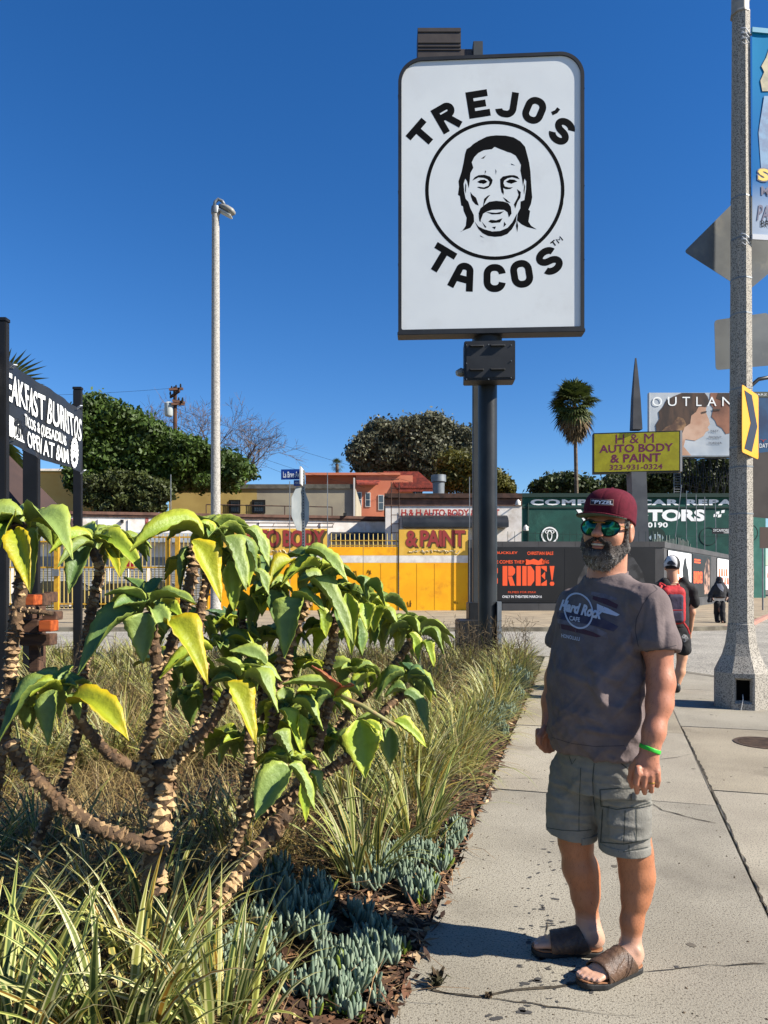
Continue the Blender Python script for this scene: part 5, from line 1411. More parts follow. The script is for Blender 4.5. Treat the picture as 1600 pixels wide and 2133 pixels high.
mb = MB(); a = X(1042, d); mb.box(a - .03, a + .04, d + .1, d + .25, .0, 1.1); mb.build('conduit_box', M_galv, sg)
# second post behind, with boxed louvre frames on top
d2 = 13.2; k = d2 / 1500
sp2 = empty('square_post', (X(994, d2), d2, 0), 'square dark steel post standing behind the round sign pole with brown boxes at its top', 'post')
mb = MB(); mb.box(X(986, d2), X(1006, d2), d2, d2 + .18, -.03, Z(85, d2)); mb.build('post', mat('post_grey', RGB(72, 76, 78), .5, RGB(60, 64, 66), 2), sp2, bevel=.006)
M_brbox = mat('bronze_box', RGB(82, 74, 68), .5, RGB(70, 62, 58), 3)
mb = MB(); mb.box(X(869.5, d2), X(959, d2), d2 - .1, d2 + .3, Z(210, d2), Z(66, d2)); o = mb.build('louvre_box', M_brbox, sp2, bevel=.006)
for y in (75, 98, 106, 113):
    mb = MB(); mb.box(X(869.8, d2), X(958.8, d2), d2 - .112, d2 - .1, Z(y + .8, d2), Z(y, d2)); mb.build('seam', M_dark, o)
mb = MB(); mb.box(X(960, d2), X(985.5, d2), d2 + .05, d2 + .2, Z(150, d2), Z(98, d2)); mb.build('bracket', M_brbox, sp2)
mb = MB(); mb.box(X(975, d2), X(1010, d2), d2 - .15, d2 + .3, -.03, Z(1255, d2)); mb.build('plinth', M_sblack, sp2, bevel=.01)
mb = MB(); mb.box(X(951, d2), X(1012, d2), d2 - .45, d2 + .3, -.03, Z(1290, d2)); tag(mb.build('utility_box', M_sblack, bevel=.02), 'low black utility box at the foot of the square post', 'utility box')

# ---- street lamp on the left
M_terr = mat('terrazzo', RGB(186, 182, 174), 0.75, speck=RGB(104, 102, 98), sscale=26, sthr=0.52, bump=.2, bscale=60)
d = 23.5; k = d / 1500; lx = X(450.5, d)
sl = empty('street_lamp', (lx, d, 0), 'tall slim round speckled concrete street lamp across the street on the left', 'street lamp')
mb = MB(); mb.lathe((lx - .02, d, 0), [(.22, 0), (.22, .5), (.172, .6), (.162, 2), (.120, Z(455, d)), (.118, Z(446, d))], 20); mb.build('pole', mat('terrazzo_far', RGB(186, 182, 174), 0.75, speck=RGB(152, 148, 141), sscale=24, sthr=0.53), sl, smooth=40)
mb = MB(); mb.lathe((lx - .02, d, 0), [(.14, Z(446, d)), (.15, Z(440, d)), (.13, Z(431, d)), (.05, Z(428, d))], 16); mb.build('pole_cap', M_galv, sl, smooth=50)
pts = [W(446, 432, d), W(448, 421, d), W(455, 415, d), W(463, 419, d), W(468, 428, d)]
mb = MB(); mb.tube(pts, .055, 8); mb.build('arm', M_galv, sl, smooth=True)
hc = W(473, 436, d); mb = MB()
ax = Vector((.86, -.1, -.5)).normalized(); az = Vector((.5, 0, .86)).normalized(); ay = ax.cross(az)
secs = [(-.30, .05, .05), (-.2, .12, .08), (0, .19, .12), (.2, .17, .11), (.30, .06, .05)]
vs_ = []; fs = []; n = 12
for t_, w_, h_ in secs:
    for q in range(n): a = 2 * math.pi * q / n; vs_.append(hc + ax * t_ + ay * w_ * math.cos(a) + az * h_ * math.sin(a))
for i in range(len(secs) - 1):
    for q in range(n): fs.append((i * n + q, i * n + (q + 1) % n, (i + 1) * n + (q + 1) % n, (i + 1) * n + q))
fs += [tuple(range(n)), tuple(range(5 * n - 1, 4 * n - 1, -1))]
mb.add(vs_, fs); mb.build('lamp_head', mat('lamp_housing', RGB(150, 148, 140), .5), sl, smooth=True)
mb = MB(); c = hc + az * -.05 + ax * .03
mb.obox(c + az * -.10, ax * .24, ay * .13, az * .04); mb.build('lamp_lens', mat('lens_white', RGB(210, 212, 208), .3), sl, bevel=.03)

# ---- stop sign and street name blade
d = 12.5; k = d / 1500
M_alu = mat('bare_aluminium', RGB(172, 176, 174), .5, RGB(150, 156, 156), 3, metal=.25)
ss = empty('stop_sign', (X(631, d), d, 0), 'octagonal stop sign seen from its bare back on a perforated post', 'sign')
yw_ = math.radians(73); P1 = Plane((X(627, d), d - .03, 0), (math.cos(yw_), math.sin(yw_)))
mb = MB(); zc = Z(1061, d); R8 = .405
P = [P1.p(-.02 + R8 * math.cos(math.radians(22.5 + 45 * i)), zc + R8 * math.sin(math.radians(22.5 + 45 * i)), 0) for i in range(8)]
mb.prism(P, P1.n * .004); mb.build('sign_plate', M_alu, ss)
mb = MB(); mb.box(X(629, d), X(635, d), d + .0, d + .05, -.03, Z(980, d)); mb.build('post', M_galv, ss)
mb = MB()
for i in range(60):
    z = .4 + i * .05; mb.box(X(631, d), X(633, d), d - .003, d, z, z + .018)
tag(mb.build('post_hole', M_dark, ss), kind='stuff')
sn = empty('street_name_sign', (X(631, d), d, Z(1012, d)), 'blue street name blade above the stop sign reading La Brea Av', 'sign')
P2 = Plane((X(628, d), d - .02, 0), (1.0, -0.12))
M_blue = mat('sign_blue', RGB(14, 70, 168), .5)
mb = MB(); mb.ppx(P2, 585.5, 628, 977, 999, -.02, 0); mb.build('blade', M_blue, sn)
mb = MB(); mb.ppx(P2, 612, 628, 1000, 1012, -.02, 0); mb.build('blade', M_blue, sn)
text('La Brea Av', P2, 590, 982, 624, 995, M_wtxt, sn, .004, bold=.02); text('1000 S', P2, 614, 1003, 626, 1009, M_wtxt, sn, .004)
mb = MB(); mb.obox((X(630, d), d, Z(995, d)), (.012, 0, 0), (0, .3, 0), (0, 0, .15)); mb.build('blade', M_wframe, sn)

# ---- speckled octagonal lamp post on the right with its plates and banner
base = G(1543, 1478); d = base.y + .22; k = d / 1500; lx = X(1543.5, d); rot = math.radians(-21)
lp = empty('lamp_post', (lx, d, 0), 'thick octagonal speckled concrete lamp post with flared base and open hand hole', 'lamp post')
M_ter2 = mat('terrazzo_near', RGB(190, 183, 170), 0.8, speck=RGB(116, 110, 102), sscale=80, sthr=0.54, bump=.25, bscale=120, detail=2)
ks = k / math.cos(math.radians(22.5))
w = lambda p: p * ks / 2
mb = MB(); mb.lathe((lx, d, 0), [(w(100), Z(1398, d)), (w(95), Z(1392, d)), (w(91), Z(1388, d)), (w(88), Z(1384, d)), (w(70), Z(1364, d)), (w(58), Z(1340, d)), (w(51), Z(1312, d)), (w(49), Z(1300, d)), (w(47), Z(1298, d)), (w(45.5), Z(1230, d)), (w(33), Z(30, d))], 8, rot=rot)
mb.build('shaft', M_ter2, lp, bevel=.0)
# base with a real opening in its front face
RB = w(100); zt_ = Z(1398, d)
vv = [(lx + RB * math.cos(2 * math.pi * (q + .5) / 8 + rot), d + RB * math.sin(2 * math.pi * (q + .5) / 8 + rot)) for q in range(8)]
fk_ = 5   # face between vertex 5 and 6 looks at the camera
mb = MB()
for q in range(8):
    a, b = vv[q], vv[(q + 1) % 8]
    if q == fk_:
        A, B = Vector((a[0], a[1], 0)), Vector((b[0], b[1], 0)); U = lambda s, z: A.lerp(B, s) + Vector((0, 0, z))
        h0, h1, z0, z1 = .10, .90, .07, zt_ - .05
        for s0, s1, q0, q1 in ((0, h0, 0, zt_), (h1, 1, 0, zt_), (h0, h1, 0, z0), (h0, h1, z1, zt_)): mb.add([U(s0, q0), U(s1, q0), U(s1, q1), U(s0, q1)], [(0, 1, 2, 3)])
        nrm = (B - A).normalized().cross(Vector((0, 0, 1))); FA, FB, FU, FN = A, B, U, nrm
    else: mb.add([(a[0], a[1], 0), (b[0], b[1], 0), (b[0], b[1], zt_), (a[0], a[1], zt_)], [(0, 1, 2, 3)])
mb.build('base', M_ter2, lp)
f1 = [FU(.10, .07), FU(.90, .07), FU(.90, zt_ - .05), FU(.10, zt_ - .05)]; f2 = [FU(.2, .10) - FN * .05, FU(.8, .10) - FN * .05, FU(.8, zt_ - .075) - FN * .05, FU(.2, zt_ - .075) - FN * .05]
mb = MB(); mb.add(f1 + f2, [(i, (i + 1) % 4, 4 + (i + 1) % 4, 4 + i) for i in range(4)]); mb.build('hand_hole_frame', M_ter2, lp)
mb = MB(); mb.add([FU(.05, .02) - FN * .25, FU(.95, .02) - FN * .25, FU(.95, zt_) - FN * .25, FU(.05, zt_) - FN * .25], [(0, 1, 2, 3)]); mb.build('hand_hole_dark', M_dark, lp)  # black sheet added for the unlit hollow inside the base
mb = MB(); mb.tube([FU(.5, .16) - FN * .08, FU(.48, .12) + FN * .0, FU(.38, .0) + FN * .02], .006, 5); mb.build('cable', M_wframe, lp)
mb = MB(); mb.lathe((lx - .01, d, 0), [(w(36), Z(34, d)), (w(36), Z(30, d)), (w(33), Z(28, d)), (w(31), Z(-60, d))], 8, rot=rot); mb.build('top_sleeve', mat('cast_sleeve', RGB(176, 170, 160), .6, RGB(150, 144, 136), 8), lp, bevel=.004)
mb = MB(); pts = [W(1542, 26, d), W(1552, 4, d), W(1570, -30, d), W(1600, -50, d)]; mb.tube(pts, [.05, .045, .04, .04], 8); mb.build('arm', M_galv, lp, smooth=True)
mb = MB(); mb.prism([W(1544, 28, d - .02), W(1544, -30, d - .02), W(1562, -20, d - .02), W(1548, 20, d - .02)], (0, .05, 0)); mb.build('bracket_web', M_galv, lp)
for y in (414, 500, 583, 656, 811, 932, 973, 1070):
    r = (w(33) + (w(45.5) - w(33)) * (y - 30) / 1200) + .004
    mb = MB(); mb.lathe((lx, d, 0), [(r, Z(y + 3, d)), (r, Z(y, d))], 8, rot=rot); mb.build('strap', M_galv, lp)
M_plate = mat('plate_back', RGB(122, 126, 126), .5, RGB(104, 108, 110), 2.5, metal=.2, stain=RGB(140, 138, 130), stscale=2)
def plate(nm, pts, dd, m, label, cat='sign', th=.004, bev=0.03):
    mb = MB(); P = [W(x, y, dd) for x, y in pts]; mb.prism(P, (0, th, 0)); o = mb.build(nm, m)
    return tag(o, label, cat)
def rcorner(pts, r, n=4):
    out = []
    for i in range(len(pts)):
        p, a, b = Vector(pts[i]), Vector(pts[i - 1]), Vector(pts[(i + 1) % len(pts)])
        u, v = (a - p).normalized(), (b - p).normalized()
        for s in range(n + 1):
            t_ = s / n; q0 = p + u * r * (1 - t_); q1 = p + v * r * t_; out.append(tuple(q0.lerp(q1, t_)))
    return out
plate('diamond_sign', rcorner([(1425, 524), (1552, 398), (1684, 500), (1556, 608)], 8), d + .26, M_plate, 'large diamond shaped sign plate seen from its grey back on the right lamp post')
plate('rectangular_sign', rcorner([(1488, 667), (1600, 651), (1618, 760), (1491, 771)], 8), d + .24, M_plate, 'grey back of a rectangular sign below the diamond plate')
# yellow arrow sign, turned almost edge on
a = W(1546, 870, d - .42); b = W(1580, 875, d + .06); CP = Plane((a.x, a.y, 0), (b.x - a.x, b.y - a.y)); Lw = math.hypot(b.x - a.x, b.y - a.y); zc = Z(871, d - .42)
cs = empty('arrow_sign', (a.x, a.y, zc), 'yellow chevron arrow sign turned almost edge on beside the lamp post', 'sign')
z0, z1 = zc - .37, zc + .37
mb = MB(); mb.prism([CP.p(x, z, 0) for x, z in rcorner([(0, z0), (Lw, z0), (Lw, z1), (0, z1)], .04)], CP.n * -.006); mb.build('plate', mat('sign_amber', RGB(252, 178, 8), .45), cs)
mb = MB(); mb.prism([CP.p(x, z, .002) for x, z in ((.08, z1 - .05), (.36, z1 - .05), (Lw - .06, zc), (.36, z0 + .05), (.08, z0 + .05), (Lw * .5, zc))], CP.n * .002); mb.build('chevron', mat('chevron_navy', RGB(34, 38, 50), .5), cs)
plate('rear_sign_plate', rcorner([(1560, 946), (1640, 936), (1640, 1084), (1560, 1076)], 9), d + .30, mat('plate_dark', RGB(84, 76, 70), .55, RGB(66, 58, 54), 3), 'dark brown back of a sign plate under the yellow arrow sign')
plate('small_yellow_sign', [(1552, 1078), (1562, 1078), (1562, 1100), (1552, 1100)], d + .34, M_ymet, 'small yellow marker sign just under the dark sign back')
mb = MB(); mb.tube([W(1540, 850, 21), W(1562, 806, 21), W(1580, 790, 21), W(1625, 782, 21)], .06, 6); tag(mb.build('mast_arm', M_blackm, smooth=True), 'thin curved black mast arm reaching right behind the yellow arrow sign', 'mast arm')
# hanging banner with cable ties
bn = empty('street_banner', W(1630, 500, d - .1), 'blue vertical street banner tied to the upper right lamp post', 'banner')
BP = Plane((X(1567, d - .1), d - .1, 0), (1, .12))
mb = MB(); nX, nZ = 10, 36; vs_ = []; fs = []; bx0, bx1 = BP.co(1567, 0)[0], BP.co(1567, 0)[0] + .66; bz0, bz1 = Z(498, d - .1), Z(68, d - .1)
for j in range(nZ + 1):
    for i in range(nX + 1):
        u, v = i / nX, j / nZ; vs_.append(BP.p(bx0 + (bx1 - bx0) * u, bz0 + (bz1 - bz0) * v, .003 * math.sin(u * 9 + v * 4)))
for j in range(nZ):
    for i in range(nX): o = j * (nX + 1) + i; fs.append((o, o + 1, o + nX + 2, o + nX + 1))
me = pack(vs_, fs); cc = np.array([[lin(30), lin(140), lin(196)]] * len(vs_)); vv_ = np.repeat(np.arange(nZ + 1) / nZ, nX + 1)
c_lo = np.array([lin(176), lin(192), lin(214)]); c_mid = np.array([lin(16), lin(116), lin(186)]); c_hi = np.array([lin(26), lin(140), lin(196)])
t1 = np.clip((vv_ - .12) / .18, 0, 1)[:, None]; t2 = np.clip((vv_ - .5) / .4, 0, 1)[:, None]
set_color(me, (c_lo * (1 - t1) + c_mid * t1) * (1 - t2) + c_hi * t2)
o = link('cloth', me, mat('banner_print', (1, 1, 1, 1), .8, attr='Col', spec=.1), bn, smooth=True)
mb = MB(); mb.pbox(BP, bx0 - .01, bx1, bz1 - .005, bz1 + .05, -.008, .02); mb.build('hem', mat('banner_teal', RGB(30, 150, 186), .5), bn)
mb = MB(); mb.pbox(BP, bx0 - .01, bx1, bz0 - .01, bz0 + .05, -.008, .02); mb.build('hem', mat('banner_pale', RGB(196, 202, 212), .5), bn)
M_navy = mat('navy', RGB(22, 34, 96), .5)
text('S', BP, 1576, 351, 1603, 379, M_navy, bn, .008, bold=.09); text('S', BP, 1578, 353, 1601, 377, mat('yolk_yellow', RGB(236, 200, 40), .5), bn, .010, bold=.05)
text('MARCH', BP, 1585, 394, 1668, 407, M_navy, bn, .008, bold=.02); text('PANTAGES', BP, 1576, 434, 1685, 460, M_navy, bn, .008, bold=.01, shear=.25); text('BROADWAY', BP, 1584, 465, 1676, 473, M_ink, bn, .008)
# plain shapes instead of the printed figures
for pts, cl in (([(1586, 360), (1580, 276), (1592, 200), (1640, 200), (1680, 320), (1680, 340)], (14, 92, 150)), ([(1588, 190), (1584, 168), (1592, 150), (1586, 138), (1596, 120), (1602, 100), (1640, 100), (1650, 190)], (120, 116, 84))):
    flat_polys([pts], BP, .004, .001).build('print_shape', mat('print_%d' % cl[0], RGB(*cl), .5, RGB(cl[0] + 60, cl[1] + 50, cl[2] + 40), 9) , bn)
M_tie = mat('cable_tie', RGB(226, 230, 236), .35)
for y in (62, 72, 84, 490, 502):
    mb = MB(); pts = [W(1544, y - 4, d - .14), W(1553, y - 2 - (y % 5), d - .17), W(1560, y + 5, d - .13), W(1552, y + 8, d - .11), W(1546, y + 3, d - .13)]; mb.tube(pts, .006, 5); tag(mb.build('cable_tie', M_tie, bn, smooth=True))
for y in (72, 496):
    mb = MB(); mb.tube([W(1548, y, d), W(1690, y - 2, d)], .012, 6); mb.build('banner_rod', M_galv, bn)

# ---- black banner between square posts
BPn = Plane((-3.04, 5.85, 0), (-0.10, 1.65))
M_pblack = mat('post_black', RGB(14, 14, 16), .55, RGB(24, 24, 27), 4, bump=.05)
for (px, dd, wd_, dp_, top, lab) in ((-2, 5.56, .104, .06, 3.445, 'black square steel post at the left edge of the photo'), (160.2, 7.56, .086, .05, 3.45, 'black square post holding the right end of the black banner'), (62.5, 8.4, .174, .08, 2.95, 'thick black post standing between the two banner posts')):
    xx = X(px, dd); mb = MB(); mb.box(xx - wd_ / 2, xx + wd_ / 2, dd, dd + dp_, -.03, top); t = mb.build('square_post', M_pblack, bevel=.006); tag(t, lab, 'post')
    mb = MB(); mb.box(xx - wd_ / 2 - .004, xx + wd_ / 2 + .004, dd - .004, dd + dp_ + .004, top + .001, top + .03); mb.build('cap', M_pblack, t, bevel=.004)
bt = empty('vinyl_banner', BPn.p(.8, 2.55), 'black vinyl banner with white lettering hung between black posts on the left', 'banner')
def bz(u, v):   # v 0 bottom..1 top
    return 2.55 + .66 * v - .015 * math.sin(u * 3.0) * (1 - v)
nX, nZ = 40, 12; vs_ = []; fs = []; u0, u1 = -.45, 1.66
def boff(u, v): return .018 * math.sin(u * 6.5 + v * 2) * (1 - .5 * v) + .008 * math.sin(u * 17 - v * 5)
for j in range(nZ + 1):
    for i in range(nX + 1): u = u0 + (u1 - u0) * i / nX; v = j / nZ; vs_.append(BPn.p(u, bz(u, v), boff(u, v)))
for j in range(nZ):
    for i in range(nX): o = j * (nX + 1) + i; fs.append((o, o + 1, o + nX + 2, o + nX + 1))
link('vinyl', pack(vs_, fs), mat('black_vinyl', RGB(34, 37, 42), .42, RGB(44, 47, 52), 2, spec=.5), bt, smooth=True)
def btext(s, pa, pb, yA0, yA1, m=M_wtxt, bold=.014, ext=1.0, name='lettering'):
    """row whose first letter spans yA0..yA1 at photograph column pa; ends at column pb"""
    a = BPn.co(pa, (yA0 + yA1) / 2)[0]; b = BPn.co(pb, 1000)[0]; zt_ = BPn.at(pa, yA0).z; zb_ = BPn.at(pa, yA1).z
    v, f = glyphs(s, bold, 1.05); lo, hi = v.min(0), v.max(0); q = (v - lo) / (hi - lo); L_ = (b - a) * ext; a = b - L_
    P = []
    for x, y in q:
        u = a + L_ * x; z = zb_ + (zt_ - zb_) * y; vv2 = (z - 2.55) / .66; P.append(BPn.p(u, z, boff(u, vv2) + .012))
    link(name, pack(P, f), m, bt)
btext('BREAKFAST BURRITOS', 18, 170, 779, 838, ext=1.19)
btext('TACOS & QUESADILLAS', 44, 134, 861, 889)
btext('OPEN AT 8AM', 53, 136, 896, 931)
P = [(18, 864), (37, 878), (51, 923), (20, 908)]
mb = MB(); mb.prism([BPn.at(x, y, .022) for x, y in P], BPn.n * .002); mb.build('white_tag', M_wtxt, bt)
M_vin = mat('vinyl_print', RGB(36, 38, 42), .5)
text('NEW', BPn, 23, 876, 40, 886, M_vin, bt, .028, bold=.05); text('TASTY', BPn, 22, 889, 45, 908, M_vin, bt, .028, bold=.05)
def bell(cx, cy, rx, ry, m, nm, off, n=40, wob=0.0, hole=0.0):
    mb = MB(); A = [BPn.at(cx + rx * (1 + wob * (k % 2)) * math.cos(2 * math.pi * k / n), cy + ry * (1 + wob * (k % 2)) * math.sin(2 * math.pi * k / n), off) for k in range(n)]
    if hole:
        B = [BPn.at(cx + rx * hole * math.cos(2 * math.pi * k / n), cy + ry * hole * math.sin(2 * math.pi * k / n), off) for k in range(n)]
        mb.add(A + B, [(k, (k + 1) % n, n + (k + 1) % n, n + k) for k in range(n)])
    else: mb.add(A, [tuple(range(n))])
    mb.build(nm, m, bt)
bell(155.5, 943, 7.2, 29, M_wtxt, 'emblem', .030, wob=.14, hole=.72); bell(155.5, 944, 4.2, 19, M_wtxt, 'emblem_face', .032)
bell(155.5, 957, 2.6, 5, M_vin, 'emblem_beard', .034); bell(154, 938, 1, 2.2, M_vin, 'emblem_eye', .034); bell(157.2, 940, 1, 2.2, M_vin, 'emblem_eye', .034)
for px, y, dd in ((20, 766, 5.9), (22, 916, 5.8), (160, 850, 7.45), (168, 985, 7.5)):
    mb = MB(); c = BPn.at(px, y, .02); mb.tube([c, c + Vector((.04, -.02, .02)), c + Vector((.03, .06, .04)), c + Vector((-.03, .07, .0))], .005, 5); mb.build('tie', M_tie, bt)

# ---- brown patio umbrella
um = empty('patio_umbrella', W(-60, HOR, 9.4), 'dark brown square patio umbrella whose corner shows right of the black posts', 'umbrella')
um.location.z = 0
A = W(-60, 868, 9.4); q = [W(152, 1083, 9.3), W(30, 1112, 8.3), W(-240, 1083, 9.6), W(-120, 1085, 10.4)]; q[1].z = q[0].z; q[2].z = q[0].z; q[3].z = q[0].z
M_umb = mat('umbrella_canvas', RGB(74, 54, 48), .85, RGB(62, 46, 42), 2)
for i in range(4):
    a, b = q[i], q[(i + 1) % 4]; n = (a - A).cross(b - A).normalized(); mb = MB(); mb.prism([A, a, b], n * .008); mb.build('canopy_panel', M_umb, um)
    mb = MB(); mb.prism([a, b, b - Vector((0, 0, .16)), a - Vector((0, 0, .16))], n * .006); mb.build('valance', M_umb, um)
    mb = MB(); mb.tube([A - Vector((0, 0, .03)), a - Vector((0, 0, .03))], .014, 5); mb.build('rib', M_pblack, um)
mb = MB(); mb.tube([(A.x, A.y, -.02), (A.x, A.y, A.z)], .04, 10); mb.build('pole', M_pblack, um)
# ---- timber bench
M_tim = mat('orange_timber', RGB(196, 96, 40), .6, RGB(150, 66, 26), 3, bump=.15, bscale=20, stretch=(1, 8, 8)); M_tim2 = mat('brown_timber', RGB(104, 74, 54), .85, RGB(72, 50, 38), 3, bump=.2, bscale=20, stretch=(1, 8, 8))
tb = empty('timber_bench', W(66, 1300, 6.6), 'stacked brown and orange timber bench behind the leftmost succulent stem', 'bench'); tb.location.z = 0
for p0, p1, y0, y1, dd, m in ((38, 71, 1239, 1261, 6.3, M_tim), (71.3, 90, 1236, 1262, 6.45, M_tim2), (90.4, 105, 1233, 1255, 6.7, M_tim2), (-20, 60, 1263, 1290, 6.6, M_tim2), (80, 106, 1293, 1316, 6.6, M_tim), (34, 79, 1292, 1318, 6.7, M_tim2), (40, 104, 1321, 1345, 6.8, M_tim2), (60, 80, 1262.5, 1400, 6.9, M_tim2), (-40, -18, 1262, 1420, 6.5, M_tim2), (88, 116, 1274, 1292, 6.75, M_tim2)):
    mb = MB(); mb.box(X(p0, dd), X(p1, dd), dd, dd + .16, Z(y1, dd), Z(y0, dd)); mb.build('timber', m, tb, bevel=.006)
# ================================================================== the planted bed
def ground_z(x, y): return bed_z(x, y)
# ---- giant leaved succulents
M_sleaf = mat('succulent_leaf', (1, 1, 1, 1), 0.46, attr='Col', trans=0.16, spec=.40, bump=.25, bscale=70)
M_stem = mat('succulent_stem', RGB(122, 96, 70), .9, RGB(70, 54, 40), 14, .6, 60)
M_scar = mat('leaf_scar', RGB(212, 178, 130), .85, RGB(118, 90, 64), 9, .4, 80)
LC = {'g': ((134, 158, 84), (176, 192, 84)), 'y': ((164, 174, 40), (214, 186, 30)), 'm': ((152, 178, 58), (196, 202, 66)), 'd': ((106, 138, 76), (150, 170, 78)), 'b': ((84, 120, 80), (110, 140, 84)), 'r': ((128, 136, 66), (176, 84, 60))}  # 'd' is a darker green with leaf shade painted into its colour
LCL = {k: [np.array([lin(v) for v in c]) for c in cs_] for k, cs_ in LC.items()}
lrg = np.random.default_rng(21)
def leaf(parent, p0, p2, hw, arch, col, D, dz=0.0, fold=1.0, roll=None, thick=.0045):
    P0 = W(p0[0], p0[1], D); P2 = W(p2[0], p2[1], D + dz); k = D / FPX; hw = hw * k * 1.08; L = (P2 - P0).length
    ctl = P0.lerp(P2, .42) + Vector((0, 0, arch * k))
    na, nc = 15, 6
    if roll is None: roll = lrg.uniform(-.35, .35)
    ph = lrg.uniform(0, 6); V = []; C = []
    base, edge = LCL[col]
    tone = 1 + lrg.uniform(-.12, .12); refup = Vector((0, -0.25, 1)).normalized()
    ctr = P0.lerp(P2, .5)
    rows = []
    for i in range(na + 1):
        t = i / na; q = P0 * (1 - t) ** 2 + ctl * (2 * t * (1 - t)) + P2 * t * t
        T = ((ctl - P0) * (1 - t) + (P2 - ctl) * t).normalized()
        s = T.cross(refup)
        if s.length < .25:
            s = s + Vector((1, .3, 0)) * .3 * (1 if T.cross(refup).x >= 0 else -1)
        s.normalize()
        if rows and s.dot(rows[-1][1]) < 0: s = -s
        if rows: s = (s + rows[-1][1] * 1.2).normalized()
        n = s.cross(T).normalized()
        if not rows and n.z < 0: s = -s; n = -n
        if rows and n.dot(rows[-1][2]) < 0: n = -n
        rows.append((q, s, n))
        c_, s_ = math.cos(roll), math.sin(roll); s2 = s * c_ + n * s_; n2 = n * c_ - s * s_
        if t < .08: w = .22 + 3.5 * t
        elif t < .36: w = .5 + .5 * math.sin((t - .08) / .28 * math.pi / 2)
        else: w = max(1 - ((t - .36) / .64) ** 1.75, 0.015)
        w *= 1 + .10 * math.sin(t * 9 + ph)
        row = []
        for j in range(nc + 1):
            u = j / nc * 2 - 1; cren = 1 + (.11 * (i % 2) if abs(u) == 1 else 0)
            f = fold * (1 - .5 * t)
            up = abs(u) ** 1.4 * f * hw * w + .10 * hw * math.sin(t * 11 + ph + u * 1.5) * abs(u) * w
            row.append(q + s2 * (u * hw * w * cren * math.cos(f * .6)) + n2 * (up + hw * .035 * math.sin(i * 2.7 + j * 1.9 + ph)))
            e = abs(u) ** 3; cc = base * (1 - .0) if abs(u) < .9 else edge
            cc = base * (1 - .55 * e) + edge * .55 * e if abs(u) < .99 else edge * 1.05
            if t > .85: cc = cc * .6 + edge * .4
            if j == nc // 2: cc = cc * 1.08
            C.append(cc * tone * (1 + .24 * (lrg.random() - .5)))
        V.append(row)
    top = [p for r in V for p in r]; m = len(top)
    bot = []
    for i, r in enumerate(V):
        n = rows[i][2]
        for j, p in enumerate(r): bot.append(p - n * thick * (0.25 if j in (0, nc) else 1))
    fs = []; a = nc + 1
    for i in range(na):
        for j in range(nc):
            o = i * a + j; fs.append((o, o + 1, o + a + 1, o + a)); fs.append((m + o, m + o + a, m + o + a + 1, m + o + 1))
        for j in (0, nc):
            o = i * a + j; fs.append((o, o + a, m + o + a, m + o) if j == 0 else (o, m + o, m + o + a, o + a))
    me = np_mesh(np.array([tuple(p) for p in top + bot]), np.array(fs))
    set_color(me, np.array(C + [c * .9 for c in C]))
    return link('leaf', me, M_sleaf, parent, smooth=True)
scar_store = {}
def stem(parent, pts, rpx, D, dz=0.0, nm='stem'):
    """scaly stem through photograph points; leaf scars are collected"""
    P = []; n = len(pts)
    for i, p in enumerate(pts): P.append(W(p[0], p[1], D + dz * i / max(n - 1, 1)))
    # resample
    Q = [];
    for a, b in zip(P[:-1], P[1:]):
        m = max(2, int((b - a).length / .012))
        for q in range(m): Q.append(a.lerp(b, q / m))
    Q.append(P[-1])
    for _ in range(6): Q = [Q[0]] + [(Q[i - 1] + Q[i] * 2 + Q[i + 1]) / 4 for i in range(1, len(Q) - 1)] + [Q[-1]]
    r = rpx * D / FPX * .74
    mb = MB(); mb.tube(Q, [r * (1 + .10 * math.sin(i * 1.9) + .05 * math.sin(i * .7)) for i in range(len(Q))], 9); mb.build(nm, M_stem, parent, smooth=True)
    sc = scar_store.setdefault(parent.name, MB()); rg = random.Random(int(pts[0][0] * 7 + pts[0][1]))
    i = 1
    while i < len(Q) - 1:
        T = (Q[i + 1] - Q[i - 1]).normalized(); a = T.cross(Vector((0.1, 1, 0.05))).normalized(); b = a.cross(T).normalized()
        if T.z < 0: T = -T
        for q in range(4):
            if rg.random() < .14: continue
            w = 2 * math.pi * (q / 4) + i * .55 + rg.uniform(-.5, .5); rad = a * math.cos(w) + b * math.sin(w); tan = T.cross(rad).normalized()
            R = r * rg.uniform(.95, 1.1); W_ = r * rg.uniform(.55, .95); H_ = r * rg.uniform(.25, .6); o = Q[i]
            out = r * rg.uniform(.08, .55)
            l = o + rad * R * .8 - tan * W_; rr_ = o + rad * R * .8 + tan * W_; tp = o + rad * R * .93 + T * H_ * 1.3; bt_ = o + rad * R * .9 - T * H_ * 1.1; m1 = o + rad * (R + out) - tan * W_ * .55 - T * H_ * .2; m2 = o + rad * (R + out) + tan * W_ * .55 - T * H_ * .2; cm = o + rad * (R + out * .35) + T * H_ * .5
            sc.add([l, rr_, tp, bt_, m1, m2, cm], [(l_, m_, n_) for l_, m_, n_ in ((0, 4, 2), (4, 6, 2), (6, 5, 2), (5, 1, 2), (4, 5, 6), (0, 3, 4), (3, 5, 4), (3, 1, 5))])
        i += rg.choice((1, 2, 2))
    return Q
def plant(nm, base, label): return empty(nm, base, label, 'succulent', 'giant leaved succulents in the bed')
PA = plant('succulent_shrub', (-1.45, 2.7, 0), 'giant leaved succulent at the left edge with two tall scaly stems')
PB = plant('succulent_shrub', (-.98, 2.9, 0), 'giant leaved succulent in the middle left with forking scaly trunk and yellowing leaves')
PC = plant('succulent_shrub', (-.40, 3.2, 0), 'giant leaved succulent nearest the pavement with drooping green leaves')
D1, D2, D3, D4, D5 = 2.6, 3.0, 2.75, 2.5, 2.45
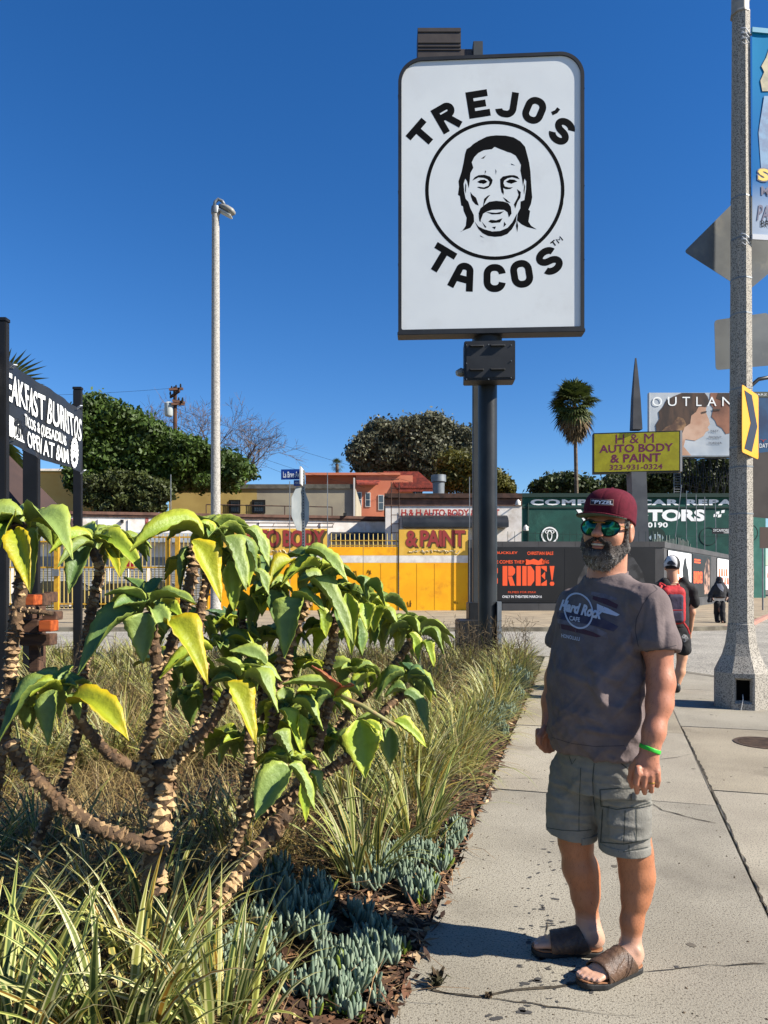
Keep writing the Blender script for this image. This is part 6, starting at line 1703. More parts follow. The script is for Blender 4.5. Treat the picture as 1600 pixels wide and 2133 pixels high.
stem(PA, [(38, 1088), (46, 1150), (44, 1230), (30, 1310), (22, 1400), (12, 1500), (-10, 1640), (-20, 1800)], 17, D1)
stem(PA, [(192, 1145), (212, 1185), (194, 1250), (182, 1320), (172, 1400), (170, 1500), (130, 1640), (60, 1790)], 13, D2)
stem(PA, [(38, 1270), (75, 1274), (110, 1278)], 7, D1 - .05)
stem(PB, [(408, 1135), (402, 1190), (388, 1250), (374, 1300), (352, 1360), (338, 1440)], 15, D3, -.05)
stem(PB, [(436, 1140), (432, 1210), (418, 1270), (412, 1340), (428, 1400), (436, 1460), (400, 1550), (350, 1600)], 13, D3 + .05, -.1)
stem(PB, [(312, 1275), (320, 1340), (330, 1400), (334, 1460), (322, 1510), (304, 1560), (302, 1620), (318, 1660)], 17, D4, .1)
stem(PB, [(148, 1475), (185, 1525), (230, 1575), (290, 1604), (328, 1612)], 15, D5, .15)
stem(PB, [(475, 1440), (448, 1500), (410, 1540), (370, 1575), (348, 1610)], 14, D4 + .05, .05)
stem(PB, [(338, 1585), (340, 1650), (334, 1710), (322, 1770), (318, 1860)], 29, D4 + .12)
stem(PB, [(18, 1545), (60, 1608), (130, 1676), (200, 1724), (280, 1752), (330, 1770)], 20, D5, .15)
stem(PC, [(640, 1235), (615, 1290), (596, 1350), (588, 1410), (560, 1470)], 21, 3.0)
stem(PC, [(700, 1285), (692, 1350), (676, 1420), (660, 1500), (645, 1580), (600, 1680), (560, 1760)], 13, 3.1)
stem(PC, [(575, 1475), (566, 1540), (552, 1610), (532, 1670), (500, 1730), (480, 1800)], 14, 2.8)
stem(PC, [(690, 1455), (676, 1500), (662, 1560), (640, 1620)], 12, 2.9)
stem(PC, [(745, 1560), (712, 1585), (680, 1610), (620, 1650), (545, 1700)], 13, 2.95)
stem(PC, [(850, 1440), (818, 1462), (800, 1480), (760, 1540), (720, 1590)], 11, 3.2, -.15)
stem(PC, [(856, 1335), (830, 1375), (790, 1420), (730, 1480), (670, 1560)], 10, 3.6, -.4)
stem(PC, [(500, 1255), (505, 1300), (520, 1360), (540, 1420), (550, 1500)], 10, 3.3)
stem(PC, [(480, 1400), (500, 1440), (520, 1500), (520, 1600), (500, 1700)], 13, 2.7)
leaves = {
 'A': [((60, 1085), (152, 1166), 34, 70, 'g', D1, -.12), ((30, 1105), (62, 1234), 24, 30, 'y', D1 - .1, -.12), ((78, 1100), (64, 1236), 32, 10, 'm', D1 - .02, -.05), ((45, 1095), (-70, 1150), 34, 60, 'g', D1, -.1), ((28, 1090), (-12, 1165), 30, 40, 'm', D1, -.2),
       ((50, 1095), (44, 1226), 22, 10, 'd', D1 + .15, .1), ((45, 1090), (28, 1062), 20, 20, 'd', D1 + .1, .15), ((60, 1085), (92, 1068), 18, 22, 'g', D1 + .1, .1), ((20, 1085), (-30, 1062), 26, 20, 'd', D1 + .05, .15),
       ((185, 1130), (143, 1236), 26, 25, 'd', D2, -.1), ((205, 1130), (298, 1192), 24, 40, 'm', D2, -.1), ((208, 1122), (252, 1098), 16, 15, 'g', D2 + .1, .1), ((190, 1125), (102, 1152), 20, 30, 'm', D2, -.1), ((215, 1135), (252, 1184), 18, 25, 'm', D2 + .1, .05), ((200, 1120), (155, 1110), 18, 20, 'g', D2 + .1, .1), ((222, 1145), (250, 1204), 11, 18, 'y', D2 - .05, -.1), ((195, 1140), (120, 1180), 16, 34, 'g', D2 - .05, -.15)],
 'B': [((421, 1118), (270, 1148), 34, 58, 'm', D3 - .05, -.15), ((398, 1128), (461, 1254), 30, 24, 'y', D3 - .15, -.05), ((462, 1122), (513, 1230), 28, 30, 'g', D3 - .1, -.05), ((512, 1108), (561, 1180), 22, 26, 'g', D3, 0), ((530, 1192), (560, 1240), 16, 16, 'g', D3 + .05, 0), ((508, 1146), (519, 1224), 15, 14, 'm', D3, 0), ((478, 1170), (488, 1276), 22, 10, 'm', D3 + .05, 0), ((468, 1110), (378, 1086), 22, 20, 'g', D3 + .1, .1), ((400, 1140), (374, 1230), 21, 14, 'd', D3 + .02, 0),
       ((440, 1105), (525, 1106), 22, 30, 'g', D3 + .1, .12), ((450, 1120), (560, 1130), 24, 38, 'd', D3 + .15, .1), ((440, 1115), (470, 1078), 22, 12, 'g', D3 + .12, .12), ((490, 1120), (540, 1210), 20, 26, 'd', D3 + .12, .05), ((430, 1110), (440, 1200), 20, 16, 'd', D3 + .15, .1),
       ((303, 1250), (217, 1238), 19, 16, 'g', D4, -.05), ((318, 1252), (408, 1257), 20, 26, 'g', D4, -.08), ((306, 1278), (298, 1383), 32, 22, 'g', D4 - .1, -.02), ((292, 1272), (236, 1266), 21, 22, 'd', D4, -.1), ((288, 1288), (162, 1405), 34, 62, 'd', D4 + .02, -.12), ((345, 1300), (433, 1426), 34, 50, 'y', D4 - .08, -.08), ((442, 1352), (332, 1412), 25, 28, 'm', D4 + .08, -.1), ((300, 1242), (258, 1202), 17, 10, 'd', D4 + .08, .08), ((312, 1242), (337, 1203), 17, 8, 'd', D4 + .08, .08), ((342, 1275), (380, 1288), 17, 16, 'm', D4, -.05), ((330, 1262), (345, 1230), 20, 8, 'g', D4 + .04, .05), ((318, 1270), (345, 1320), 22, 18, 'g', D4 - .06, -.05),
       ((112, 1432), (-4, 1545), 30, 60, 'd', D5, -.1), ((118, 1438), (100, 1552), 27, 20, 'g', D5 - .08, -.02), ((148, 1466), (269, 1543), 32, 58, 'y', D5 - .05, -.1), ((116, 1428), (70, 1404), 20, 14, 'g', D5 + .05, .05), ((130, 1426), (152, 1384), 18, 8, 'g', D5 + .06, .06), ((138, 1440), (176, 1412), 18, 14, 'd', D5 + .02, .05), ((125, 1440), (62, 1450), 22, 26, 'm', D5, -.08), ((140, 1450), (165, 1500), 17, 18, 'g', D5 - .02, -.04)],
 'C': [((638, 1152), (725, 1212), 23, 30, 'g', 2.95, -.05), ((648, 1212), (736, 1342), 27, 42, 'g', 2.9, -.05), ((722, 1236), (732, 1366), 20, 14, 'm', 2.98, 0), ((632, 1250), (592, 1371), 38, 24, 'g', 2.85, -.08), ((612, 1250), (676, 1272), 22, 22, 'g', 2.87, -.05), ((664, 1180), (584, 1222), 22, 30, 'm', 2.95, -.1), ((610, 1172), (561, 1218), 21, 26, 'y', 2.95, -.1), ((645, 1170), (588, 1166), 18, 20, 'd', 3.05, .05), ((655, 1165), (640, 1136), 14, 4, 'g', 3.05, .08),
       ((742, 1204), (764, 1248), 20, 12, 'd', 3.1, 0), ((764, 1218), (803, 1262), 22, 20, 'd', 3.1, 0), ((758, 1258), (766, 1316), 18, 12, 'm', 3.05, -.05), ((670, 1220), (620, 1210), 20, 20, 'g', 3.0, -.05), ((690, 1200), (752, 1215), 22, 20, 'd', 3.1, 0), ((690, 1250), (712, 1320), 22, 18, 'd', 3.05, 0), ((700, 1270), (744, 1300), 22, 26, 'd', 3.1, .05), ((662, 1270), (680, 1330), 18, 14, 'm', 2.95, 0), ((735, 1290), (755, 1366), 20, 16, 'd', 3.05, 0), ((560, 1230), (572, 1296), 20, 14, 'd', 3.1, 0), ((555, 1200), (548, 1150), 16, 6, 'd', 3.2, .1),
       ((787, 1286), (834, 1314), 23, 20, 'g', 3.5, 0), ((838, 1292), (880, 1342), 20, 20, 'g', 3.5, 0), ((880, 1322), (925, 1362), 22, 24, 'd', 3.5, 0), ((880, 1336), (905, 1390), 14, 12, 'm', 3.45, 0), ((852, 1320), (873, 1378), 15, 14, 'm', 3.45, 0), ((835, 1360), (838, 1403), 17, 8, 'd', 3.55, 0), ((850, 1310), (800, 1330), 20, 20, 'd', 3.5, 0), ((800, 1290), (780, 1345), 18, 14, 'd', 3.5, 0), ((858, 1305), (905, 1310), 18, 16, 'g', 3.6, .05),
       ((470, 1424), (533, 1550), 30, 28, 'y', 2.5, -.06), ((512, 1410), (580, 1484), 29, 38, 'g', 2.55, -.02), ((500, 1408), (448, 1374), 22, 14, 'g', 2.6, 0), ((553, 1384), (478, 1356), 22, 14, 'g', 2.7, 0), ((500, 1410), (560, 1400), 20, 20, 'g', 2.65, 0), ((520, 1420), (530, 1370), 18, 0, 'g', 2.7, .05), ((490, 1425), (430, 1432), 18, 22, 'd', 2.6, 0),
       ((698, 1440), (588, 1424), 19, 18, 'g', 2.75, 0), ((706, 1452), (650, 1386), 17, 6, 'r', 2.7, -.1), ((702, 1452), (738, 1426), 13, 6, 'r', 2.7, -.08), ((821, 1504), (889, 1557), 17, 12, 'm', 2.65, 0), ((748, 1500), (761, 1622), 36, 12, 'm', 2.6, -.05), ((812, 1516), (813, 1598), 20, 10, 'd', 2.7, 0), ((694, 1458), (742, 1492), 20, 16, 'm', 2.7, 0), ((704, 1440), (757, 1452), 22, 16, 'g', 2.85, 0), ((738, 1430), (782, 1402), 16, 8, 'm', 3.0, .1), ((760, 1505), (800, 1545), 14, 8, 'm', 2.58, -.03), ((690, 1450), (650, 1500), 20, 22, 'd', 2.85, 0), ((790, 1500), (740, 1500), 14, 8, 'g', 2.7, 0),
       ((842, 1405), (783, 1457), 22, 26, 'd', 3.1, 0), ((842, 1448), (894, 1528), 20, 34, 'd', 3.05, 0), ((850, 1412), (906, 1440), 22, 24, 'b', 3.15, 0), ((855, 1405), (830, 1380), 14, 8, 'b', 3.2, .05), ((850, 1420), (880, 1470), 20, 20, 'd', 3.2, .05), ((845, 1440), (800, 1452), 16, 14, 'd', 3.1, 0),
       ((583, 1478), (629, 1570), 20, 20, 'm', 2.7, 0), ((610, 1462), (674, 1522), 23, 26, 'g', 2.75, 0), ((622, 1488), (633, 1562), 13, 10, 'm', 2.72, 0), ((600, 1470), (590, 1430), 20, 4, 'g', 2.85, .05), ((605, 1480), (560, 1500), 18, 16, 'd', 2.8, 0),
       ((568, 1532), (612, 1592), 22, 18, 'g', 2.6, 0), ((604, 1604), (532, 1708), 36, 24, 'g', 2.5, -.08), ((600, 1598), (656, 1688), 22, 26, 'g', 2.52, 0), ((628, 1606), (637, 1714), 20, 12, 'm', 2.6, 0), ((645, 1610), (673, 1660), 15, 12, 'g', 2.6, 0), ((598, 1590), (572, 1570), 16, 4, 'g', 2.6, 0), ((610, 1592), (640, 1575), 14, 4, 'm', 2.62, .03),
       ((540, 1330), (448, 1336), 19, 16, 'g', 3.3, 0), ((545, 1335), (500, 1370), 16, 12, 'd', 3.3, 0), ((530, 1320), (495, 1300), 15, 8, 'd', 3.4, 0), ((550, 1330), (590, 1310), 16, 10, 'd', 3.4, 0), ((470, 1300), (430, 1270), 15, 8, 'b', 3.6, 0), ((480, 1300), (520, 1285), 15, 8, 'b', 3.6, 0), ((470, 1300), (440, 1320), 15, 8, 'b', 3.6, 0), ((480, 1305), (500, 1335), 14, 8, 'b', 3.6, 0), ((475, 1300), (465, 1262), 14, 2, 'b', 3.7, 0)]}
for key, par in (('A', PA), ('B', PB), ('C', PC)):
    for L_ in leaves[key]: leaf(par, *L_[:2], L_[2], L_[3], L_[4], L_[5], L_[6])
# hidden younger leaves at the heart of each rosette
for par, cx, cy, D in ((PB, 392, 1452, 2.75), (PC, 500, 1545, 2.8), (PB, 62, 1470, 2.6), (PC, 680, 1545, 3.0), (PB, 372, 1390, 2.8), (PC, 545, 1262, 3.15), (PC, 700, 1320, 3.2), (PC, 625, 1392, 3.1), (PB, 455, 1345, 3.0), (PC, 590, 1330, 3.25), (PC, 775, 1260, 3.25), (PC, 690, 1240, 3.15), (PB, 372, 1300, 2.9), (PA, 95, 1100, 2.85), (PC, 560, 1420, 3.0), (PC, 820, 1300, 3.6), (PC, 655, 1455, 3.0), (PB, 415, 1180, 2.95), (PB, 505, 1165, 2.95), (PA, 250, 1140, 3.1), (PC, 740, 1400, 3.2), (PC, 470, 1300, 3.5), (PC, 615, 1520, 2.95), (PA, 40, 1092, D1), (PA, 202, 1130, D2), (PB, 440, 1112, D3), (PB, 312, 1258, D4), (PB, 128, 1436, D5), (PC, 498, 1408, 2.6), (PC, 662, 1190, 3.0), (PC, 855, 1320, 3.55), (PC, 848, 1420, 3.15), (PC, 600, 1476, 2.78), (PC, 604, 1590, 2.6), (PC, 560, 1225, 3.1), (PC, 735, 1240, 3.15)):
    for q in range(8):
        a = lrg.uniform(-.1, 3.24); l = lrg.uniform(44, 84)
        leaf(par, (cx + 8 * math.cos(a), cy), (cx + l * 1.15 * math.cos(a), cy + 2 + l * .72 * math.sin(a)), l * .31, 30, lrg.choice(['g', 'm', 'g', 'd']), D + .08, lrg.uniform(.0, .22))
    for q in range(5):
        a = lrg.uniform(0, 6.28); l = lrg.uniform(26, 44)
        leaf(par, (cx, cy), (cx + l * math.cos(a), cy - 6 + l * .5 * math.sin(a)), l * .34, 14, lrg.choice(['g', 'm', 'd']), D + .05, lrg.uniform(-.12, .12))
mb = MB(); mb.tube([W(704, 1448, 2.7), W(755, 1470, 2.66), W(824, 1512, 2.62)], [.010, .009, .007], 8); mb.build('flower_stalk', mat('stalk_green', RGB(150, 150, 90), .6, RGB(170, 130, 90), 20), PC, smooth=True)
stem(PC, [(600, 1690), (560, 1740), (500, 1820), (430, 1910), (380, 1990)], 22, 2.95, -.45)
for nm, mb in scar_store.items():
    o = mb.build('leaf_scar', M_scar, bpy.data.objects[nm]); tag(o, kind='stuff')
# ---- blade grasses
def blade_shader(name, stripe):
    m = bpy.data.materials.new(name); m.use_nodes = True; nt = m.node_tree; N = nt.nodes; L = nt.links; b = N['Principled BSDF']
    b.inputs['Roughness'].default_value = .5; b.inputs['Specular IOR Level'].default_value = .35
    a = N.new('ShaderNodeVertexColor'); a.layer_name = 'Col'; cur = a.outputs['Color']
    if stripe:
        uv = N.new('ShaderNodeUVMap'); uv.uv_map = 'UV'; sp_ = N.new('ShaderNodeSeparateXYZ'); L.new(uv.outputs[0], sp_.inputs[0])
        m1 = N.new('ShaderNodeMath'); m1.operation = 'SUBTRACT'; m1.inputs[1].default_value = .5; L.new(sp_.outputs[0], m1.inputs[0])
        m2 = N.new('ShaderNodeMath'); m2.operation = 'ABSOLUTE'; L.new(m1.outputs[0], m2.inputs[0])
        r = N.new('ShaderNodeMapRange'); r.inputs['From Min'].default_value = .20; r.inputs['From Max'].default_value = .30; L.new(m2.outputs[0], r.inputs['Value'])
        x = N.new('ShaderNodeMix'); x.data_type = 'RGBA'; L.new(r.outputs[0], x.inputs['Factor']); L.new(cur, x.inputs[6])
        a2 = N.new('ShaderNodeVertexColor'); a2.layer_name = 'Edge'; L.new(a2.outputs['Color'], x.inputs[7]); cur = x.outputs[2]
    L.new(cur, b.inputs['Base Color'])
    t = N.new('ShaderNodeBsdfTranslucent'); L.new(cur, t.inputs['Color']); ms = N.new('ShaderNodeMixShader'); ms.inputs[0].default_value = .22
    L.new(b.outputs[0], ms.inputs[1]); L.new(t.outputs[0], ms.inputs[2]); L.new(ms.outputs[0], N['Material Output'].inputs['Surface'])
    return m
M_blade = blade_shader('striped_blade', True); M_dry = blade_shader('dry_blade', False)
def blades(base, azi, length, width, lean, droop, cin, cedge, rg, nseg=5, cup=.25):
    """base (n,3); returns mesh of n strap leaves, two quads wide"""
    n = len(base); t = np.linspace(0, 1, nseg + 1)
    d = np.stack([np.cos(azi), np.sin(azi), np.zeros(n)], 1); sd_ = np.stack([-np.sin(azi), np.cos(azi), np.zeros(n)], 1)
    tw = rg.normal(size=n) * .5; V = np.zeros((n, nseg + 1, 3, 3))
    prev = base.copy(); ang = lean.copy()
    for i in range(nseg + 1):
        if i > 0:
            ang = lean + droop * t[i] ** 1.6; st = length / nseg
            prev = prev + (d * np.sin(ang)[:, None] + np.array([0, 0, 1])[None] * np.cos(ang)[:, None]) * st[:, None]
        w = width * (.55 + .45 * np.minimum(t[i] * 3, 1)) * (1 - max(t[i] - .45, 0) / .55 * .985) * .5
        s = sd_ * np.cos(tw + t[i] * .6)[:, None] + d * np.sin(tw + t[i] * .6)[:, None] * .8
        nrm = d * np.cos(ang)[:, None] - np.array([0, 0, 1])[None] * np.sin(ang)[:, None]
        V[:, i, 0] = prev - s * w[:, None] + nrm * (w * cup)[:, None]; V[:, i, 1] = prev; V[:, i, 2] = prev + s * w[:, None] + nrm * (w * cup)[:, None]
    V[:, :, :, 2] = np.maximum(V[:, :, :, 2], .004)
    m = 3 * (nseg + 1); f = []
    for i in range(nseg):
        for j in range(2): f.append([i * 3 + j, i * 3 + j + 1, i * 3 + j + 4, i * 3 + j + 3])
    f = np.array(f); F = (f[None] + (np.arange(n) * m)[:, None, None]).reshape(-1, 4)
    me = np_mesh(V.reshape(-1, 3), F)
    me_n = len(me.polygons)
    set_color(me, np.repeat(cin, m, axis=0), 'Col')
    if cedge is not None:
        set_color(me, np.repeat(cedge, m, axis=0), 'Edge')
        uv = me.uv_layers.new(name='UV'); q = np.tile(np.array([[0, 0], [.5, 0], [.5, 1], [0, 1], [.5, 0], [1, 0], [1, 1], [.5, 1]], dtype=np.float32), (n * nseg, 1))
        if len(uv.data) == len(q): uv.data.foreach_set('uv', q.ravel())
    return me
def palette(n, rg, cols, wts):
    c = np.array([[lin(v) for v in q] for q in cols]); i = rg.choice(len(c), n, p=np.array(wts) / sum(wts)); return c[i] * (.75 + .5 * rg.random(n))[:, None]
FIN = [(104, 128, 62), (128, 142, 64), (84, 108, 56), (160, 160, 74), (150, 112, 40)]; FED = [(214, 210, 140), (196, 200, 112), (226, 220, 170), (206, 186, 92)]
def tussocks(pos, nb, H, rg, wid, spread=.14, fan_=.75, az=None):
    n = len(pos) * nb; P = np.repeat(np.array(pos), nb, axis=0)
    a = rg.random(n) * 2 * math.pi; rr_ = spread * np.sqrt(rg.random(n)); base = P + np.stack([rr_ * np.cos(a), rr_ * np.sin(a), np.zeros(n)], 1)
    base[:, 2] = [bed_z(x, y) - .01 for x, y in base[:, :2]]
    azi = a + rg.normal(size=n) * .5
    return base, azi, H * (.55 + .6 * rg.random(n)), wid * (.6 + .7 * rg.random(n)), (.08 + fan_ * rg.random(n) ** 1.3), .5 + 1.0 * rg.random(n)
grg = np.random.default_rng(5)
def edge_x(y): return O2.x + (y - O2.y) * Sd.x / Sd.y
# large variegated clumps, each a plant with its biggest leaves as parts
flax = [(-1.02, 1.98, .62, 'variegated flax clump in the lower left corner of the photo', 60), (-.76, 2.08, .58, 'variegated flax clump right of the corner clump at the bottom edge', 60), (-.50, 2.22, .48, 'smaller flax clump leaning over the blue chalk sticks', 42), (-1.30, 2.35, .62, 'variegated flax clump at the left edge below the fallen stems', 44), (-.82, 2.55, .50, 'flax clump just under the forked succulent trunk', 40), (-.10, 3.45, .62, 'tall flax clump right of the lowest hanging succulent leaves', 40), (.16, 3.95, .66, 'flax clump sweeping towards the pavement beside the mulch strip', 0), (-.2, 4.2, .62, 'flax clump behind the one sweeping towards the pavement', 0)]
for (x, y, H, lab, npart) in flax:
    t = empty('flax_plant', (x, y, 0), lab, 'flax plant', 'variegated flax clumps in the bed'); nb = 66
    base, azi, ln, wd2, le, dr = tussocks([(x, y, 0)], nb, H, grg, .026 if y < 3 else .020, .12, .50)
    order = np.argsort(-(ln * wd2)); cin = palette(nb, grg, FIN, [4, 4, 4, 3, 2]) * .85; ced = palette(nb, grg, FED, [3, 3, 2, 1])
    for i in order[:npart]:
        me = blades(base[i:i + 1], azi[i:i + 1], ln[i:i + 1], wd2[i:i + 1], le[i:i + 1], dr[i:i + 1], cin[i:i + 1], ced[i:i + 1], grg, 7); link('leaf_blade', me, M_blade, t)
    q = order[npart:]
    o = link('small_leaf_blade', blades(base[q], azi[q], ln[q], wd2[q], le[q], dr[q], cin[q], ced[q], grg, 6), M_blade, t); tag(o, kind='stuff')
# general flax and dry grass cover
def inbed(y0, y1, n, margin, xmin=-.56, clear=True):
    out = []
    while len(out) < n:
        y = y0 + (y1 - y0) * grg.random(); x = xmin * y - .4 + (edge_x(y) - margin - xmin * y + .4) * grg.random()
        if x > edge_x(y) - margin: continue
        if clear and y < 3.15 and x > -.75: continue
        if clear and y < 3.9 and x > edge_x(y) - .38: continue
        out.append((x, y, 0))
    return out
for nm, y0, y1, n, nb, H, wid, margin, lab in (('flax_grass', 2.9, 5.5, 26, 50, .50, .013, .34, 'striped green and cream flax grass filling the near bed'), ('flax_grass', 5.0, 8.5, 46, 60, .60, .015, .30, 'striped flax grass filling the middle of the bed'), ('flax_grass', 8.2, 12.3, 110, 60, .62, .018, .26, 'striped flax grass along the far end of the bed')):
    pos = inbed(y0, y1, n, margin); base, azi, ln, wd2, le, dr = tussocks(pos, nb, H, grg, wid, .16, .7)
    N_ = len(base); me = blades(base, azi, ln, wd2, le, dr, palette(N_, grg, FIN + [(120, 104, 60), (86, 74, 46)], [3, 4, 2, 3, 1, 3, 3]), palette(N_, grg, FED + [(156, 140, 84), (118, 100, 60)], [3, 3, 2, 2, 3, 2]), grg, 5)
    o = link(nm, me, M_blade); tag(o, lab, 'grass', kind='stuff')
# right border tufts sweeping over the edge
pos = [(edge_x(y) - m_, y, 0) for y, m_ in ((4.7, .42), (5.1, .5), (5.5, .38), (5.9, .45), (6.4, .36), (6.8, .5), (7.3, .4), (7.8, .34), (8.3, .4), (8.8, .34), (9.3, .4), (9.9, .32), (10.4, .4), (11.0, .34), (11.6, .4), (12.1, .5))]
rj = random.Random(3); pos = [(x + rj.uniform(-.10, .14), y + rj.uniform(-.15, .15), 0) for x, y, _ in pos]
base, azi, ln, wd2, le, dr = tussocks(pos, 120, .62, grg, .016, .15, .95)
o = link('border_grass', blades(base, azi, ln, wd2, le, dr, palette(len(base), grg, FIN + [(176, 160, 84)], [2, 3, 2, 3, 1, 3]), palette(len(base), grg, FED, [4, 3, 2, 3]), grg, 6), M_blade); tag(o, 'pale green and straw grass tufts sweeping over the pavement edge', 'grass', kind='stuff')
DRY = [(190, 164, 104), (164, 138, 86), (214, 192, 132), (120, 98, 62), (146, 132, 76), (84, 68, 46)]
for y0, y1, n, nb, H, wid, margin, lab in ((2.7, 5.2, 95, 70, .42, .0045, .42, 'tangle of dry straw grass under the succulents'), (5.0, 12.4, 230, 46, .60, .0065, .3, 'dry straw grass standing at the back of the bed')):
    pos = inbed(y0, y1, n, margin); base, azi, ln, wd2, le, dr = tussocks(pos, nb, H, grg, wid, .2, 1.0)
    N_ = len(base); azi = azi + grg.normal(size=N_); o = link('dry_grass', blades(base, azi, ln, wd2, le, dr + .5, palette(N_, grg, DRY, [4, 4, 3, 3, 3, 2]), None, grg, 4), M_dry); tag(o, lab, 'grass', kind='stuff')
pos = inbed(1.9, 3.4, 70, .5, clear=False); pos = [p for p in pos if p[0] < -.35]
base, azi, ln, wd2, le, dr = tussocks(pos, 60, .26, grg, .004, .2, 1.2)
o = link('dry_grass', blades(base, azi, ln, wd2, le, dr + .6, palette(len(base), grg, DRY, [4, 4, 3, 3, 3, 4]), None, grg, 4), M_dry); tag(o, 'short dry grass litter between the front flax clumps', 'grass', kind='stuff')
# wispy seed stems near the pole
pos = [(X(p, dd), dd, 0) for p, dd in ((760, 9), (800, 9.6), (850, 9.2), (900, 9.8), (940, 9.1), (990, 9.9), (1030, 9.4), (1065, 9.9), (880, 8.0), (1085, 10.4), (960, 10.6), (240, 7), (420, 7.6), (150, 6.4), (520, 8.2))]
mb = MB(); rg = random.Random(12)
for (x, y, _) in pos:
    for i in range(16):
        a = rg.uniform(0, 6.28); b = Vector((x + rg.gauss(0, .12), y + rg.gauss(0, .12), 0)); h = rg.uniform(.6, 1.0); dd = Vector((math.cos(a), math.sin(a), 0)) * rg.uniform(.1, .3)
        m1 = b + dd * .5 + Vector((0, 0, h * .6)); tp = b + dd + Vector((0, 0, h)); mb.tube([b, m1, tp], [.003, .0025, .0015], 3, cap=False)
        for q in range(5):
            s = m1.lerp(tp, q / 5); e = s + Vector((rg.gauss(0, .05), rg.gauss(0, .05), rg.uniform(0, .07))); mb.tube([s, e], [.002, .004], 3, cap=True)
tag(mb.build('seed_stems', mat('wispy_stem', RGB(110, 92, 62), .9, RGB(70, 60, 44), 9)), 'wispy brown seed stems rising above the grass round the sign pole', 'grass', kind='stuff')

# ---- blue chalk sticks
def chalk(name, pts, label, seed, L=.056, r=.0076, green=.18):
    """pts: list of (x, y, z-lift) tuft positions"""
    rg = np.random.default_rng(seed); B = []; Dv = []; Ln = []; Rr = []; Cc = []
    blue = np.array([lin(v) for v in (162, 178, 152)]); dk = np.array([lin(v) for v in (116, 138, 116)]); gr = np.array([lin(v) for v in (120, 138, 50)])
    for (x, y, z) in pts:
        n = rg.integers(7, 12); isg = rg.random() < green
        ln = Vector((rg.normal() * .25, rg.normal() * .25, 1)).normalized()
        for q in range(n):
            a = rg.random() * 6.28; e = .08 + 1.0 * (q / n); dd = np.array([math.cos(a) * math.sin(e), math.sin(a) * math.sin(e), math.cos(e)]) + np.array(ln) * .3
            B.append((x + math.cos(a) * .008, y + math.sin(a) * .008, z - q / n * .035)); Dv.append(dd / np.linalg.norm(dd)); Ln.append(L * rg.uniform(.6, 1.15)); Rr.append(r * rg.uniform(.8, 1.15))
            g = rg.random(); c = blue * g + dk * (1 - g)
            if isg and q > n * .35: c = gr * rg.uniform(.7, 1.2)
            Cc.append(c * rg.uniform(.85, 1.12))
    B = np.array(B); Dv = np.array(Dv); Ln = np.array(Ln); Rr = np.array(Rr); n = len(B)
    prof = [(0, .55), (.25, .95), (.65, 1.0), (.9, .7), (1.0, .12)]; ns = 6
    up = np.array([0, 0, 1.0]); a = np.cross(Dv, up + rg.normal(size=(n, 3)) * .05); a /= np.linalg.norm(a, axis=1)[:, None]; b = np.cross(a, Dv)
    V = np.zeros((n, len(prof), ns, 3))
    for i, (t, w) in enumerate(prof):
        c = B + Dv * (Ln * t)[:, None] + up[None] * (Ln * .30 * t * t)[:, None]
        for q in range(ns):
            w_ = 2 * math.pi * q / ns; V[:, i, q] = c + (a * math.cos(w_) + b * math.sin(w_)) * (Rr * w)[:, None]
    f = []
    for i in range(len(prof) - 1):
        for q in range(ns): f.append([i * ns + q, i * ns + (q + 1) % ns, (i + 1) * ns + (q + 1) % ns, (i + 1) * ns + q])
    m = ns * len(prof); F = (np.array(f)[None] + (np.arange(n) * m)[:, None, None]).reshape(-1, 4)
    me = np_mesh(V.reshape(-1, 3), F); set_color(me, np.repeat(np.array(Cc), m, axis=0))
    o = link(name, me, M_chalk, smooth=True); return tag(o, label, 'succulent', kind='stuff')
M_chalk = mat('chalk_stick', (1, 1, 1, 1), .6, attr='Col', spec=.25, trans=.08)
def patch(cx, cy, rx, ry, n, h, seed):
    """tufts on an ellipse of ground given in photograph pixels; higher in the middle"""
    rg = random.Random(seed); out = []
    while len(out) < n:
        u, v = rg.uniform(-1, 1), rg.uniform(-1, 1)
        if u * u + v * v > 1: continue
        p = G(cx + u * rx, cy + v * ry)
        if math.sin(p.x * 17 + seed) * math.sin(p.y * 13 + p.x * 5) > .12 + .5 * rg.random(): continue
        zz = bed_z(p.x, p.y) + h * (.45 + .55 * (1 - u * u - v * v)) * rg.uniform(.6, 1.1)
        if p.x > edge_x(p.y) - .03: continue
        out.append((p.x, p.y, zz))
    return out
chalk('chalk_stick_succulent', patch(650, 1990, 180, 100, 96, .10, 1) + patch(760, 2030, 90, 60, 45, .08, 2) + patch(600, 1900, 90, 40, 40, .12, 14), 'large patch of blue chalk stick succulents beside the pavement in the foreground', 1)
chalk('chalk_stick_succulent', patch(415, 2070, 75, 60, 46, .11, 3), 'patch of blue chalk sticks at the right foot of the front flax clump', 2)
chalk('chalk_stick_succulent', patch(870, 1830, 110, 50, 90, .10, 4) + patch(955, 1740, 40, 30, 28, .07, 5) + patch(760, 1830, 60, 40, 30, .07, 15), 'blue chalk sticks creeping to the pavement beside the long shadow', 3, green=.08)
chalk('chalk_stick_succulent', patch(1040, 1510, 62, 30, 110, .16, 6), 'blue chalk stick mound beside the pavement in front of the tall grass', 4, L=.075, r=.007, green=.03)
chalk('chalk_stick_succulent', patch(1092, 1440, 40, 26, 80, .2, 7), 'farthest blue chalk sticks at the corner of the bed near the sign pole', 5, L=.09, r=.010, green=.03)
chalk('chalk_stick_succulent', patch(846, 1978, 14, 10, 3, .02, 9) + patch(700, 2105, 60, 18, 8, .02, 10), 'small green tipped chalk stick sprigs right at the pavement edge', 6, green=.9)

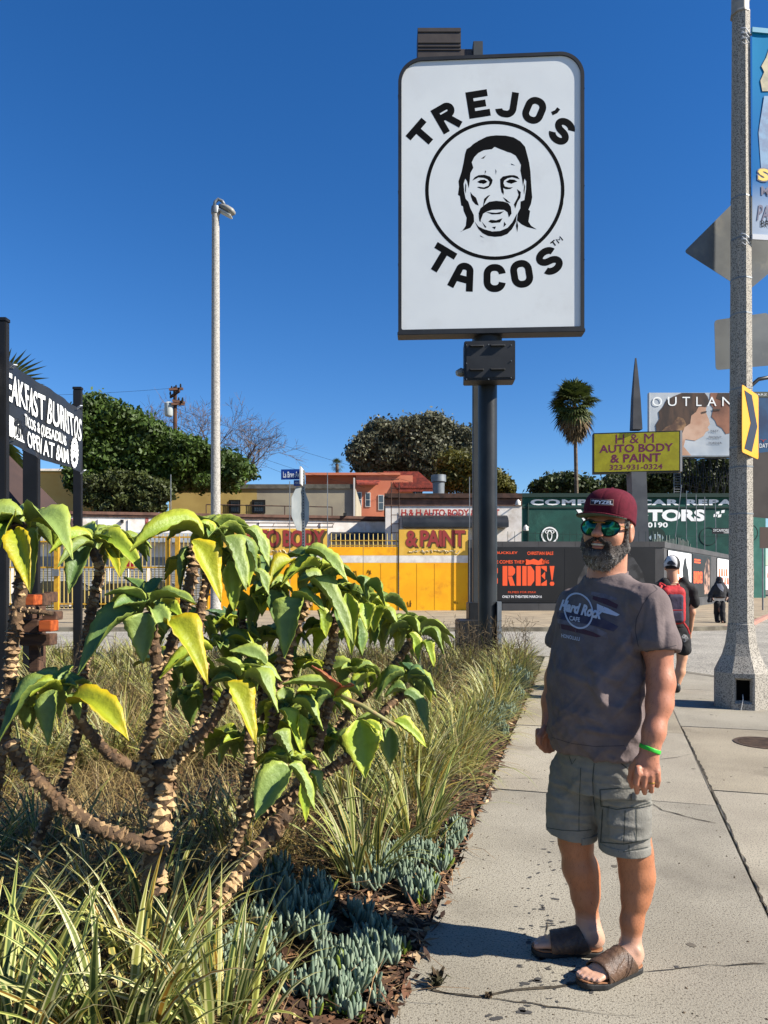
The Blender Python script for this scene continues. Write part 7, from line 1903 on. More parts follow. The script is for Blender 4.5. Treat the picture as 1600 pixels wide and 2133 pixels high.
# ---- mulch, leaf litter and twigs
n = 26000; rg = np.random.default_rng(9); yy = 2.0 + 9.5 * rg.random(n) ** 1.6; off = (rg.random(n) ** 1.3) * 3.4; xx = np.array([edge_x(y) for y in yy]) - off + .03 * rg.normal(size=n)
zz = np.array([bed_z(x, y) if x < edge_x(y) - .01 else .002 for x, y in zip(xx, yy)]) + .004 + .014 * rg.random(n)
keep = (xx < np.array([edge_x(y) for y in yy]) + .05); xx, yy, zz = xx[keep], yy[keep], zz[keep]; n = len(xx)
a = rg.random(n) * 6.28; s = .006 + .016 * rg.random(n); tl = rg.normal(size=(n, 3)) * .45; t = np.stack([np.cos(a), np.sin(a), tl[:, 0]], 1); b = np.stack([-np.sin(a), np.cos(a), tl[:, 1]], 1)
P = np.stack([xx, yy, zz], 1); asp = (1 + 2.5 * rg.random(n) ** 2)[:, None]
q = np.stack([P - t * s[:, None] * asp, P - b * s[:, None] * .6 + np.array([0, 0, .004]), P + t * s[:, None] * asp, P + b * s[:, None] * .6], 1).reshape(-1, 3); q[:, 2] = np.maximum(q[:, 2], .002)
me = np_mesh(q, np.arange(4 * n).reshape(n, 4))
cc = palette(n, rg, [(136, 98, 66), (96, 68, 48), (172, 134, 96), (70, 50, 38), (196, 168, 130), (112, 76, 54)], [4, 4, 2, 4, 1, 3]); set_color(me, np.repeat(cc, 4, axis=0))
tag(link('leaf_litter', me, mat('litter', (1, 1, 1, 1), .9, attr='Col')), 'brown bark mulch and dead leaves along the pavement edge of the bed', 'mulch', kind='stuff')
mb = MB(); r3 = random.Random(4)
for i in range(420):
    y = 2.0 + 5 * r3.random() ** 1.5; x = edge_x(y) + .06 - 1.4 * r3.random(); a = r3.uniform(0, 6.28); L_ = r3.uniform(.06, .26); z = max(bed_z(x, y), 0) + r3.uniform(.005, .04)
    b = Vector((x, y, z)); e = b + Vector((math.cos(a), math.sin(a), r3.uniform(-.05, .25))) * L_; e.z = max(e.z, .006); m_ = b.lerp(e, .5) + Vector((r3.gauss(0, .015), r3.gauss(0, .015), .02)); mb.tube([b, m_, e], [.0016, .0014, .0008], 3, cap=False)
tag(mb.build('dry_twigs', mat('twig_tan', RGB(170, 138, 96), .9, RGB(120, 92, 62), 9)), 'thin dry stalks scattered over the mulch and pavement edge', 'twigs', kind='stuff')
# a few single dead leaves
M_dl = mat('dead_leaf', RGB(206, 176, 128), .8, RGB(170, 130, 84), 20, bump=.2, bscale=60)
for (p0, p1, hw, z, lab) in (((486, 1966), (580, 1930), 10, .10, 'long pale dried leaf lying across the blue chalk sticks'), ((110, 2110), (170, 2096), 16, .05, 'curled orange brown dead leaf at the bottom left of the mulch'), ((372, 2085), (392, 2096), 7, .04, 'small pale dead leaf on dark mulch by the left chalk stick patch')):
    a = G(*p0, z=z); b = G(*p1, z=z); mb = MB(); dd = (b - a); s = Vector((-dd.y, dd.x, 0)).normalized() * hw * a.y / FPX
    mb.add([a, a.lerp(b, .4) + s, a.lerp(b, .4) + Vector((0, 0, -.01)), a.lerp(b, .4) - s * .8, b, a.lerp(b, .75) + s * .6 + Vector((0, 0, .015)), a.lerp(b, .75) + Vector((0, 0, -.004)), a.lerp(b, .75) - s * .5], [(0, 1, 2), (0, 2, 3), (1, 5, 6, 2), (2, 6, 7, 3), (5, 4, 6), (6, 4, 7)])
    tag(mb.build('dead_leaf', M_dl), lab, 'leaf')
# ================================================================== people
def A3(v): return np.array([v[0], v[1], v[2]], float)
def WA(px, py, d): return A3(W(px, py, d))
def skin_mat(name, attr='Col'): return mat(name, (1, 1, 1, 1), .5, attr=attr, spec=.42, bump=.10, bscale=160)
M_skin = skin_mat('skin')
M_shirt = mat('shirt_cotton', RGB(130, 117, 116), .92, RGB(116, 104, 104), 14, .18, 90, spec=.15)
M_short = mat('shorts_twill', RGB(146, 144, 136), .9, RGB(136, 134, 127), 20, .22, 130, spec=.15)
M_leath = mat('sandal_leather', RGB(112, 84, 64), .5, RGB(84, 62, 48), 30, .25, 140, spec=.45)
M_sole = mat('sandal_sole', RGB(40, 40, 40), .7); M_insole = mat('sandal_insole', RGB(156, 106, 70), .7)
def sock(p, q, name='x'): pass
def bvh_of(objs):
    vs_, fs = [], []; o_ = 0
    for v, f in objs:
        vs_ += [Vector(q) for q in v]; fs += [tuple(int(i) + o_ for i in r) for r in f]; o_ += len(v)
    return BVHTree.FromPolygons(vs_, fs)
def decal(name, V2_, F, tomap, bvh, m, parent, off=.0016, maxlen=.006):
    """flat outline projected from the camera side on to a curved surface"""
    bm = bmesh.new(); vs_ = [bm.verts.new((x, y, 0)) for x, y in V2_]
    for f in F:
        try: bm.faces.new([vs_[i] for i in f])
        except ValueError: pass
    bmesh.ops.triangulate(bm, faces=bm.faces)
    for _ in range(4):
        es = [e for e in bm.edges if (Vector(tomap(*e.verts[0].co[:2])) - Vector(tomap(*e.verts[1].co[:2]))).length > maxlen]
        if not es: break
        bmesh.ops.subdivide_edges(bm, edges=es, cuts=1); bmesh.ops.triangulate(bm, faces=bm.faces)
    o = Vector((0, 0, EYE))
    bad = []
    for v in bm.verts:
        x, y = tomap(v.co.x, v.co.y)
        d = Vector(((x - 800) / FPX, 1, (HOR - y) / FPX)).normalized(); h, n, i, t = bvh.ray_cast(o, d)
        if h is None: bad.append(v); continue
        if n.dot(d) > 0: n = -n
        v.co = h + n * off
    if bad: bmesh.ops.delete(bm, geom=bad, context='VERTS')
    me = bpy.data.meshes.new('mesh'); bm.to_mesh(me); bm.free()
    return link(name, me, m, parent, smooth=True)
def pxlen(f, scale=560):
    return f
def dtext(s, ll, lr, ul, bvh, m, parent, bold=.0, shear=0, name='lettering', maxpx=4, spacing=1.0, off=.003):
    v, f = glyphs(s, bold, spacing, shear); lo, hi = v.min(0), v.max(0); q = (v - lo) / (hi - lo)
    tm = lambda x, y: (ll[0] + (lr[0] - ll[0]) * x + (ul[0] - ll[0]) * y, ll[1] + (lr[1] - ll[1]) * x + (ul[1] - ll[1]) * y)
    return decal(name, q, f, tm, bvh, m, parent, off, maxlen=maxpx)
def dpoly(pts, bvh, m, parent, name, maxpx=6, off=.0012):
    P = [Vector((x, y, 0)) for x, y in pts]; tri = geometry.tessellate_polygon([P])
    return decal(name, pts, tri, lambda x, y: (x, y), bvh, m, parent, off, maxpx)

# ------------------------------------------------------------------ the man in front
man = empty('person', (.80, 2.69, 0), 'bearded man in maroon cap, mirrored sunglasses, grey printed t-shirt and sage cargo shorts', 'person')
Z3 = np.array([0, 0, 1.0])
vd = np.array([.285, .958, 0])                       # away from the camera
def dirn(deg):                                       # deg to the camera's left of facing the camera
    a = math.radians(deg); lft = np.array([-vd[1], vd[0], 0]); return -vd * math.cos(a) + lft * math.sin(a)
Cf = dirn(44); Cl = np.array([-Cf[1], Cf[0], 0])     # chest forward, his left
Hf = dirn(19); Hf = Hf / np.linalg.norm(Hf)
tilt = math.radians(5)
Hl = np.array([-Hf[1], Hf[0], 0]); Hu = Z3 * math.cos(tilt) + Hl * math.sin(tilt); Hl = Hl * math.cos(tilt) - Z3 * math.sin(tilt)
HM = np.stack([Hl, Hf, Hu])
HC = WA(1266, 1102, 2.665)
def hp_(l, f, u): return HC + Hl * l + Hf * f + Hu * u
T0 = np.array([X(1250, 2.69), 2.69])
# feet frames
fh = A3(G(1258, 1988)); ft = A3(G(1104, 1983)); nh = A3(G(1335, 2016)); ntt = A3(G(1208, 2064))
def frame(h, t):
    f = (t - h); f[2] = 0; L_ = np.linalg.norm(f); f = f / L_; return h, f, np.array([-f[1], f[0], 0]), L_
FR = frame(fh, ft); NR = frame(nh, ntt)              # far = his right, near = his left
def foot(Fd, fr, side):
    h, f, l, L_ = fr; s = L_ / .295; m = -side       # medial direction along l: left foot medial = -l
    P = lambda a, b, c: h + f * a * s + l * b * m + Z3 * c
    Fd.ell(P(.045, 0, .058), (.036, .046, .036), np.stack([l, f, Z3]), k=.02)
    Fd.cone(P(.055, 0, .075), P(.20, -.002, .047), .036, .026, k=.025)
    Fd.cone(P(.06, -.006, .05), P(.20, -.016, .042), .030, .020, k=.02); Fd.cone(P(.10, .012, .052), P(.205, .018, .044), .028, .021, k=.02)
    for b, L0, r in ((.027, .272, .0135), (.008, .274, .0105), (-.008, .266, .0098), (-.022, .256, .0092), (-.034, .244, .009)):
        Fd.cone(P(.20, b * .85, .043), P(L0 - .02, b, .042), r * 1.1, r, k=.008); Fd.cone(P(L0 - .02, b, .042), P(L0, b, .037), r, r * .88, k=.004)
    return P
body = Field((.30, 2.28, -.01), (1.16, 3.08, 1.80), .0048)
K = .03
# torso, hidden by the clothes
body.loft((T0[0], T0[1], 0), Cl, Cf, [(.72, 0, 0, .15, .12), (.85, 0, .005, .165, .135), (1.05, 0, .02, .178, .145), (1.25, .0, -.01, .175, .115), (1.38, .0, -.03, .13, .08), (1.44, 0, -.035, .06, .06)], k=.02)
# neck and head
nb_ = np.array([T0[0], T0[1], 1.40]) + Cf * -.03
body.cone(nb_, hp_(0, -.03, -.05), .074, .066, k=.03)
body.ell(hp_(0, -.012, .03), (.077, .098, .094), HM, k=K); body.ell(hp_(0, .018, -.05), (.065, .074, .080), HM, k=K)
for s in (-1, 1):
    body.ell(hp_(.040 * s, .052, -.030), (.028, .030, .030), HM, k=.02); body.ell(hp_(.084 * s, -.008, -.012), (.011, .024, .036), HM, k=.004); body.ell(hp_(.094 * s, -.004, -.008), (.005, .012, .020), HM, k=.003, mode='sub')
    body.ell(hp_(.013 * s, .108, -.026), (.010, .010, .009), HM, k=.008)
body.ell(hp_(0, .070, -.100), (.026, .024, .024), HM, k=.02); body.ell(hp_(0, .080, .024), (.052, .016, .012), HM, k=.015)
body.cone(hp_(0, .090, .012), hp_(0, .119, -.022), .009, .0145, k=.012)
body.ell(hp_(0, .094, -.052), (.024, .012, .006), HM, k=.005); body.ell(hp_(0, .093, -.071), (.023, .012, .007), HM, k=.005)
# near (his left) arm
aS = WA(1350, 1262, 2.535); aE = WA(1377, 1422, 2.475); aW = WA(1354, 1560, 2.42)
body.chain([aS, WA(1370, 1340, 2.50), aE], [.060, .049, .0425], k=.03); body.chain([aE, WA(1374, 1465, 2.46), WA(1362, 1525, 2.43), aW], [.043, .0405, .0335, .029], k=.03)
body.cone(aW, WA(1350, 1592, 2.41), .029, .030, k=.02, sq=(vd, .72))
body.cone(WA(1348, 1588, 2.41), WA(1347, 1612, 2.405), .037, .036, k=.015, sq=(vd, .42))
for (a, b, c) in (((1329, 1611), (1325, 1632), (1327, 1650)), ((1343, 1615), (1341, 1637), (1343, 1652)), ((1356, 1614), (1356, 1635), (1357, 1648)), ((1368, 1609), (1370, 1625), (1369, 1637))):
    body.chain([WA(a[0], a[1] - 10, 2.400), WA(a[0], a[1], 2.394), WA(b[0], b[1], 2.398), WA(c[0], c[1], 2.422)], [.0125, .0125, .0110, .0092], k=.004)
body.chain([WA(1330, 1585, 2.425), WA(1318, 1602, 2.44), WA(1314, 1622, 2.45), WA(1317, 1638, 2.455)], [.016, .0135, .0115, .0095], k=.008)
# far (his right) arm
bS = WA(1196, 1262, 2.84); bE = WA(1160, 1412, 2.94); bW = WA(1143, 1505, 2.90)
body.chain([bS, bE], [.058, .044], k=.03); body.chain([bE, WA(1150, 1460, 2.93), bW], [.043, .038, .028], k=.03)
body.cone(bW, WA(1138, 1528, 2.89), .028, .033, k=.015, sq=(Cl, .55))
for (a, b, c) in (((1121, 1532), (1121, 1548), (1128, 1558)), ((1128, 1537), (1129, 1556), (1136, 1565)), ((1137, 1539), (1138, 1558), (1145, 1566)), ((1146, 1537), (1148, 1554), (1153, 1562))):
    body.chain([WA(a[0], a[1] - 10, 2.895), WA(a[0], a[1], 2.885), WA(b[0], b[1], 2.885), WA(c[0], c[1], 2.89)], [.012, .0115, .0105, .009], k=.004)
body.chain([WA(1134, 1520, 2.87), WA(1124, 1536, 2.85), WA(1124, 1552, 2.845)], [.015, .0125, .0095], k=.008)
# legs
PF = foot(body, FR, -1); PN = foot(body, NR, 1)
kF = WA(1199, 1752, 2.80); kN = WA(1322, 1778, 2.665)
hipF = WA(1200, 1600, 2.77); hipN = WA(1296, 1600, 2.66)
body.chain([hipF, kF], [.085, .064], k=.02); body.chain([hipN, kN], [.088, .063], k=.02)
body.chain([kF, WA(1207, 1808, 2.80), WA(1219, 1868, 2.80), WA(1224, 1915, 2.79), PF(.05, 0, .085)], [.058, .0605, .048, .0375, .036], k=.03)
body.chain([kN, WA(1326, 1822, 2.665), WA(1324, 1868, 2.66), WA(1316, 1920, 2.65), PN(.05, 0, .085)], [.058, .0575, .047, .0365, .034], k=.03)
body.ell(WA(1230, 1830, 2.81), (.035, .045, .08), k=.03); body.ell(WA(1340, 1825, 2.67), (.03, .045, .08), k=.03)
for P, s in ((PF, -1), (PN, 1)):
    body.ell(P(.055, -.036, .092), (.011, .011, .012), k=.012); body.ell(P(.058, .034, .1), (.011, .011, .012), k=.012)
def skincol(v, n):
    base = np.array([lin(206), lin(146), lin(116)]); red = np.array([lin(198), lin(116), lin(84)]); pale = np.array([lin(216), lin(168), lin(142)]); tan = np.array([lin(186), lin(116), lin(72)])
    c = np.repeat(base[None], len(v), 0); w = fbm(v * 22, 3)[:, None]; c = c * (.80 + .40 * w); rw = fbm(v * 60, 13)[:, None]; c = c * (1 - .18 * rw) + red * .18 * rw
    z = v[:, 2]
    armw = ((z > .62) & (z < 1.25))[:, None]; c = np.where(armw, c * .65 + red * .35, c)
    leg = ((z < .7) & (z > .14))[:, None]; c = np.where(leg, c * .3 + tan * .7, c)
    ft_ = np.clip((.16 - z) / .06, 0, 1)[:, None]; c = c * (1 - ft_) + pale * ft_
    p = v - HC; l, f, u = p @ Hl, p @ Hf, p @ Hu
    nose = np.exp(-((l / .02) ** 2 + ((f - .115) / .02) ** 2 + ((u + .024) / .02) ** 2))[:, None]; c = c * (1 - .5 * nose) + np.array([lin(200), lin(96), lin(82)]) * .5 * nose
    lip = np.exp(-((l / .024) ** 2 + ((f - .104) / .012) ** 2 + ((u + .062) / .015) ** 2))[:, None]; c = c * (1 - .8 * lip) + np.array([lin(170), lin(84), lin(80)]) * .8 * lip
    # nails and knuckle tone on the toes
    return c
bo, bv, bf = sdf_obj('skin', body, M_skin, man, it=2, colfn=skincol)
bo.name = 'body'
LIMBS = True

# ---- shorts
sf = Field((.42, 2.36, .36), (1.12, 3.02, .98), .0048)
def legfn(px, d): return np.array([X(px, d), d])
def short_leg(Fd, top, bot, rt, rb, k=.02, grow=0.0, mode='add'):
    """tapering elliptical leg"""
    Fd.cone(top, bot, rt + grow, rb + grow, k=k, mode=mode)
tF, tN = WA(1203, 1612, 2.775), WA(1292, 1612, 2.67)
hemF, hemN = WA(1190, 1733, 2.80), WA(1302, 1770, 2.665)
def shorts_parts(Fd, g=0.0):
    Fd.loft((T0[0], T0[1], 0), Cl, Cf, [(.66, 0, 0, .165 + g, .125 + g), (.74, 0, 0, .170 + g, .135 + g), (.84, 0, 0, .168 + g, .135 + g), (.90, 0, 0, .165 + g, .135 + g)], k=.02)
    Fd.chain([tF, tF * .5 + hemF * .5, hemF + (hemF - tF) * .25], [.104 + g, .099 + g, .0965 + g], k=.02)
    Fd.chain([tN, tN * .5 + hemN * .5, hemN + (hemN - tN) * .25], [.100 + g, .093 + g, .090 + g], k=.02)
shorts_parts(sf)
def cutplane(Fd, p, n):
    """remove everything on the side n points to"""
    p = np.array(p, float); n = np.array(n, float); n = n / np.linalg.norm(n)
    r = Fd.region(Fd.lo, Fd.lo + Fd.h * Fd.n); sl, (x, y, z) = r
    Fd.F[sl] = np.maximum(Fd.F[sl], (x - p[0]) * n[0] + (y - p[1]) * n[1] + (z - p[2]) * n[2])
dF = (hemF - tF) / np.linalg.norm(hemF - tF); dN = (hemN - tN) / np.linalg.norm(hemN - tN)
class Half:
    pass
def hemcut(Fd):
    mid = (T0 + 0)
    r = Fd.region(Fd.lo, Fd.lo + Fd.h * Fd.n); sl, (x, y, z) = r
    side = (x - T0[0]) * Cl[0] + (y - T0[1]) * Cl[1] - .012
    a = (x - hemF[0]) * dF[0] + (y - hemF[1]) * dF[1] + (z - hemF[2]) * dF[2]; b = (x - hemN[0]) * dN[0] + (y - hemN[1]) * dN[1] + (z - hemN[2]) * dN[2]
    Fd.F[sl] = np.maximum(Fd.F[sl], np.where(side < 0, a, b))
hemcut(sf)
for t_, h_, r in ((tF, hemF, .088), (tN, hemN, .081)): sf.cone(h_ - (h_ - t_) * .30, h_ + (h_ - t_) * .4, r, r, mode='sub')
def shortfold(v, n):
    a = fbm(v * np.array([9, 9, 26.]), 11); b = fbm(v * np.array([18, 18, 8.]) + 5, 12)
    rd = 1 - np.abs(2 * a - 1) * 2.2; lo = np.clip((v[:, 2] - .42) / .1, 0, 1)
    return (np.clip(rd, 0, 1) ** 2 * .0040 + (b - .5) * .006) * lo
def ridges(v, L):
    d = np.maximum(v[:, 1], .1); px = 800 + v[:, 0] / d * FPX; py = HOR - (v[:, 2] - EYE) / d * FPX; o = np.zeros(len(v))
    for (x0, y0, x1, y1, w, a) in L:
        dx, dy = x1 - x0, y1 - y0; l2 = dx * dx + dy * dy; t = ((px - x0) * dx + (py - y0) * dy) / l2; tc = np.clip(t, 0, 1)
        e = np.sqrt((px - x0 - tc * dx) ** 2 + (py - y0 - tc * dy) ** 2 + 0); o += a * np.exp(-(e / w) ** 2) * (.35 + .65 * np.sin(np.clip(t, 0, 1) * math.pi))
    return o
SHR = [(1142, 1655, 1196, 1672, 5, .007), (1144, 1690, 1215, 1700, 5, .007), (1148, 1628, 1190, 1640, 5, .006), (1232, 1600, 1236, 1690, 4, -.006), (1246, 1640, 1275, 1720, 7, .007), (1262, 1716, 1340, 1724, 5, .006), (1256, 1745, 1330, 1752, 5, .006), (1180, 1710, 1230, 1716, 4, .006), (1290, 1598, 1330, 1640, 6, .006), (1215, 1610, 1180, 1660, 6, .006)]
_sf0 = shortfold
def shortfold(v, n): return _sf0(v, n) + ridges(v, SHR)
so, sv, sfc = sdf_obj('shorts', sf, M_short, man, it=2, disp=shortfold)
# pockets, flaps and hems follow the cloth
def overlay(nm, parts, boxes, grow, m, parent, lo, hi, disp=None, h=.004, cut=None):
    Fd = Field(lo, hi, h); parts(Fd, grow); inner = Field(lo, hi, h); parts(inner, grow - .012)
    Fd.F = np.maximum(Fd.F, -inner.F); r = Fd.region(Fd.lo, Fd.lo + Fd.h * Fd.n); sl, (x, y, z) = r; B = np.full(Fd.F.shape, 9.0, dtype=np.float32)
    for c, hb, M in boxes: B[sl] = np.minimum(B[sl], boxd(x, y, z, np.array(c), np.array(hb), np.array(M), .004))
    Fd.F = np.maximum(Fd.F, B)
    return sdf_obj(nm, Fd, m, parent, it=1, disp=disp)
toC = -vd
_pk = []
def axes_for(fwd):
    f = np.array([fwd[0], fwd[1], 0]); f = f / np.linalg.norm(f); l = np.array([-f[1], f[0], 0]); return np.stack([l, f, Z3])
Mp = axes_for(dirn(8)); cpk = WA(1315, 1680, 2.60)
lo, hi = (.74, 2.36, .40), (1.10, 2.80, .76)
_pk = overlay('cargo_pocket', shorts_parts, [(WA(1313, 1706, 2.585), (.070, .05, .073), Mp)], .0105, M_short, man, lo, hi, shortfold)
_fl = overlay('pocket_flap', shorts_parts, [(WA(1307, 1659, 2.585), (.083, .05, .033), Mp)], .0165, M_short, man, lo, hi, shortfold)
overlay('hem', shorts_parts, [(WA(1300, 1762, 2.66), (.14, .14, .016), axes_for(Cf))], .003, M_short, man, (.74, 2.36, .38), (1.10, 2.84, .52), None)
M_seam = mat('seam_thread', RGB(66, 72, 68), .9)
sb = bvh_of([(sv, sfc), (_pk[1], _pk[2]), (_fl[1], _fl[2])])
def dline(pts, w, m, parent, nm, bv_, off=.001):
    P = []; Q = []
    for i, p in enumerate(pts):
        a = Vector(pts[max(i - 1, 0)]); b = Vector(pts[min(i + 1, len(pts) - 1)]); d = (b - a).normalized(); n = Vector((-d.y, d.x)) * w / 2; P.append((p[0] + n.x, p[1] + n.y)); Q.append((p[0] - n.x, p[1] - n.y))
    V_ = P + Q; n = len(P); F_ = [(i, i + 1, n + i + 1, n + i) for i in range(n - 1)]
    return decal(nm, V_, F_, lambda x, y: (x, y), bv_, m, parent, off, 6)
dline([(1276, 1557), (1282, 1575), (1296, 1592), (1312, 1604)], 2.0, M_seam, man, 'seam', sb)
dline([(1238, 1590), (1235, 1625), (1236, 1660), (1240, 1688)], 1.6, M_seam, man, 'seam', sb)
dline([(1186, 1575), (1192, 1592), (1200, 1580)], 1.4, M_seam, man, 'seam', sb)
dline([(1140, 1724), (1170, 1729), (1205, 1731), (1232, 1728)], 1.4, M_seam, man, 'seam', sb)
dline([(1210, 1600), (1208, 1650), (1206, 1700), (1206, 1730)], 1.2, M_seam, man, 'seam', sb)

for L2 in ([(1250, 1645), (1285, 1642), (1318, 1641)], [(1250, 1645), (1251, 1662), (1253, 1679), (1285, 1686), (1320, 1681), (1354, 1671)], [(1256, 1686), (1254, 1720), (1252, 1754)], [(1302, 1688), (1301, 1722), (1299, 1756)], [(1326, 1684), (1326, 1720), (1325, 1754)], [(1251, 1754), (1300, 1758), (1350, 1748)], [(1256, 1769), (1300, 1774), (1349, 1764)], [(1310, 1760), (1311, 1782)]): dline(L2, 1.7, M_seam, man, 'seam', sb, .002)
# ---- t-shirt
tf = Field((.40, 2.36, .74), (1.14, 3.06, 1.52), .0046)
def shirt_parts(Fd, g=0.0):
    Fd.loft((T0[0], T0[1], 0), Cl, Cf, [(.79, .004, .0, .180 + g, .152 + g), (.88, .0, .012, .186 + g, .166 + g), (.98, .0, .018, .190 + g, .164 + g), (1.08, .0, .016, .193 + g, .160 + g), (1.18, .0, .003, .196 + g, .146 + g), (1.28, .0, -.014, .196 + g, .130 + g), (1.35, .0, -.026, .172 + g, .108 + g), (1.41, .0, -.034, .110 + g, .082 + g), (1.445, 0, -.036, .074 + g, .070 + g)], k=.02)
    Fd.chain([nb_ + Z3 * .012, aS + Z3 * -.002], [.070 + g, .066 + g], k=.03); Fd.chain([nb_ + Z3 * .008, bS], [.066 + g, .060 + g], k=.03)
    Fd.chain([aS, WA(1371, 1338, 2.50), WA(1374, 1385, 2.49)], [.071 + g, .068 + g, .066 + g], k=.025)
    Fd.chain([bS, WA(1170, 1336, 2.90), WA(1166, 1370, 2.92)], [.064 + g, .060 + g, .058 + g], k=.025)
shirt_parts(tf)
def sleevecut(Fd, p, q, lim):
    """open the sleeve end: drop the sleeve beyond p along p->q but keep the torso"""
    p = np.array(p); n = (np.array(q) - p); n = n / np.linalg.norm(n)
    r = Fd.region(p - .11, p + .11); sl, (x, y, z) = r
    a = (x - p[0]) * n[0] + (y - p[1]) * n[1] + (z - p[2]) * n[2]
    near = np.sqrt((x - p[0] - a * n[0]) ** 2 + (y - p[1] - a * n[1]) ** 2 + (z - p[2] - a * n[2]) ** 2)
    u = (x - T0[0]) * Cl[0] + (y - T0[1]) * Cl[1]; v = (x - T0[0]) * Cf[0] + (y - T0[1]) * Cf[1]
    tors = (np.sqrt((u / .198) ** 2 + ((v - .02) / .17) ** 2) - 1) * .17
    Fd.F[sl] = np.where(tors > 0.004, np.maximum(Fd.F[sl], a), np.where(tors > -.004, np.maximum(Fd.F[sl], a * .3), Fd.F[sl]))
hn = WA(1373, 1356, 2.495); hf_ = WA(1168, 1345, 2.905)
sleevecut(tf, hn, WA(1376, 1420, 2.475), 1); sleevecut(tf, hf_, bE, 1)
tf.cone(WA(1372, 1345, 2.50), WA(1377, 1420, 2.475), .054, .054, mode='sub')
tf.cone(nb_ + Z3 * .045, hp_(0, -.03, -.02), .070, .074, mode='sub', k=.006)
cutplane(tf, [T0[0], T0[1], .805], (0, 0, -1))
tf.loft((T0[0], T0[1], 0), Cl, Cf, [(.70, 0, 0, .168, .142), (.84, 0, .005, .168, .142)], mode='sub')
def shirtfold(v, n):
    u = (v[:, :2] - T0) @ Cl[:2]; w = (v[:, :2] - T0) @ Cf[:2]; z = v[:, 2]
    q = np.stack([u, w, z], 1)
    dg = np.stack([(u * .75 + z * .66) * 16, w * 6, (z * .75 - u * .66) * 6], 1)
    a = fbm(dg, 31); rd = np.clip(1 - np.abs(2 * a - 1) * 2.6, 0, 1) ** 1.5
    dg2 = np.stack([(u * .75 - z * .66) * 14, w * 6, (z * .75 + u * .66) * 5], 1) + 9
    b = fbm(dg2, 33); rd2 = np.clip(1 - np.abs(2 * b - 1) * 2.6, 0, 1) ** 1.5
    c = fbm(q * 9, 35) - .5
    under = np.exp(-((u - .16) / .09) ** 2 - ((z - 1.22) / .14) ** 2); low = np.clip((1.25 - z) / .4, 0, 1)
    return rd * (.009 + .012 * under) * (.5 + .6 * low) + rd2 * .011 * low + c * .020 * (.3 + low * .7)
TSR = [(1335, 1290, 1262, 1392, 9, .012), (1338, 1330, 1245, 1425, 10, .014), (1340, 1375, 1262, 1470, 8, -.009), (1342, 1410, 1270, 1500, 7, .010), (1168, 1400, 1246, 1432, 8, .008), (1238, 1390, 1262, 1480, 13, .024), (1160, 1470, 1240, 1500, 9, .008), (1330, 1440, 1322, 1540, 6, .012), (1345, 1250, 1330, 1330, 6, -.008), (1365, 1250, 1372, 1345, 6, .006), (1388, 1280, 1384, 1350, 5, -.005), (1180, 1220, 1166, 1330, 7, .007), (1250, 1215, 1335, 1240, 7, .006), (1200, 1515, 1290, 1530, 6, .008), (1152, 1520, 1185, 1490, 6, .007)]
_tf0 = shirtfold
def shirtfold(v, n): return _tf0(v, n) * .8 + ridges(v, TSR)
to, tv, tfc = sdf_obj('t_shirt', tf, M_shirt, man, it=2, disp=shirtfold)
tb_ = bvh_of([(tv, tfc)])
overlay('collar', lambda Fd, g: Fd.chain([nb_ + Z3 * .015, hp_(0, -.028, -.085)], [.078 + g, .078 + g], k=.0), [(nb_ + Z3 * .048 + Cf * .0, (.11, .11, .009), np.stack([Cl, Cf * .97 + Z3 * -.22, Z3 * .97 + Cf * .22]))], .0, M_shirt, man, nb_ - .13, nb_ + .15)
overlay('sleeve_hem', shirt_parts, [(WA(1373.5, 1350, 2.497), (.09, .09, .012), np.stack([Cl, Cf, Z3]))], .0045, M_shirt, man, (.84, 2.38, 1.25), (1.12, 2.62, 1.42), shirtfold) if False else None
M_pgrey = mat('shirt_print_pale', RGB(206, 206, 218), .8, k=.8); M_pred = mat('shirt_print_red', RGB(92, 52, 62), .85, RGB(84, 60, 70), 30); M_pnavy = mat('shirt_print_navy', RGB(62, 58, 84), .85, RGB(80, 74, 92), 30); M_pmid = mat('shirt_print_mid', RGB(128, 122, 134), .85, RGB(112, 104, 112), 40)
z7 = lambda x, y: (1120 + x / 4.848, 1000 + y / 4.848)
for nm, pts, m, off in (('print_stripe', [(545, 1125), (680, 1150), (810, 1195), (790, 1215), (640, 1190), (540, 1160)], M_pmid, .0010),
    ('print_stripe', [(560, 1170), (700, 1200), (815, 1260), (800, 1300), (640, 1240), (555, 1205)], M_pred, .0010),
    ('print_stripe', [(600, 1250), (720, 1300), (830, 1360), (800, 1375), (700, 1350), (600, 1320)], M_pgrey, .0010),
    ('print_stripe', [(196, 1330), (260, 1345), (330, 1330), (520, 1330), (700, 1420), (815, 1480), (770, 1530), (560, 1470), (200, 1400)], M_pnavy, .0010),
    ('print_stripe', [(200, 1404), (400, 1428), (560, 1474), (700, 1540), (715, 1605), (560, 1530), (380, 1478), (205, 1445)], M_pmid, .0010),
    ('print_stripe', [(215, 1450), (390, 1484), (560, 1536), (640, 1580), (600, 1590), (400, 1540), (225, 1500)], M_pred, .0010)):
    dpoly([z7(*p) for p in pts], tb_, m, man, nm, off=off)
n = 40; Rg = []; cx, cy = z7(416, 1322)
A_ = [(cx + 30.5 * math.cos(2 * math.pi * k / n), cy + 37.5 * math.sin(2 * math.pi * k / n) + .18 * 30.5 * math.cos(2 * math.pi * k / n)) for k in range(n)]
B_ = [(cx + 27.5 * math.cos(2 * math.pi * k / n), cy + 34 * math.sin(2 * math.pi * k / n) + .18 * 27.5 * math.cos(2 * math.pi * k / n)) for k in range(n)]
decal('print_ring', A_ + B_, [(k, (k + 1) % n, n + (k + 1) % n, n + k) for k in range(n)], lambda x, y: (x, y), tb_, M_pgrey, man, .0022, 5)
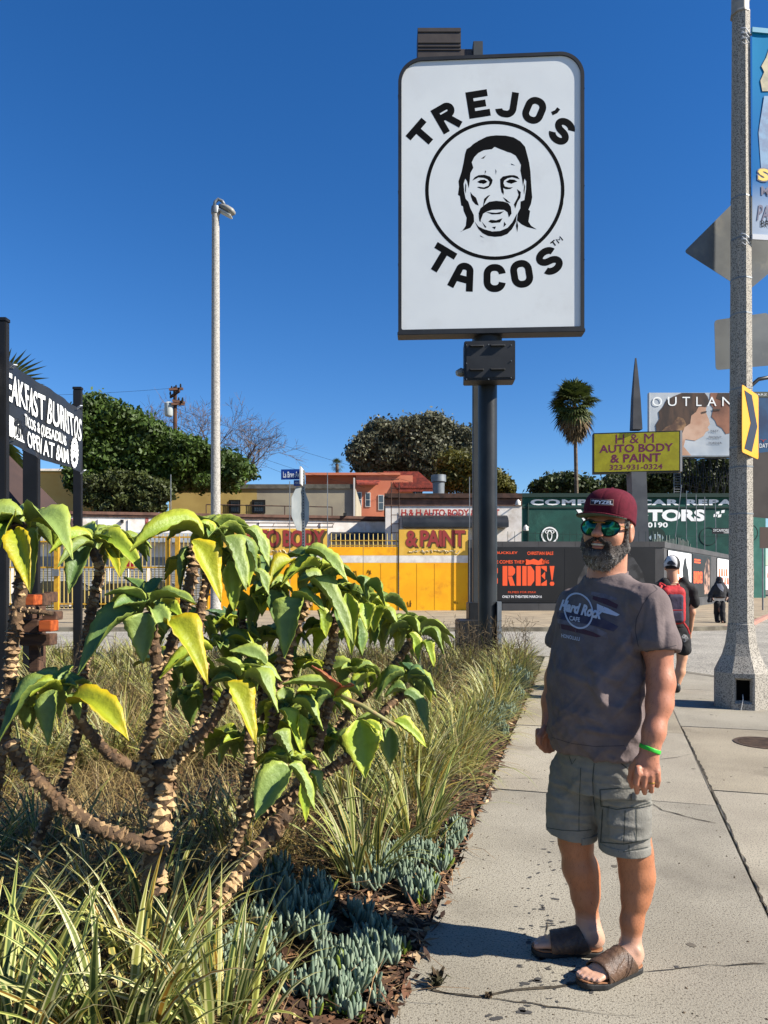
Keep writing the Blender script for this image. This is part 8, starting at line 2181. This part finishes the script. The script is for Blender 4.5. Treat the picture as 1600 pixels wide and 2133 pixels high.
dtext('Hard Rock', z7(222, 1318), z7(648, 1412), z7(240, 1205), tb_, M_pgrey, man, bold=.05, shear=.25)
man_l = dtext('CAFE', z7(325, 1418), z7(430, 1438), z7(328, 1372), tb_, M_pgrey, man, bold=.03)
dtext('HONOLULU', z7(248, 1590), z7(430, 1628), z7(246, 1552), tb_, M_pgrey, man, bold=.02)
dline([z7(985, 900), z7(1060, 960), z7(1170, 1060), z7(1210, 1105)], 1.4, mat('shirt_seam', RGB(72, 66, 72), .9), man, 'seam', tb_)
dline([z7(1205, 1108), z7(1130, 1160), z7(1060, 1260), z7(1000, 1400), z7(985, 1520), z7(1020, 1680)], 1.4, mat('shirt_seam', RGB(72, 66, 72), .9), man, 'seam', tb_)
dline([z7(1075, 1728), z7(1200, 1722), z7(1310, 1690), z7(1400, 1668)], 1.0, mat('shirt_seam', RGB(72, 66, 72), .9), man, 'seam', tb_)
dline([(1150, 1536), (1190, 1548), (1240, 1555), (1300, 1553)], 1.2, mat('shirt_seam', RGB(72, 66, 72), .9), man, 'seam', tb_)

# ---- cap
M_cap = mat('cap_maroon', RGB(104, 28, 46), .88, RGB(92, 24, 40), 60, .12, 300, spec=.15); M_capu = mat('cap_underside', RGB(84, 100, 84), .85)
def local_obj(nm, Fd, m, it=2, disp=None, parent=man, rot=None, colfn=None, org=None, M=None):
    v, f = Fd.mesh(); v = relax(v, f, it)
    if disp is not None: v = v + vnormals(v, f) * disp(v)[:, None]
    R = HM if M is None else M; o = HC if org is None else org
    wv = o + v @ R; me = np_mesh(wv, f)
    if colfn is not None: set_color(me, colfn(v))
    return link(nm, me, m, parent, smooth=True), wv, f
cf = Field((-.13, -.15, -.02), (.13, .22, .19), .0034)
def crown(x, y, z):
    yy = (y + .010) / np.where(y > -.01, .108, .112); xx = x / .089; zz = (z - .050) / .100
    zz = np.where(z < .05, 0, zz); e = (np.abs(xx) ** 2.5 + np.abs(yy) ** 2.5 + np.abs(zz) ** 3.0) ** (1 / 2.6); d = (e - 1) * .085
    return np.maximum(d, (.030 + .19 * y) - z)
cf.apply((-.1, -.13, 0), (.1, .11, .16), crown)
capo, cv_, cfc = local_obj('cap', cf, M_cap, 3, lambda v: -.0012 * (np.exp(-(v[:, 0] / .0022) ** 2) + np.exp(-((v[:, 0] - (v[:, 1] + .01) * .9) / .003) ** 2) * (v[:, 1] < .0) + np.exp(-((np.abs(v[:, 0]) - .058) / .0022) ** 2) * (v[:, 1] > .0)) * (v[:, 2] > .05))
bf_ = Field((-.13, .0, .0), (.13, .21, .09), .003)
def brim(x, y, z, o=0):
    e = (np.sqrt((x / .089) ** 2 + ((y - .075) / .102) ** 2) - 1) * .09; hz = .046 + .02 * (y - .08) - .9 * x * x
    return np.maximum(np.maximum(e, np.abs(z - hz - o) - .0022), .05 - y)
bf_.apply((-.1, .05, .02), (.1, .19, .07), brim); local_obj('cap_brim', bf_, M_cap, 1, parent=capo)
bf_ = Field((-.13, .0, .0), (.13, .21, .09), .003); bf_.apply((-.1, .05, .02), (.1, .19, .07), lambda x, y, z: brim(x * 1.02, (y - .075) * 1.02 + .075, z, -.0034)); local_obj('brim_underside', bf_, M_capu, 1, parent=capo)
cfb = Field((-.02, -.03, .13), (.02, .02, .17), .002); cfb.ell((0, -.01, .150), (.008, .008, .005)); local_obj('cap_button', cfb, M_cap, 1, parent=capo)
cb_ = bvh_of([(cv_, cfc)])
M_badge = mat('badge_navy', RGB(36, 22, 40), .7); M_bgold = mat('badge_edge', RGB(190, 140, 120), .7)
dpoly([z7(534, 190), z7(768, 198), z7(768, 262), z7(532, 250)], cb_, M_bgold, capo, 'badge', off=.0016)
dpoly([z7(540, 196), z7(762, 204), z7(762, 256), z7(538, 244)], cb_, M_badge, capo, 'badge', off=.0024)
dtext('*PYZEL', z7(548, 240), z7(758, 250), z7(549, 202), cb_, M_wtxt, capo, bold=.03, shear=.1, off=.0036)
# ---- sunglasses
M_lens = mat('mirror_lens', RGB(22, 128, 104), .06, RGB(10, 70, 62), 60, metal=.85, spec=.8); M_rim = mat('glasses_rim', RGB(16, 16, 18), .3); M_gold = mat('gold_wire', RGB(190, 150, 80), .3, metal=.9)
gl = empty('sunglasses', HC, None, None); gl.parent = man
gl.matrix_parent_inverse = Matrix.Identity(4); gl.location = Vector(HC) - man.location
for s in (-1, 1):
    n = 28; ring_ = []
    for k in range(n):
        w = 2 * math.pi * k / n; cx_ = math.cos(w); sx_ = math.sin(w); rx = .0325; ry = .0265 + (.003 if sx_ < 0 else 0)
        l = .0385 * s + rx * cx_ - s * .004 * (sx_ < 0) * abs(sx_); u = .0 + ry * sx_; f = .100 - abs(l) * .16 - abs(l) ** 2 * 1.6
        ring_.append((l, f, u))
    mb = MB(); P = [hp_(*q) for q in ring_]; c = hp_(.0385 * s, .104 - .0385 * .16, 0); R1 = [hp_(.0385 * s + (q[0] - .0385 * s) * .55, q[1] + .0025, q[2] * .55) for q in ring_]
    mb.add([tuple(q) for q in P] + [tuple(q) for q in R1] + [tuple(c)], [(k, (k + 1) % n, n + (k + 1) % n, n + k) for k in range(n)] + [(n + k, n + (k + 1) % n, 2 * n) for k in range(n)])
    mb.build('lens', M_lens, gl, smooth=True)
    mb = MB(); mb.tube([Vector(q) for q in P] + [Vector(P[0]), Vector(P[1])], .0029, 6, cap=False); mb.build('rim', M_rim, gl, smooth=True)
    mb = MB(); mb.tube([Vector(hp_(.070 * s, .080, .008)), Vector(hp_(.080 * s, .05, .008)), Vector(hp_(.083 * s, -.012, .004))], .0022, 6); mb.build('temple_arm', M_gold, gl)
    mb = MB(); mb.obox(hp_(.0812 * s, .03, .007), Vector(Hl) * .0022, Vector(Hf) * .026, Vector(Hu) * .004); mb.build('temple_arm', M_rim, gl)
for u, r in ((.018, .0022), (.004, .0020)):
    mb = MB(); mb.tube([Vector(hp_(-.022 if u > .01 else -.010, .098, u)), Vector(hp_(0, .104, u + .001)), Vector(hp_(.022 if u > .01 else .010, .098, u))], r, 6); mb.build('bridge', M_gold, gl)
# ---- beard and hair
M_beard = mat('beard_base', (1, 1, 1, 1), .9, attr='Col', bump=.4, bscale=200); M_hairs = mat('beard_hair', (1, 1, 1, 1), .6, attr='Col')
be = Field((-.12, -.08, -.20), (.12, .15, .05), .0032)
be.ell((0, .022, -.083), (.0745, .073, .057), k=.02); be.ell((0, .052, -.116), (.049, .042, .037), k=.03)
for s in (-1, 1):
    be.cone((.076 * s, .016, -.010), (.072 * s, .016, -.070), .006, .021, k=.015); be.cone((.010 * s, .106, -.040), (.037 * s, .092, -.058), .0085, .0095, k=.006); be.cone((.037 * s, .092, -.058), (.040 * s, .078, -.095), .0095, .018, k=.01)
be.ell((0, .092, -.098), (.028, .018, .020), k=.012)
be.ell((0, .108, -.0622), (.0300, .026, .0085), mode='sub', k=.004)
for s in (-1, 1): be.ell((.042 * s, .085, -.022), (.032, .03, .022), mode='sub', k=.012)
def beardcol(v):
    g = fbm(v * 90, 41, 2); low = np.clip((-.07 - v[:, 2]) / .06, 0, 1); side = np.clip((np.abs(v[:, 0]) - .05) / .03, 0, 1)
    w = np.clip(.03 + .62 * low * g * 1.6 + .5 * side * g, 0, 1)[:, None]; return np.array([[lin(48), lin(38), lin(34)]]) * (1 - w) + np.array([[lin(158), lin(152), lin(146)]]) * w
bd, bvv, bff = local_obj('beard', be, M_beard, 1, lambda v: (fbm(v * 70, 43, 2) - .5) * .007 + (fbm(v * 26, 44, 2) - .5) * .008, colfn=beardcol)
def hairs(wv, f, n, L_, wid, seed, colf, parent, nm, down=.7):
    rg = np.random.default_rng(seed); nn = vnormals(wv, f); i = rg.choice(len(wv), n); p = wv[i]; d = nn[i] * .55 - Z3 * down + rg.normal(size=(n, 3)) * .28; d /= np.linalg.norm(d, axis=1)[:, None]
    ln = L_ * (.6 + .8 * rg.random(n))[:, None]; s = np.cross(d, rg.normal(size=(n, 3))); s /= np.linalg.norm(s, axis=1)[:, None]; s *= wid
    q = np.stack([p - s - d * .002, p + s - d * .002, p + s * .4 + d * ln, p - s * .4 + d * ln], 1).reshape(-1, 3)
    me = np_mesh(q, np.arange(4 * n).reshape(n, 4)); set_color(me, np.repeat(colf(p, rg), 4, axis=0)); o = link(nm, me, M_hairs, parent); return tag(o, kind='stuff')
def bcol(p, rg):
    q = (p - HC) @ HM.T; low = np.clip((-.07 - q[:, 2]) / .06, 0, 1); side = np.clip((np.abs(q[:, 0]) - .05) / .03, 0, 1); w = (rg.random(len(p)) < (.08 + .52 * low + .42 * side))[:, None]
    return np.where(w, np.array([[lin(186), lin(182), lin(176)]]), np.array([[lin(54), lin(42), lin(36)]])) * (.7 + .5 * rg.random(len(p)))[:, None]
hairs(bvv, bff, 5200, .011, .0007, 3, bcol, bd, 'beard_hair')
ha = Field((-.11, -.14, -.10), (.11, .09, .08), .0032)
ha.ell((0, -.018, .022), (.0805, .096, .085)); ha.apply((-.1, -.03, -.1), (.1, .1, .1), lambda x, y, z: y * 0 - 1.0 + 0 * x, mode='add') if False else None
r_ = ha.region(ha.lo, ha.lo + ha.h * ha.n); sl, (x, y, z) = r_; ha.F[sl] = np.maximum(ha.F[sl], np.maximum(y - (.028 + .2 * z), -.055 - z + np.clip(y, 0, 1) * 1.2))
for s in (-1, 1):
    ha.cone((.0785 * s, .016, .03), (.0785 * s, .016, -.005), .005, .005, k=.005); ha.ell((.086 * s, -.010, -.022), (.03, .030, .040), mode='sub')
hao, hv_, hf2 = local_obj('hair', ha, M_beard, 1, lambda v: (fbm(v * 80, 47, 2) - .5) * .004, colfn=lambda v: np.array([[lin(104), lin(98), lin(92)]]) * (.5 + 1.2 * fbm(v * 120, 48, 2))[:, None])
hairs(hv_, hf2, 900, .007, .0006, 4, lambda p, rg: np.where((rg.random(len(p)) < .45)[:, None], np.array([[lin(176), lin(172), lin(168)]]), np.array([[lin(60), lin(50), lin(46)]])), hao, 'grey_hair', .5)
te = Field((-.04, .07, -.09), (.04, .13, -.04), .0016); te.ell((0, .090, -.0610), (.0265, .012, .0066)); local_obj('teeth', te, mat('teeth', RGB(224, 212, 192), .35), 1)
def limbhair():
    nn = vnormals(bv, bf); z = bv[:, 2]; px = 800 + bv[:, 0] / bv[:, 1] * FPX
    ok = ((z > .16) & (z < .46)) | ((z > .80) & (z < 1.28) & ((px > 1322) | (px < 1160)))
    idx = np.nonzero(ok)[0]; rg = np.random.default_rng(8); i = rg.choice(idx, 5200); p = bv[i]; d = nn[i] * .45 - Z3 * .8 + rg.normal(size=(len(i), 3)) * .35; d /= np.linalg.norm(d, axis=1)[:, None]
    ln = (.006 + .009 * rg.random(len(i)))[:, None]; s_ = np.cross(d, nn[i]); s_ /= np.linalg.norm(s_, axis=1)[:, None] + 1e-9; s_ *= .00022
    q = np.stack([p - s_, p + s_, p + s_ * .3 + d * ln, p - s_ * .3 + d * ln], 1).reshape(-1, 3); me = np_mesh(q, np.arange(4 * len(i)).reshape(-1, 4)); set_color(me, np.repeat(np.array([[.06, .035, .02]]), len(q), 0))
    tag(link('body_hair', me, M_hairs, bo), kind='stuff')
limbhair()
# ---- wristband and ring
wb = Field(aW - .06, aW + .06, .0024); ax_ = (WA(1362, 1525, 2.43) - aW); ax_ /= np.linalg.norm(ax_)
wb.chain([WA(1362, 1525, 2.43), aW, WA(1350, 1592, 2.41)], [.0385, .0335, .031], k=.01)
r_ = wb.region(wb.lo, wb.lo + wb.h * wb.n); sl, (x, y, z) = r_; wn_ = ax_ * .97 + Cl * .12; wb.F[sl] = np.maximum(wb.F[sl], np.abs((x - aW[0]) * wn_[0] + (y - aW[1]) * wn_[1] + (z - aW[2]) * wn_[2]) - .0068)
sdf_obj('wristband', wb, mat('band_green', RGB(60, 206, 60), .5), man, 1)
rgp = WA(1356.5, 1630, 2.396); rf_ = Field(rgp - .02, rgp + .02, .0012); rf_.cone(rgp - Z3 * .02, rgp + Z3 * .02, .0128, .0128)
rf_.F = np.maximum(rf_.F, 0 * rf_.F - 9); r_ = rf_.region(rf_.lo, rf_.lo + rf_.h * rf_.n); sl, (x, y, z) = r_; rf_.F[sl] = np.maximum(rf_.F[sl], np.abs(z - rgp[2]) - .0025)
sdf_obj('finger_ring', rf_, M_gold, man, 1)
# ---- sandals
def sandal(fr, side, seed):
    h, f, l, L_ = fr; s = L_ / .295; m = -side; R = np.stack([l * m, f, Z3])   # local x medial, y forward
    root = None
    def solef(Fd, z0, z1, g=0.0, k=.03):
        def fn(x, y, z):
            def cc(cx, cy, r): return np.sqrt((x - cx) ** 2 + (y - cy) ** 2) - r - g
            def cone2(a, b, ra, rb):
                bx, by = b[0] - a[0], b[1] - a[1]; t = np.clip(((x - a[0]) * bx + (y - a[1]) * by) / (bx * bx + by * by), 0, 1); return np.sqrt((x - a[0] - t * bx) ** 2 + (y - a[1] - t * by) ** 2) - (ra + (rb - ra) * t) - g
            d = cone2((0, .040 * s), (-.004, .13 * s), .036, .036); e = cone2((-.004, .13 * s), (.0, .205 * s), .036, .049); g_ = cone2((.0, .205 * s), (.010, .25 * s), .049, .040)
            d = np.minimum(np.minimum(d, e), g_); lift = .010 * np.clip((y - .2 * s) / .1, 0, 1) ** 2
            return np.maximum(d, np.maximum(z0 + lift - z, z - z1 - lift))
        Fd.apply((-.09, -.02, z0), (.09, .33, z1 + .01), fn)
    F1 = Field((-.09, -.03, -.012), (.09, .34, .06), .003); solef(F1, .001, .021); so_, v, ff_ = local_obj('sandal', F1, M_sole, 1, org=h, M=R)
    F1 = Field((-.09, -.03, -.012), (.09, .34, .06), .003); solef(F1, .021, .0275, -.002); local_obj('insole', F1, M_insole, 1, org=h, M=R, parent=so_)
    F1 = Field((-.09, .03, .0), (.09, .28, .14), .003)
    def ft2(Fd, g):
        P = lambda a, b, c: np.array([b, a * s, c])
        Fd.cone(P(.055, 0, .072), P(.20, .0, .046), .040 + g, .030 + g, k=.02); Fd.cone(P(.07, -.008, .045), P(.20, -.016, .038), .035 + g, .031 + g, k=.02); Fd.cone(P(.09, .012, .045), P(.205, .020, .038), .034 + g, .029 + g, k=.02)
    ft2(F1, .0065)
    r_ = F1.region(F1.lo, F1.lo + F1.h * F1.n); sl, (x, y, z) = r_
    # open toe and open heel; the throat rises towards the instep
    F1.F[sl] = np.maximum(F1.F[sl], np.maximum(np.maximum(y - (.213 * s + .10 * (z - .04) - .35 * (-x + .0) * .3), (.088 * s + (.085 - z) * -.55) - y - .0), .018 - z))
    ft2_in = Field((-.09, .03, .0), (.09, .28, .14), .003); ft2(ft2_in, .0005); F1.F = np.maximum(F1.F, -ft2_in.F)
    up_, v, ff_ = local_obj('sandal_upper', F1, M_leath, 1, lambda v: .0012 * np.sin(v[:, 1] * 260 + 3 * np.sin(v[:, 2] * 60)) * .4, org=h, M=R, parent=so_)
    b_ = bvh_of([(v, ff_)])
    # straps and stitching raised on the upper
    for (y0, z0), (y1, z1), w in (((.125, .02), (.085, .09), .0016), ((.14, .02), (.10, .095), .0016), ((.165, .02), (.120, .06), .0012), ((.165, .05), (.12, .06), .0012), ((.175, .02), (.205, .05), .0014), ((.15, .075), (.175, .055), .0014), ((.12, .085), (.15, .07), .0014)):
        for sd2 in (-1, 1):
            pts = []
            for q in range(9):
                t = q / 8; yy = (y0 + (y1 - y0) * t) * s; zz = z0 + (z1 - z0) * t; o = np.array([.12 * sd2, yy, zz]); wo_ = h + o @ R; dr = -(R[0] * sd2)
                hit = b_.ray_cast(Vector(wo_), Vector(dr));
                if hit[0] is not None and (hit[0] - Vector(wo_)).length < .15: pts.append(hit[0] + hit[1] * .0006 * (1 if hit[1].dot(Vector(dr)) < 0 else -1))
            if len(pts) > 2:
                mb = MB(); mb.tube(pts, w, 5); mb.build('stitching', mat('tan_stitch', RGB(116, 88, 66), .7) if w < .0015 else M_leath, up_)
    return so_
sandal(FR, -1, 1); sandal(NR, 1, 2)
M_nail = mat('toe_nail', RGB(232, 190, 172), .35)
for fr, side in ((FR, -1), (NR, 1)):
    h, f, l, L_ = fr; s = L_ / .295; m = -side
    for b, L0, r in ((.027, .272, .0135), (.008, .274, .0105), (-.008, .266, .0098), (-.022, .256, .0092), (-.034, .244, .009)):
        c = h + f * (L0 + r * .1) * s + l * b * m + Z3 * (.037 + r * .78); mb = MB(); mb.obox(c, Vector(l) * r * .55, Vector(f * .8 - Z3 * .35) * r * .55, Vector((0, 0, .0012))); mb.build('toe_nail', M_nail, man, bevel=.001)

# ------------------------------------------------------------------ man with the backpack, walking away
d = G(1405, 1441).y; sc = FPX / d; cxp = 1403
bm_ = empty('person', (X(cxp, d), d, 0), 'man seen from behind in black t-shirt and black shorts walking away past the lamp post', 'person')
B_ = lambda px, py, dd=0.0: WA(px, py, d + dd)
fld = Field((X(1362, d), d - .45, -.01), (X(1460, d), d + .5, 1.80), .010)
fld.ell(B_(1400, 1180, .03), (.078, .095, .115), k=.03); fld.cone(B_(1400, 1195), B_(1402, 1218), .062, .068, k=.03)
for s in (-1, 1): fld.ell(B_(1400 + 14 * s, 1184, .02), (.014, .02, .03), k=.01)
fld.loft((X(1403, d), d, 0), (1, 0, 0), (0, 1, 0), [(.80, 0, 0, .16, .11), (1.05, 0, 0, .17, .12), (1.3, 0, 0, .19, .12), (1.40, 0, 0, .12, .09)], k=.03)
for s in (-1, 1):
    sh = B_(1403 + 33 * s, 1224); el = B_(1403 + 38 * s, 1275, .02); wr = B_(1403 + 35 * s, 1312, .10)
    fld.chain([sh, el, wr], [.058, .045, .032], k=.03); fld.cone(wr, B_(1403 + 33 * s, 1330, .13), .032, .036, k=.02, sq=((1, 0, 0), .5))
    for q in range(4): fld.chain([B_(1403 + 33 * s, 1328, .10 + q * .02), B_(1403 + 32 * s, 1340, .11 + q * .02)], [.011, .009], k=.006)
    fld.chain([B_(1403 + 32 * s, 1322, .08), B_(1403 + 29 * s, 1333, .07)], [.013, .010], k=.006)
fld.chain([B_(1418, 1330), B_(1421, 1368, .02), B_(1417, 1400), B_(1410, 1428, -.02)], [.09, .062, .060, .038], k=.03)
fld.chain([B_(1392, 1330), B_(1388, 1370, .12), B_(1388, 1405, .22), B_(1388, 1425, .30)], [.09, .062, .058, .038], k=.03)
fld.cone(B_(1408, 1436, -.03), B_(1405, 1438, .12), .04, .035, k=.02); fld.cone(B_(1388, 1430, .32), B_(1386, 1434, .48), .04, .035, k=.02)
def sk2(c): return lambda v, n: np.array([[lin(c[0]), lin(c[1]), lin(c[2])]]) * (.9 + .2 * fbm(v * 12, 5))[:, None]
o, v, f = sdf_obj('body', fld, M_skin, bm_, 2, colfn=sk2((214, 160, 126)))
M_bt = mat('black_cotton', RGB(24, 24, 27), .85, RGB(34, 34, 38), 12, .15, 60)
fld = Field((X(1355, d), d - .35, .70), (X(1466, d), d + .4, 1.55), .010)
fld.loft((X(1404, d), d, 0), (1, 0, 0), (0, 1, 0), [(.84, 0, 0, .185, .135), (1.05, 0, 0, .190, .135), (1.28, 0, 0, .20, .13), (1.38, 0, 0, .15, .10), (1.42, 0, 0, .085, .075)], k=.03)
for s in (-1, 1): fld.chain([B_(1404 + 20 * s, 1214), B_(1404 + 35 * s, 1228), B_(1404 + 42 * s, 1256, .01)], [.07, .075, .078], k=.03)
fld.cone(B_(1400, 1190), B_(1401, 1212, 0), .07, .072, mode='sub', k=.01)
sdf_obj('t_shirt', fld, M_bt, bm_, 2, disp=lambda v, n: (fbm(v * 9, 8) - .5) * .03)
fld = Field((X(1362, d), d - .35, .40), (X(1456, d), d + .4, 1.0), .010)
fld.loft((X(1404, d), d, 0), (1, 0, 0), (0, 1, 0), [(.70, 0, 0, .175, .13), (.92, 0, 0, .17, .13)], k=.02)
fld.chain([B_(1418, 1318), B_(1422, 1350, .01)], [.105, .108], k=.02); fld.chain([B_(1392, 1318), B_(1390, 1352, .08)], [.105, .108], k=.02)
so2, v2, f2 = sdf_obj('shorts', fld, M_bt, bm_, 2, disp=lambda v, n: (fbm(v * 10, 9) - .5) * .03)
b2_ = bvh_of([(v2, f2)])
dpoly([(1419, 1326), (1424, 1321), (1430, 1323), (1433, 1330), (1430, 1336), (1424, 1338), (1421, 1333)], b2_, mat('shorts_print', RGB(170, 170, 172), .8, RGB(60, 60, 62), 60), so2, 'shorts_print', off=.008)
M_shoe = mat('black_shoe', RGB(22, 22, 24), .6)
for (a, b) in (((1409, 1436, -.06), (1405, 1438, .14)), ((1388, 1430, .30), (1386, 1434, .50))):
    p, q = B_(a[0], a[1], a[2]), B_(b[0], b[1], b[2]); p[2] = .045; q[2] = .04
    if a[2] > .2: p[2] += .06
    fld = Field(np.minimum(p, q) - .09, np.maximum(p, q) + .09, .008); fld.cone(p, q, .052, .045, k=0); fld.ell(p + np.array([0, 0, .045]), (.045, .05, .04), k=.03); cutplane(fld, (0, 0, p[2] - .042), (0, 0, -1)); sdf_obj('shoe', fld, M_shoe, bm_, 1)
# his cap worn backwards: white front panel towards the camera? it shows the white foam front with black brim band
fld = Field(B_(1400, 1180) - .16, B_(1400, 1180) + .16, .006)
c = B_(1400, 1178, .02); fld.ell(c + np.array([0, 0, .015]), (.098, .115, .125)); cutplane(fld, c + np.array([0, 0, -.045]), (0, 0, -1))
bc, v3, f3 = sdf_obj('cap', fld, mat('black_cap', RGB(24, 24, 27), .85), bm_, 2)
b3_ = bvh_of([(v3, f3)])
dpoly([(1384, 1181), (1383, 1170), (1387, 1162), (1394, 1158), (1400, 1157), (1406, 1159), (1410, 1165), (1411, 1173), (1410, 1181), (1404, 1178), (1397, 1177), (1390, 1178)], b3_, mat('cap_white', RGB(230, 230, 232), .8), bc, 'front_panel', off=.004, maxpx=3)
dpoly([(1390, 1173), (1394, 1169), (1400, 1168), (1405, 1172), (1408, 1176), (1399, 1177), (1391, 1176)], b3_, mat('cap_print', RGB(70, 72, 80), .8), bc, 'cap_print', off=.007, maxpx=3)
# backpack
M_bred = mat('backpack_red', RGB(206, 34, 42), .75, RGB(178, 26, 36), 12, .15, 60); M_bnav = mat('backpack_navy', RGB(58, 48, 76), .8, RGB(44, 38, 58), 14, .2, 60)
bk = empty('backpack', tuple(B_(1400, 1280, -.2)), 'red and navy backpack worn by the man in the black t-shirt', 'backpack')
c = B_(1401, 1262, -.20)
def bp_field(boxes, h=.007, k=.02):
    lo = np.min([np.array(b[0]) - b[1] for b in boxes], 0) - .03; hi = np.max([np.array(b[0]) + b[1] for b in boxes], 0) + .03; F1 = Field(lo, hi, h)
    for b in boxes: F1.rbox(b[0], b[1], rr=b[2], k=k)
    return F1
sdf_obj('main_body', bp_field([(c + np.array([0, 0, 0]), np.array([.155, .085, .235]), .07), (c + np.array([0, .02, .2]), np.array([.11, .06, .06]), .05)]), M_bred, bk, 2, disp=lambda v, n: (fbm(v * 14, 5) - .5) * .014)
sdf_obj('front_pocket', bp_field([(c + np.array([-.005, -.085, -.03]), np.array([.105, .05, .18]), .045)]), M_bnav, bk, 2, disp=lambda v, n: (fbm(v * 16, 6) - .5) * .012)
sdf_obj('lower_pocket', bp_field([(c + np.array([-.01, -.12, -.13]), np.array([.085, .035, .075]), .03)]), M_bnav, bk, 2)
for s in (-1, 1):
    mb = MB(); mb.tube([Vector(c + np.array([.12 * s, .09, -.20])), Vector(c + np.array([.14 * s, .10, .12])), Vector(c + np.array([.115 * s, .12, .24])), Vector(c + np.array([.085 * s, .16, .275]))], [.02, .022, .03, .03], 6); mb.build('shoulder_strap', M_bred, bk, smooth=True)
    mb = MB(); mb.tube([Vector(c + np.array([.05 * s, -.05, .19])), Vector(c + np.array([.09 * s, .03, .26])), Vector(c + np.array([.10 * s, .10, .28]))], .014, 5); mb.build('strap_cover', M_bred, bk)
for z in (.02, -.04, -.10):
    mb = MB(); mb.tube([Vector(c + np.array([.14, -.05, z])), Vector(c + np.array([.165, -.02, z - .02])), Vector(c + np.array([.15, .03, z]))], .006, 5); mb.build('side_cord', M_blackm, bk)
mb = MB(); mb.tube([Vector(c + np.array([.13, .03, -.18])), Vector(c + np.array([.19, .0, -.28])), Vector(c + np.array([.22, .0, -.36]))], [.014, .014, .010], 5); mb.build('waist_strap', M_bred, bk)
mb = MB(); mb.tube([Vector(c + np.array([-.085, -.14, -.05])), Vector(c + np.array([.07, -.14, -.05]))], .005, 4); mb.build('zip', M_bred, bk)
# ------------------------------------------------------------------ hooded walker
d = G(1503, 1297).y; H_ = lambda px, py, dd=0.0: WA(px, py, d + dd)
hm_ = empty('person', (X(1499, d), d, 0), 'walker in dark hooded jacket and black trousers on the far pavement beside the hoarding', 'person')
fld = Field((X(1468, d), d - .5, -.01), (X(1532, d), d + .4, 1.8), .014)
fld.ell(H_(1499, 1211), (.078, .1, .115), k=.03); fld.cone(H_(1499, 1215), H_(1499, 1224), .06, .065, k=.03); fld.ell(H_(1499, 1212, -.1), (.018, .02, .02), k=.02)
fld.loft((X(1499, d), d, 0), (1, 0, 0), (0, 1, 0), [(.85, 0, 0, .14, .1), (1.1, 0, 0, .15, .11), (1.3, 0, 0, .17, .11), (1.42, 0, 0, .1, .08)], k=.03)
for s in (-1, 1):
    fld.chain([H_(1499 + 12 * s, 1224), H_(1499 + 18 * s, 1242), H_(1499 + 13 * s, 1250, -.1)], [.055, .045, .035], k=.03); fld.chain([H_(1496, 1262), H_(1499 + 5 * s, 1280, -.1 * s), H_(1500 + 5 * s, 1294, -.12 * s)], [.07, .06, .045], k=.03)
    fld.cone(H_(1500 + 5 * s, 1295, -.12 * s), H_(1500 + 5 * s, 1296, -.12 * s - .15), .04, .04, k=.02)
sdf_obj('body', fld, M_skin, hm_, 2, colfn=sk2((120, 82, 62)))
M_hood = mat('hoodie_black', RGB(44, 44, 48), .9, RGB(58, 58, 62), 8, .2, 40); M_trou = mat('trousers_black', RGB(26, 26, 30), .9, RGB(36, 36, 40), 8)
fld = Field((X(1464, d), d - .5, .70), (X(1536, d), d + .4, 1.85), .012)
fld.ell(H_(1499, 1209, .03), (.115, .125, .155), k=.02); fld.ell(H_(1499, 1213, -.13), (.075, .08, .10), mode='sub', k=.02)
fld.loft((X(1499, d), d, 0), (1, 0, 0), (0, 1, 0), [(.88, 0, 0, .22, .17), (1.1, 0, 0, .23, .17), (1.32, 0, 0, .21, .15), (1.42, 0, 0, .14, .12), (1.46, 0, 0, .1, .1)], k=.03)
for s in (-1, 1): fld.chain([H_(1499 + 11 * s, 1224), H_(1499 + 19 * s, 1240), H_(1499 + 21 * s, 1252, -.02), H_(1499 + 16 * s, 1262, -.08)], [.085, .078, .07, .06], k=.03)
o4, v4, f4 = sdf_obj('hooded_jacket', fld, M_hood, hm_, 2, disp=lambda v, n: (fbm(v * 9, 15) - .5) * .04)
b4 = bvh_of([(v4, f4)])
dpoly([(1493, 1216), (1503, 1216), (1508, 1226), (1506, 1233), (1500, 1228), (1495, 1222)], b4, mat('grey_tee', RGB(140, 144, 156), .9), hm_, 't_shirt', off=.01, maxpx=3)
fld = Field((X(1472, d), d - .55, -.01), (X(1528, d), d + .5, 1.0), .012)
for s in (-1, 1): fld.chain([H_(1499 + 5 * s, 1258), H_(1499 + 6 * s, 1277, -.1 * s), H_(1500 + 6 * s, 1292, -.13 * s)], [.115, .095, .085], k=.02)
sdf_obj('trousers', fld, M_trou, hm_, 2, disp=lambda v, n: (fbm(v * 10, 16) - .5) * .03)
for s in (-1, 1):
    p = H_(1500 + 6 * s, 1296, -.13 * s); p[2] = .05; fld = Field(p - .25, p + .2, .012); fld.cone(p + np.array([0, .05, 0]), p + np.array([0, -.14, -.005]), .052, .045); sdf_obj('shoe', fld, M_shoe, hm_, 1)
